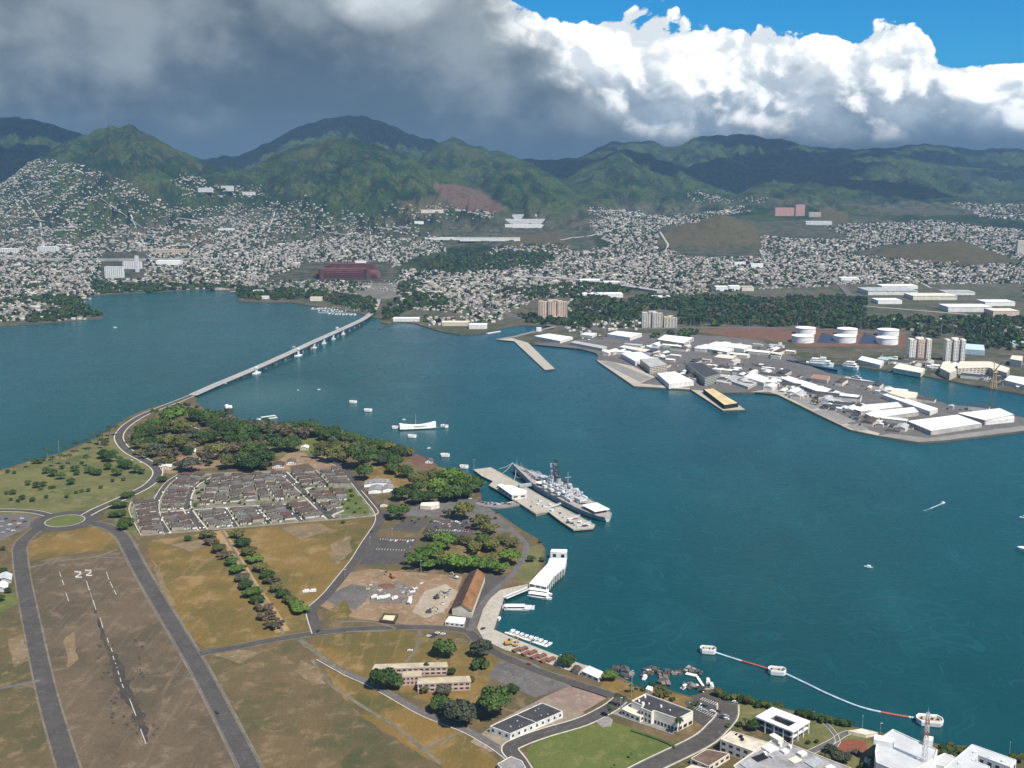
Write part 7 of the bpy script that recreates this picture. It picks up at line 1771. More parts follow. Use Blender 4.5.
    rb("shed" if "shed" in lab else "hall" if "hall" in lab else "block_of_flats" if "flats" in lab else "warehouse", lab, q, h, w, r, windows=8 if "flats" in lab else 0, storeys=4 if "flats" in lab else 1)
# twin towers
def tower(label, x0, x1, ytop, ybot, mats, gz=2.0, d=16, name="tower_block", cols=None):
    g0, g1 = P(x0, ybot, gz), P(x1, ybot, gz); w = (g1 - g0).length; h = (ybot - ytop) * mpp((x0 + x1) / 2, ybot, gz) / math.cos(R(7.5)); u = (g1 - g0).normalized(); b = Vector((-u.y, u.x, 0)); c = (g0 + g1) / 2
    t = thing(name, label, "tower block", tuple(c), math.atan2(u.y, u.x)); n = len(mats); W = w / n
    for i, m in enumerate(mats):
        x = -w / 2 + W * (i + .5); dd = 2.2 * ((i % 2) * 2 - 1)
        mb = MB(); mb.box((x, d / 2 + dd, h / 2 - (1.5 if i % 2 else 0)), (W * .995, d, h - (3 if i % 2 else 0))); bay = mb.build("bay", m, t)
        mb = MB(); ns = max(3, int(h / 3.2))
        for s in range(ns):
            for k_ in (-.25, .25): mb.box((x + k_ * W, dd - .05, (s + .6) * h / ns * .95), (W * .26, .1, h / ns * .42))
        mb.build("window_pane_grid", GLASS if m is not BLACK else SHIPD, bay)
    mb = MB(); mb.box((0, d / 2, h + 1.2), (w * .35, d * .5, 3.4)); mb.build("lift_house", mats[0], t)
    return t
TANW = paint("tan_tower_wall", (.62, .47, .36)); OFFW = paint("off_white_tower_wall", (.72, .68, .61)); GREYW = paint("grey_tower_wall", (.50, .48, .44)); BROWNW = paint("brown_tower_wall", (.50, .38, .29))
tower("tower block with pale and tan bays, nearer the fuel tanks", 908.5, 930, 339, 361, [OFFW, OFFW, TANW, TANW, OFFW]); tower("tower block with grey and white bays beside the pale blue hall", 945, 964, 339.5, 361, [OFFW, GREYW, OFFW, GREYW, OFFW])
tower("broad brown tower block with flat top beside the inlet woods", 538.5, 567, 301, 318.5, [BROWNW, TANW, BROWNW, TANW, TANW, BROWNW]); tower("grey apartment block, taller of the pair before the woods", 642, 662.5, 312.5, 327.5, [GREYW, BEIGE, GREYW, BEIGE]); tower("lower grey apartment wing beside the taller grey block", 664, 677, 317, 327.5, [BEIGE, GREYW])
rb("low_hall", "low tan podium at the foot of the broad brown tower", [(548, 317), (552, 315.5), (563, 316), (561, 318)], 6, TANW, TANROOF)
# tanks
TW = paint("tank_white", (.74, .73, .70), .6, .08, .05)
for i, (x, y, r, lab) in enumerate([(808, 335, 10, "far white fuel tank of the pair nearest the red earth"), (805.5, 343.5, 11, "near white fuel tank of the pair nearest the red earth"), (850, 336, 10, "far white fuel tank of the middle pair"), (848, 343.5, 11, "near white fuel tank of the middle pair"), (891.5, 337, 10.5, "far white fuel tank of the pair nearest the tower blocks"), (890.5, 345.3, 10.8, "near white fuel tank of the pair nearest the tower blocks")]):
    p = P(x, y, 2); s = mpp(x, y); rr = r * s; p.y += rr; t = thing("fuel_tank", lab, "tank", tuple(p), 0, None)
    mb = MB(); mb.lathe((0, 0, 0), [(rr, -.3), (rr, 15)], 32); mb.build("shell", TW, t); mb = MB(); mb.lathe((0, 0, 15), [(rr * 1.01, -.3), (rr * 1.01, .15), (rr * .5, 1.6), (.5, 2.2)], 32); mb.build("roof", TW, t)
    mb = MB(); mb.lathe((0, 0, 15), [(rr * 1.02, -1.2), (rr * 1.02, -.5)], 32); mb.build("rim", PALEG, t)
    mb = MB()
    for j in range(14): a = -1.9 + j * .09; mb.box((rr * 1.02 * math.cos(a), rr * 1.02 * math.sin(a), 1 + j), (.9, .9, .3), a)
    mb.build("stair", STEEL, t)
for c, lab in [([(816, 343), (822, 333), (832, 335.5), (838, 343.5)], "dark blue lined bank between the first and middle tanks"), ([(858, 344), (864, 333), (874, 336), (881, 344.5)], "dark blue lined bank between the middle and last tanks")]:
    q = PP(c, 2); o = sum(q, Vector((0, 0, 0))) / 4; mb = MB(); mb.loft([(p.x, p.y) for p in ccw(q)], 1.9, [(o.x + (p.x - o.x) * .8, o.y + (p.y - o.y) * .8) for p in ccw(q)], 5.5); tag(mb.build("lined_bank", paint("navy_liner", (.03, .045, .075), .6), origin=(o.x, o.y, 2)), lab, "bank")
# ships in the basin
def big_ship(px0, py0, px1, py1, B, Hh, label, hullm, topm, tiers):
    a, b = P(px0, py0, 0), P(px1, py1, 0); d = b - a; L = d.length; c = (a + b) / 2; t = thing("ship", label, "ship", (c.x, c.y, 0), math.atan2(d.y, d.x))
    mb = MB(); hull_mb(mb, L, B, Hh + .3); mb.build("hull", hullm, t); mb = MB(); mb.box((-L * .03, 0, Hh + .05), (L * .78, B * .72, .3)); mb.build("deck", topm, t)
    z = Hh
    for x, l, w, h in tiers:
        mb = MB(); mb.box((x * L, 0, z + h / 2), (l * L, w * B, h)); s = mb.build("superstructure", topm, t); mb = MB(); mb.box((x * L, 0, z + h * .62), (l * L * 1.004, w * B * 1.01, h * .22)); mb.build("window_pane", GLASS, s); z += h
    mb = MB(); mb.tube((0, 0, z), (0, 0, z + 9), .4, .2, 5); mb.build("mast", STEEL, t); return t
big_ship(806, 365, 834, 367, 17, 7, "white ship with long upper decks in the slip by the barge", WHITE, WHITE, [(0, .7, .8, 5), (-.05, .5, .7, 4), (.1, .2, .6, 3)])
big_ship(858, 370, 842, 368.5, 20, 7, "stubby white ship at the mouth of the slip", WHITE, WHITE2, [(0, .75, .85, 5), (0, .5, .7, 4)])
big_ship(788, 361.5, 838, 372, 12, 4, "long low dark blue barge along the slip", paint("dark_blue_hull", (.03, .06, .13)), SHIPD, [(-.3, .1, .5, 2)])
big_ship(845, 379, 874, 384, 11, 4, "pale grey vessel on the inner basin quay", SHIPL, SHIPL, [(-.1, .3, .5, 4), (-.1, .12, .4, 3)])
rb("brick_shed", "pinkish brick shed by the pale grey vessel", [(810, 378), (814, 374.4), (830, 376), (827, 380.5)], 7, PINKW, paint("brick_roof", (.30, .17, .12)))
# crane on the far quay
p = P(992.5, 389, 2); t = thing("dock_crane", "tall tan dock crane on the far basin quay", "crane", tuple(p)); YT = paint("crane_tan", (.52, .37, .18))
mb = MB()
for sx in (-1, 1):
    for sy in (-1, 1): mb.tube((4 * sx, 4 * sy, 0), (2 * sx, 2 * sy, 30), .9, .7, 5)
mb.build("leg_tower", YT, t); mb = MB(); mb.box((0, 0, 32), (9, 7, 6)); mb.build("cab", YT, t); mb = MB(); mb.tube((0, -2, 34), (2, -26, 56), 1.1, .7, 5); mb.tube((0, 2, 34), (0, 4, 50), 1, .6, 5); mb.tube((0, 4, 50), (2, -26, 56), .3, .3, 4); mb.build("jib", YT, t)
p = P(993, 388, 2); t.location = tuple(p)
# finger pier end, yard lamps
for i, (x, y, h) in enumerate([(605, 333, 26), (634, 330, 24), (749, 332, 26), (797, 333, 26), (843, 331, 24), (890, 331, 24), (941, 335, 26), (981, 338, 26), (533, 316, 26), (566, 324, 24), (609, 327, 24), (690, 332, 24)]): pole(x, y, h, "tall yard light mast on the mainland shore", "tall yard light masts on the mainland", r=.55)
r_ = random.Random(77)
def on_land(px, py, polys): return any(bool(in_poly(px, py, q)) for q in polys)
YARD = [[(572, 339), (640, 334.5), (700, 341), (765, 346), (700, 352), (640, 349)], [(560, 346), (610, 350), (660, 352), (700, 362), (745, 362), (790, 372), (840, 396), (900, 424), (920, 430), (890, 432), (850, 420), (800, 400), (760, 386), (700, 384), (650, 368), (615, 356)], [(700, 350), (780, 345), (800, 352), (775, 360), (730, 358)], [(840, 384), (880, 386), (940, 408), (990, 410), (960, 412), (900, 400)], [(870, 352), (930, 362), (1000, 376), (1024, 390), (990, 384), (930, 372), (890, 366)]]
SIGN = [WHITE2, STEEL, BEIGE, PALEG, CREAMW, PINKW]
k_n = 0
while k_n < 285:
    x, y = r_.uniform(556, 1024), r_.uniform(344, 434)
    if not on_land(x, y, YARD): continue
    k_n += 1; p = P(x, y, 2.1); l, w, h = (r_.uniform(24, 52), r_.uniform(11, 19), r_.uniform(5, 8)) if k_n % 4 == 0 else (r_.uniform(7, 26), r_.uniform(5, 12), r_.uniform(2.5, 6)); rz = -.55 + r_.choice((0, math.pi / 2)); mb = MB(); c_, s_ = math.cos(rz), math.sin(rz)
    mb.box((p.x, p.y, 2.1 + h / 2), (l, w, h), rz); mb.cur = 1
    mb.gable(*[(p.x + a * c_ - b * s_, p.y + a * s_ + b * c_) for a, b in ((-l / 2, -w / 2), (l / 2, -w / 2), (l / 2, w / 2), (-l / 2, w / 2))], 2.12 + h, 2.1 + h + w * .16)
    tag(mb.build("yard_hut", [SIGN[k_n % 6], [WHITE, PALEG, TARROOF, WHITE2, ROOFS[1]][k_n % 5]], origin=(p.x, p.y, 2.1)), f"{'mid sized' if k_n % 4 == 0 else 'small'} {['white', 'grey', 'dark', 'off white', 'brown'][k_n % 5]} roofed hut among the shipyard sheds", "hut", "small huts of the shipyard")
for i in range(110):
    while True:
        x, y = r_.uniform(556, 1024), r_.uniform(344, 434)
        if on_land(x, y, YARD): break
    car(x, y, -.55 + r_.choice((0, 1.57)), "parked among the shipyard sheds", s=1.15)
for i in range(40):
    while True:
        x, y = r_.uniform(700, 1024), r_.uniform(344, 410)
        if on_land(x, y, YARD): break
    tree(('dark', 'olive', 'dark', 'shrub')[i % 4], x, y - 1, r_.uniform(1.6, 3.0), "between the shipyard sheds", "trees between the shipyard sheds")

# ---------------------------------------------------------------- the mainland: far landmarks
def far_block(name, label, px, py, wpx, hpx, dep, wall, roof, cat="building", rz=0.0, group=None, tiers=None):
    """a building seen far off: centre of its foot, size in pixels"""
    p = PT(px, py) if py < 285 else P(px, py, 2.0); s = (p.y * CP - (p.z - CAMZ) * SP) / F; w, h = wpx * s, hpx * s; t = thing(name, label, cat, (p.x, p.y, p.z - 1), rz, group)
    mb = MB(); mb.box((0, dep / 2, h / 2 + .5), (w, dep, h + 1)); mb.build("wall", wall, t); mb = MB(); mb.box((0, dep / 2, h + 1.2), (w * 1.01, dep * 1.02, .5)); mb.build("roof", roof, t)
    if h > 17:
        mb = MB(); n = max(2, int(h / 3.6))
        for s_ in range(n):
            m = max(3, int(w / 7))
            for j in range(m): mb.box((-w / 2 + w * (j + .5) / m, -.06, 1 + (s_ + .55) * h / n), (w / m * .6, .12, h / n * .45))
        mb.build("window_pane_grid", GLASS, t)
    return t
REDB = paint("stadium_rust_red", (.13, .045, .038), .8, .25, .05); REDD = paint("stadium_dark_red", (.10, .035, .032), .9)
def stadium():
    p = PT(345, 279); s = (p.y * CP - (p.z - CAMZ) * SP) / F; t = thing("stadium", "rust red oval stadium with tall side stands before the town", "stadium", (p.x, p.y, p.z - 1))
    w = 46 * s; d = 150; h = 11 * s
    for nm, x, y, ww, dd, hh in (("stand", 0, 0, w, 34, h), ("stand", 0, d, w, 34, h * 1.15), ("end_stand", -w * .62, d / 2 - 10, 34, d * .8, h * .6), ("end_stand", w * .62, d / 2 - 10, 34, d * .8, h * .6)):
        mb = MB(); c_ = [(x - ww / 2, y - dd / 2), (x + ww / 2, y - dd / 2), (x + ww / 2, y + dd / 2), (x - ww / 2, y + dd / 2)]; mx, my = 0, d / 2 - 10
        q = [(a + (mx - a) * .10, b + (my - b) * .10) for a, b in c_]; mb.loft(c_, -1, q, hh); st = mb.build(nm, REDB, t)
        mb = MB()
        for k_ in range(5): f = k_ / 5; mb.box((x, y - dd / 2 - .5 + f * 3, hh * (f + .1)), (ww * .99, .8, hh * .07))
        mb.build("tier_rail", REDD if nm == "stand" else REDB, st)
    for x in (-w * .5, w * .5):
        for y in (-10, d): mb = MB(); mb.lathe((x, y, 0), [(11, 0), (11, h * .95)], 14); mb.build("ramp_tower", REDD, t)
    mb = MB(); mb.sheet([(-w * .45, 20), (w * .45, 20), (w * .45, d - 20), (-w * .45, d - 20)], 2); mb.build("pitch", MATS["mown_lawn"], t)
    mb = MB(); mb.box((w * .22, d + 10, h * 1.15 + 4), (w * .25, 4, 8)); mb.build("scoreboard", WHITE, t)
stadium()
for a in [("hospital", "white hospital wing nearest the lagoon", 114, 278, 18, 11, 18, WHITE, WHITE2), ("hospital", "long white hospital wing beside the slim tower", 132, 269, 18, 7, 18, WHITE, WHITE2), ("hospital_tower", "slim white hospital tower", 137, 272, 3.2, 16, 10, WHITE, WHITE2), ("school", "long white building on the hill below the dark cloud", 205, 192, 14, 4, 22, WHITE, WHITE), ("school", "bright white block on the hill spur", 227, 191, 12, 5, 22, WHITE, WHITE), ("school", "white low block at the end of the hill spur", 246, 195, 18, 3, 16, WHITE, WHITE), ("warehouse", "white warehouse above the lagoon town", 47, 252, 19, 5, 30, WHITE, WHITE), ("warehouse", "white warehouse at the edge of the lagoon town", 8, 254, 17, 5, 30, WHITE, WHITE),
          ("warehouse", "tan roofed market hall above the hospital", 170, 254, 30, 4, 40, TANW, TANROOF), ("warehouse", "long white shed beside the slim hospital tower", 168, 265, 24, 4, 40, WHITE, WHITE), ("clubhouse", "small white pavilion by the brown hillside field", 226, 231, 16, 2.5, 20, WHITE2, WHITE), ("factory", "top white terrace of the hillside factory", 520, 219, 34, 4, 40, WHITE, WHITE), ("factory", "middle white terrace of the hillside factory", 532, 224, 54, 4.5, 40, WHITE, WHITE), ("factory", "lower white terrace of the hillside factory", 527, 228.5, 44, 3, 40, WHITE2, WHITE), ("warehouse", "white shed at the foot of the brown spur", 419, 224, 9, 2.5, 20, WHITE, WHITE), ("warehouse", "white block above the quarry road", 432, 213, 22, 3, 24, CREAMW, WHITE),
          ("warehouse", "long white roof above the dark woods", 455, 240, 60, 2, 40, WHITE2, WHITE), ("warehouse", "long pale roof behind the stadium woods", 490, 241, 60, 3, 50, WHITE2, PALEG), ("hospital", "pink hospital, tallest block", 800, 216, 9, 11, 30, paint("pink_wall", (.62, .33, .28)), PINKW), ("hospital", "pink hospital, long wing", 786, 216, 22, 8, 30, MATS["pink_wall"] if "pink_wall" in MATS else PINKW, PINKW), ("hospital", "pale grey annex beside the pink hospital", 815, 217, 12, 4.5, 26, BEIGE, WHITE2), ("school", "long white roof below the pink hospital", 819, 225, 26, 3.5, 40, WHITE, WHITE), ("tower_block", "cream tower block at the edge of the far town", 1022, 254, 10, 13, 20, CREAMW, CREAMW), ("tank_house", "white box on the tan clearing, nearer the hill", 740, 266, 11, 3.5, 24, WHITE, WHITE), ("tank_house", "white box on the tan clearing, nearer the town", 757, 268, 12, 4, 24, WHITE, WHITE),
          ("warehouse", "white gabled hall, first of the three beside the freeway woods", 722, 291, 12, 4, 40, WHITE, WHITE), ("warehouse", "white gabled hall, middle of the three beside the freeway woods", 735, 290.5, 11, 4, 40, WHITE, WHITE), ("warehouse", "yellowish gabled hall, last of the three beside the freeway woods", 748, 291, 12, 4, 40, CREAMW, TANROOF), ("warehouse", "long white roof above the lagoon wood", 603, 297.5, 40, 3, 60, WHITE, WHITE), ("warehouse", "white roof beside the freeway bend", 590, 283, 20, 3, 40, WHITE, WHITE), ("warehouse", "second white roof below the freeway bend", 612, 285, 16, 3, 40, WHITE2, WHITE), ("warehouse", "white roofs by the freeway woods", 662, 300, 18, 3, 40, WHITE2, WHITE),
          ("depot", "vast pale grey roof behind the tree belt", 893, 295, 50, 4, 110, WHITE2, PALEG), ("depot", "white roof behind the vast pale depot", 900, 289, 36, 3, 60, WHITE, WHITE), ("depot", "cream flat roof beside the vast pale depot", 935, 300, 44, 4, 80, CREAMW, CREAMW), ("depot", "white low depot in front of the cream roof", 890, 304, 24, 3.5, 60, WHITE, WHITE), ("depot", "wide white depot at the end of the tree belt", 970, 312, 44, 5, 70, WHITE2, WHITE), ("depot", "pink walled depot nearest the tree belt's end", 1006, 317, 26, 6, 60, PINKW, CREAMW), ("depot", "white depot behind the pink walled depot", 1000, 306, 30, 4, 60, WHITE, WHITE), ("depot", "grey depot with white front up the valley", 960, 295, 30, 3, 60, WHITE2, PALEG), ("warehouse", "white shed by the valley road", 850, 282, 18, 4, 40, WHITE, WHITE), ("visitor_hall", "long white visitor hall on the shore by the jetty", 406, 321.6, 26, 3, 26, WHITE2, WHITE), ("visitor_hall", "white shore museum roof at the green point", 478, 329, 18, 4, 30, WHITE2, WHITE), ("visitor_hall", "tan shore hall beside the museum roof", 455, 326, 26, 3.5, 30, BEIGE, CREAMW), ("terminal", "white ferry landing house at the corner of the finger pier", 539, 331.5, 5, 3.5, 10, WHITE, WHITE), ("terminal", "cream boathouse by the marina", 316, 301, 12, 3.6, 16, CREAMW, CREAMW), ("boathouse", "white boathouse on the wooded spit", 258, 293.5, 10, 3, 16, WHITE2, WHITE), ("boathouse", "second white boathouse on the wooded spit", 264, 299, 9, 2.6, 14, WHITE2, WHITE)]:
    far_block(*a)
# far roads draped on the slopes
def far_road(name, px, w, mat, lift=1.0, flat=False):
    q = []
    for (x0, y0), (x1, y1) in zip(px[:-1], px[1:]):
        for i in range(8): u_ = i / 8; q.append((x0 + (x1 - x0) * u_, y0 + (y1 - y0) * u_))
    q.append(px[-1]); pts = [PT(*v) for v in q]
    mb = MB(); zs = [p.z + lift for p in pts]; mb.curb(pts, w, [z - lift - 2 for z in zs], zs); return tag(mb.build(name, mat), kind='structure')
PALEROAD = paint("pale_far_road", (.33, .315, .285), .9, .15, .02)
far_road("road", [(0, 260), (60, 260.5), (120, 261), (180, 260.5), (236, 261)], 16, PALEROAD, 9); far_road("road", [(515, 278), (560, 280), (600, 284), (640, 290), (660, 293)], 26, PALEROAD, 8); far_road("road", [(230, 222), (240, 245), (252, 262), (256, 278)], 14, PALEROAD, 2); far_road("road", [(100, 198), (125, 215), (142, 228)], 9, PALEROAD, 2); far_road("road", [(560, 240), (590, 236), (620, 228), (640, 215)], 12, PALEROAD, 2); far_road("road", [(825, 270), (838, 282), (850, 296)], 22, MATS["faded_asphalt"], 2); far_road("road", [(660, 232), (668, 245), (664, 262)], 9, PALEROAD, 2)
for q_ in ([(128, 208), (138, 232), (150, 257)], [(186, 222), (200, 248), (206, 262)], [(275, 212), (266, 238), (262, 258)], [(20, 190), (40, 220), (44, 250)], [(310, 216), (330, 236), (350, 256)], [(370, 226), (372, 246), (380, 262)], [(0, 214), (50, 222), (110, 232), (160, 240)], [(160, 216), (230, 224), (300, 228), (380, 240)], [(600, 222), (620, 246), (640, 276)], [(700, 262), (760, 268), (830, 270), (900, 272), (1000, 276)], [(760, 250), (770, 270), (790, 288)], [(900, 262), (910, 276), (930, 288)]): far_road("road", q_, 8, PALEROAD, 1.6)
far_road("road", [(440, 268), (500, 272), (540, 262), (570, 246)], 16, MATS["faded_asphalt"], 2)
def flat_road(px, w, mat): q = smooth_line(PP(px, 2.0), 4); mb = MB(); ROADZ[0] += .003; mb.strip(q, w, ROADZ[0] + .2); return tag(mb.build("road", mat), kind='structure')
flat_road([(378, 301), (379, 296), (395, 293), (430, 296), (480, 305), (520, 318), (560, 327), (620, 329), (700, 328), (800, 328.5), (900, 333), (1024, 338)], 20, ASPHALT_OLD); flat_road([(230, 292), (270, 290), (310, 296), (350, 301), (378, 300)], 16, PALEROAD); flat_road([(840, 304), (900, 309), (960, 314), (1020, 320)], 12, PALEROAD); flat_road([(0, 300), (30, 298), (50, 310), (30, 320)], 10, ASPHALT_OLD); flat_road([(30, 298), (60, 292)], 10, PALEROAD)
# ---------------------------------------------------------------- far houses and trees
URB = [([(-40, 168), (40, 160), (62, 163), (100, 172), (135, 186), (152, 200), (172, 208), (215, 206), (250, 203), (300, 203), (350, 212), (400, 222), (440, 238), (445, 252), (410, 258), (400, 266), (300, 266), (240, 290), (100, 291), (85, 320), (-60, 324)], 1.0), ([(170, 180), (202, 176), (212, 192), (178, 195)], 1.3), ([(205, 186), (262, 186), (270, 197), (205, 200)], .8), ([(385, 210), (445, 205), (500, 212), (500, 218), (430, 222)], .7),
       ([(590, 208), (640, 212), (690, 222), (660, 228), (655, 246), (690, 258), (690, 296), (600, 284), (530, 272), (560, 256), (610, 246), (590, 228)], 1.1), ([(685, 192), (758, 190), (770, 202), (690, 203)], .35), ([(950, 203), (1040, 205), (1040, 222), (985, 218)], .4), ([(930, 220), (1040, 232), (1040, 262), (1010, 258), (960, 240), (880, 246), (850, 254), (840, 225)], .8), ([(680, 258), (870, 256), (960, 265), (1040, 262), (1040, 300), (940, 292), (860, 284), (760, 290), (690, 294)], 1.25), ([(760, 236), (850, 240), (850, 258), (762, 256)], .8), ([(820, 225), (930, 224), (960, 240), (860, 244)], .6),
       ([(400, 270), (470, 272), (540, 270), (585, 280), (600, 296), (605, 312), (575, 314), (565, 300), (535, 300), (500, 318), (430, 312), (400, 306)], 1.15), ([(420, 318), (500, 316), (500, 322), (430, 326)], .6), ([(500, 246), (560, 244), (600, 266), (560, 272), (470, 276), (460, 268)], .35), ([(240, 284), (330, 280), (370, 286), (360, 296), (300, 292)], .3), ([(860, 318), (1024, 322), (1024, 334), (900, 330)], .35), ([(900, 345), (1024, 350), (1024, 375), (960, 360)], .5), ([(540, 318), (640, 320), (640, 330), (570, 332)], .3), ([(640, 215), (700, 214), (740, 205), (750, 212), (715, 216), (690, 224)], .5)]
WOOD = [([(560, 302), (600, 293), (618, 303), (640, 298), (720, 296), (760, 299), (840, 297), (900, 303), (960, 313), (1030, 318), (1030, 337), (960, 336), (900, 330), (800, 327), (700, 326), (680, 325), (675, 314), (645, 309), (640, 322), (600, 320), (560, 314)], 1.6), ([(-40, 300), (25, 304), (45, 296), (80, 298), (95, 308), (103, 317), (80, 319), (40, 322), (-60, 324), (-60, 318), (30, 318), (60, 308), (40, 303)], 1.3), ([(236, 286), (262, 290), (300, 290), (340, 296), (376, 300), (376, 316), (352, 308), (310, 298), (262, 301), (236, 298)], 1.2), ([(90, 284), (236, 286), (232, 290), (95, 294)], 1.0), ([(400, 296), (440, 294), (450, 306), (410, 310), (385, 322), (382, 312)], .9), ([(415, 272), (440, 256), (470, 245), (545, 252), (555, 260), (515, 268), (460, 274)], .9), ([(395, 300), (402, 280), (420, 282), (415, 298)], .8), ([(520, 316), (560, 312), (600, 320), (585, 327), (530, 324)], 1.3), ([(950, 345), (1024, 340), (1024, 362), (960, 358)], 1.0), ([(890, 336), (1024, 338), (1024, 348), (930, 344)], .8), ([(640, 340), (690, 331), (700, 334), (690, 339)], .6), ([(990, 290), (1030, 286), (1030, 300), (1000, 300)], .8), ([(500, 290), (540, 287), (600, 282), (640, 292), (600, 296), (540, 300)], .6)]
def scatter(n, y0, y1, polys, gen, exclude=()):
    YY = np.sqrt(gen.uniform(y0 ** 2, y1 ** 2, n)); pxs = gen.uniform(-60, 1084, n); XX = (pxs - 512) / F * (YY * CP + 60 * SP)
    ZZ = np.where(YY > SEA_Y, H(XX, YY), 2.0); ZZ = np.maximum(ZZ, 2.0); sx, sy = pix(XX, YY, ZZ)
    jx = sx + 4 * fbm(XX / 120, YY / 120, 3); jy = sy + 3 * fbm(XX / 120 + 9, YY / 120, 3)
    den = np.zeros(n)
    for q, w in polys: den = np.where(in_poly(jx, jy, q), np.maximum(den, w), den)
    for q in exclude: den = np.where(in_poly(sx, sy, q), 0, den)
    return XX, YY, ZZ, den, sx, sy
SHORE = [(p.x, p.y) for p in MAINLAND]
def hit_land(XX, YY): return (YY > 3600) | in_poly(XX, YY, SHORE)
def far_houses():
    gen = np.random.default_rng(5)
    XX, YY, ZZ, den, sx, sy = scatter(125000, 2450, 7600, URB, gen)
    clump = fbm(XX / 260, YY / 260, 4)
    keep = (gen.uniform(0, 1.35, len(XX)) < den * np.clip(.95 + 1.4 * clump, .15, 1.4)) & hit_land(XX, YY) & (den > 0)
    for (x0, y0, x1, y1) in [(300, 262, 392, 281), (100, 252, 146, 279), (536, 298, 570, 320), (498, 212, 562, 230), (772, 203, 834, 226), (866, 284, 1024, 318), (706, 284, 758, 293)]: keep &= ~((sx > x0) & (sx < x1) & (sy > y0) & (sy < y1))
    XX, YY = XX[keep], YY[keep]
    # streets: every quarter has its own grid, houses stand in rows along it
    cx, cy = np.floor(XX / 420 + .6 * fbm(XX / 500, YY / 500, 2)), np.floor(YY / 420 + .6 * fbm(XX / 500 + 5, YY / 500, 2)); ROT = np.sin(cx * 12.9898 + cy * 78.233) * 43758.5453; ROT = (ROT - np.floor(ROT)) * 1.2 - .6
    uu, vv = XX * np.cos(ROT) + YY * np.sin(ROT), -XX * np.sin(ROT) + YY * np.cos(ROT)
    vv = np.round(vv / 21) ; vv = vv * 21 + np.where(vv % 2 == 0, 4.5, -4.5) + gen.normal(0, 1.2, len(vv)); uu = np.round(uu / 13) * 13 + gen.normal(0, 1.4, len(uu))
    XX, YY = uu * np.cos(ROT) - vv * np.sin(ROT), uu * np.sin(ROT) + vv * np.cos(ROT)
    _, first = np.unique(np.stack([np.round(XX / 9), np.round(YY / 9)]), axis=1, return_index=True); XX, YY, ROT = XX[first], YY[first], ROT[first]
    ok = hit_land(XX, YY); XX, YY, ROT = XX[ok], YY[ok], ROT[ok]
    ZZ = np.maximum(np.where(YY > SEA_Y, H(XX, YY), 2.0), 2.0)
    o = np.argsort(YY); XX, YY, ZZ = XX[o], YY[o], ZZ[o]; n = len(XX)
    L = gen.uniform(7, 12.5, n); B = gen.uniform(5.5, 8.5, n); h = gen.uniform(2.5, 4.5, n)
    big = gen.uniform(0, 1, n) < .035; L = np.where(big, L * 2.6, L); B = np.where(big, B * 1.7, B); h = np.where(big, h * 1.6, h)
    rz = ROT[o] + gen.choice([0, np.pi / 2], n, p=[.8, .2]) + gen.normal(0, .06, n)
    co, si = np.cos(rz), np.sin(rz)
    base = np.array([(-.5, -.5, 0), (.5, -.5, 0), (.5, .5, 0), (-.5, .5, 0), (-.5, -.5, 1), (.5, -.5, 1), (.5, .5, 1), (-.5, .5, 1), (-.42, 0, 1.45), (.42, 0, 1.45)])
    lx = base[:, 0][None] * L[:, None]; ly = base[:, 1][None] * B[:, None]; lz = (base[:, 2][None] * 1.0) * h[:, None] + ZZ[:, None] - 1.0 * (base[:, 2][None] == 0)
    V = np.stack([XX[:, None] + lx * co[:, None] - ly * si[:, None], YY[:, None] + lx * si[:, None] + ly * co[:, None], lz], -1)
    tri = np.array([(0, 1, 5), (0, 5, 4), (1, 2, 6), (1, 6, 5), (2, 3, 7), (2, 7, 6), (3, 0, 4), (3, 4, 7), (4, 5, 9), (4, 9, 8), (6, 7, 8), (6, 8, 9), (5, 6, 9), (7, 4, 8)])
    mats = [paint('far_wall', (.27, .25, .22)), paint("far_roof_white", (.50, .465, .41)), paint("far_roof_grey", (.235, .215, .195)), paint("far_roof_brown", (.145, .105, .082)), paint("far_roof_tan", (.33, .28, .22)), paint("far_roof_dark", (.09, .09, .092))]
    rc = gen.choice([1, 2, 3, 4, 5], n, p=[.17, .28, .20, .18, .17])
    # the nearest ones stand as houses of their own
    NN = 135
    for i in range(NN):
        loc = V[i] - np.array([XX[i], YY[i], ZZ[i]]); me = bpy.data.meshes.new("house"); me.from_pydata([tuple(v) for v in loc], [], [tuple(f) for f in tri])
        me.materials.append(HWALL2); me.materials.append(mats[rc[i]]); me.polygons.foreach_set('material_index', [0] * 8 + [1] * 6)
        ob = bpy.data.objects.new("house", me); COL.objects.link(ob); ob.location = (XX[i], YY[i], ZZ[i])
        tag(ob, f"{'mid sized' if k_n % 4 == 0 else 'small'} {['', 'white', 'grey', 'brown', 'tan', 'dark'][rc[i]]} roofed house of the shore town across the harbour", "house", "houses of the shore town")
    V, rc = V[NN:], rc[NN:]; n -= NN
    Fc = (tri[None] + (np.arange(n) * 10)[:, None, None]).reshape(-1, 3); mi = np.concatenate([np.zeros((n, 8), int), np.repeat(rc[:, None], 6, 1)], 1).ravel()
    tag(np_mesh("distant_houses", V.reshape(-1, 3), Fc, mats, mi), "thousands of small pale houses covering the far slopes", "houses", kind='stuff')
    return n
NH = far_houses()
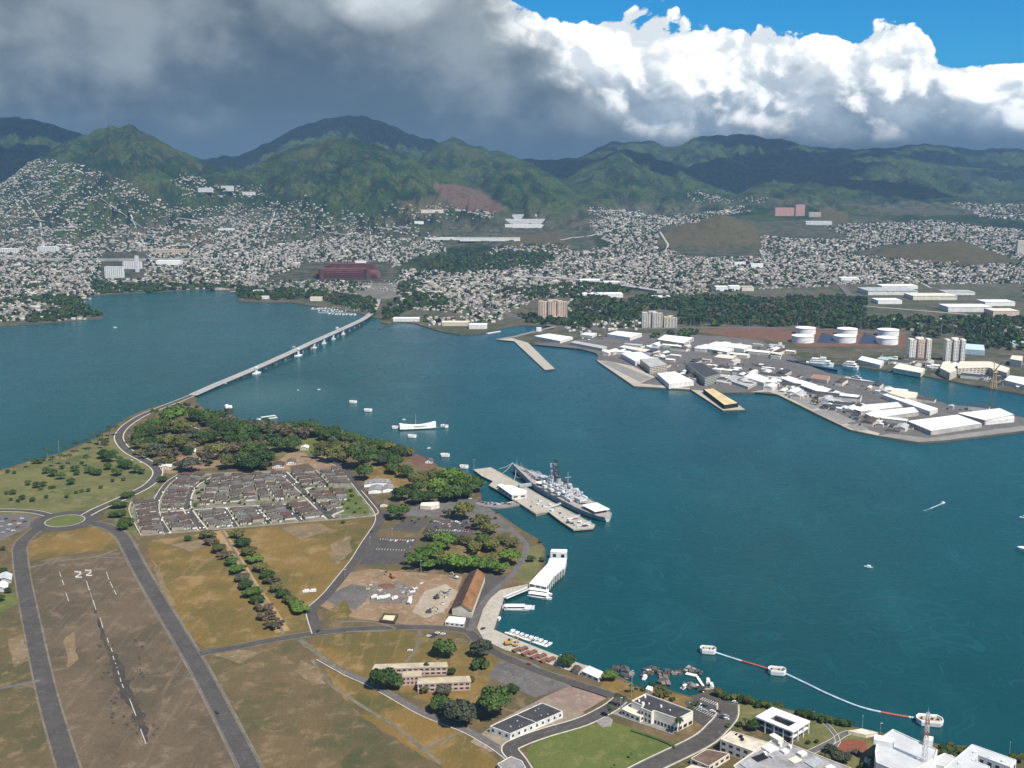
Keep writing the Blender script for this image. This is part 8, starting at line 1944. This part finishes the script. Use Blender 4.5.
def far_trees():
    gen = np.random.default_rng(8)
    A = scatter(26000, 2350, 4700, WOOD, gen); keepA = (gen.uniform(0, 1.1, len(A[0])) < A[3]) & hit_land(A[0], A[1])
    for (x0, y0, x1, y1) in [(866, 284, 1024, 318), (536, 298, 570, 320), (905, 338, 966, 362), (640, 311, 679, 329)]: keepA &= ~((A[4] > x0) & (A[4] < x1) & (A[5] > y0) & (A[5] < y1))
    Bs = scatter(30000, 2450, 7600, URB, gen); keepB = (gen.uniform(0, 1, len(Bs[0])) < .85 * (Bs[3] > 0)) & hit_land(Bs[0], Bs[1])
    for (x0, y0, x1, y1) in [(300, 262, 392, 281), (100, 252, 146, 279), (536, 298, 570, 320), (498, 212, 562, 230), (772, 203, 834, 226), (866, 284, 1024, 318)]: keepB &= ~((Bs[4] > x0) & (Bs[4] < x1) & (Bs[5] > y0) & (Bs[5] < y1))
    for nm, S, keep, r0, r1, kk, lab in (("woodland_foliage", A, keepA, 5, 10, 26, "dense green woodland belt behind the shipyard"), ("town_foliage", Bs, keepB, 3.0, 7.0, 12, "trees scattered between the far houses")):
        X, Y, Z = S[0][keep], S[1][keep], S[2][keep]; n = len(X); r = gen.uniform(r0, r1, n); h = r * gen.uniform(.9, 1.4, n)
        d = gen.normal(size=(n, kk, 3)); d /= np.linalg.norm(d, axis=2, keepdims=True); d[:, :, 2] = np.abs(d[:, :, 2]) * 1.1 - .15
        C = np.stack([X, Y, Z + h * .55], -1)[:, None] + d * np.stack([r, r, h * .6], -1)[:, None] * gen.uniform(.7, 1.0, (n, kk, 1))
        nn = d + gen.normal(size=d.shape) * .4; nn /= np.linalg.norm(nn, axis=2, keepdims=True); a = np.cross(nn, gen.normal(size=nn.shape)); a /= np.linalg.norm(a, axis=2, keepdims=True); b = np.cross(nn, a); s = (r * (.34 if kk > 20 else .5))[:, None, None] * gen.uniform(.7, 1.3, (n, kk, 1))
        V = np.stack([C - a * s - b * s, C + a * s - b * s, C + a * s + b * s, C - a * s + b * s], 2).reshape(-1, 3)
        mi = np.repeat(gen.choice([0, 1, 2], n, p=[.6, .25, .15]), kk)
        tag(np_mesh(nm, V, np.arange(len(V)).reshape(-1, 4), [FT0, FT1, FT2], mi), lab, "trees", kind='stuff')
def ft(name, a, b):
    m, t, bs = new_mat(name); p = pos(t); n = t.noise(p, .03, 4, .6); t.set(bs.inputs['Base Color'], t.mix(t.ss(n, .35, .65), a, b)); bs.inputs['Roughness'].default_value = .8; bs.inputs['Specular IOR Level'].default_value = .1; return m
FT0, FT1, FT2 = ft("far_leaves_dark", (.016, .036, .012), (.034, .062, .018)), ft("far_leaves_green", (.036, .062, .016), (.055, .085, .022)), ft("far_leaves_dry", (.050, .050, .024), (.070, .060, .032))
far_trees()
# parked cars far off: too many to count
def far_cars():
    gen = np.random.default_rng(3); X, Y, Z, den, sx, sy = scatter(9000, 2500, 4300, [([(250, 280), (400, 280), (468, 284), (466, 294), (400, 292), (300, 291)], 1.0), ([(420, 276), (470, 272), (560, 284), (540, 290), (470, 290)], .5), ([(560, 334), (640, 338), (620, 344)], .6), *[(q, .5) for q in YARD], ([(880, 372), (990, 384), (960, 390)], 0)], gen)
    keep = (gen.uniform(0, 1, len(X)) < den) & hit_land(X, Y); X, Y, Z = X[keep], Y[keep], Z[keep]; n = len(X); rz = gen.choice([.4, 1.97], n); co, si = np.cos(rz), np.sin(rz)
    base = np.array([(-.5, -.5, 0), (.5, -.5, 0), (.5, .5, 0), (-.5, .5, 0), (-.5, -.5, .6), (.5, -.5, .6), (.5, .5, .6), (-.5, .5, .6), (-.3, -.42, 1), (.2, -.42, 1), (.2, .42, 1), (-.3, .42, 1)]); lx = base[:, 0] * 4.6; ly = base[:, 1] * 1.9; lz = base[:, 2] * 1.5
    V = np.stack([X[:, None] + lx[None] * co[:, None] - ly[None] * si[:, None], Y[:, None] + lx[None] * si[:, None] + ly[None] * co[:, None], Z[:, None] + .4 + lz[None] + 0 * X[:, None]], -1).reshape(-1, 3)
    q = np.array([(0, 1, 5, 4), (1, 2, 6, 5), (2, 3, 7, 6), (3, 0, 4, 7), (4, 5, 9, 8), (5, 6, 10, 9), (6, 7, 11, 10), (7, 4, 8, 11), (8, 9, 10, 11)])
    tag(np_mesh("distant_cars", V, (q[None] + (np.arange(n) * 12)[:, None, None]).reshape(-1, 4), [MATS["car_white"], MATS["car_silver"], MATS["car_black"], MATS["car_dark_blue"]], np.repeat(gen.choice([0, 1, 2, 3], n, p=[.4, .3, .2, .1]), 9)), "cars filling the stadium parking lots", "cars", kind='stuff')
far_cars()
# marina
for row, (x0, y0, x1, y1, n) in enumerate([(312, 308.6, 352, 307.8, 13), (318, 311, 364, 311.6, 16), (328, 313.8, 356, 315, 10), (330, 309.8, 362, 309.8, 11)]):
    for i in range(n):
        u_ = (i + r_.uniform(.2, .8)) / n; x, y = x0 + (x1 - x0) * u_, y0 + (y1 - y0) * u_ + r_.uniform(-.25, .25)
        if x < 366: boat('sail' if r_.random() < .7 else 'motor', x, y, 1.3 + r_.uniform(-.1, .1) + (math.pi if i % 2 else 0), ("white sailing boat" if True else "") + " berthed in the small marina by the causeway's far end", "boats of the small marina", r_.uniform(.9, 1.4))
for row, (x0, y0, x1, y1) in enumerate([(311, 309, 360, 308.6), (318, 312.6, 366, 313.6)]):
    a, b = P(x0, y0, .3), P(x1, y1, .3); mb = MB(); mb.curb([a, b], 3, -.2, .6); tag(mb.build("marina_pontoon", WHITE2, origin=tuple(a)), ["marina pontoon nearer the wooded shore", "marina pontoon farther out in the lagoon"][row], "dock")
q = PP([(300, 303.5), (318, 302.6)], .8); mb = MB(); mb.curb(q, 6, -.2, 1.2); tag(mb.build("shore_dock", WHITE2, origin=tuple(q[0])), "pale dock at the boathouse before the marina", "dock")
q = PP([(379, 329), (392, 324)], 1.4); mb = MB(); mb.curb(q, 5, -1, 1.4); tag(mb.build("jetty", SHIPD, origin=tuple(q[0])), "dark jetty beside the causeway's far end", "jetty")
q = PP([(487, 333.2), (500, 331)], 1.4); mb = MB(); mb.curb(q, 6, -1, 1.4); tag(mb.build("jetty", WHITE2, origin=tuple(q[0])), "white landing at the shore museum", "jetty")
q = PP([(497, 339.5), (515, 336.5), (545, 329), (556, 326.5)], 2); mb = MB(); mb.curb(q, 11, 1.9, 2.5); tag(mb.build("causeway_road", CONCRETE_GREY), kind='structure')
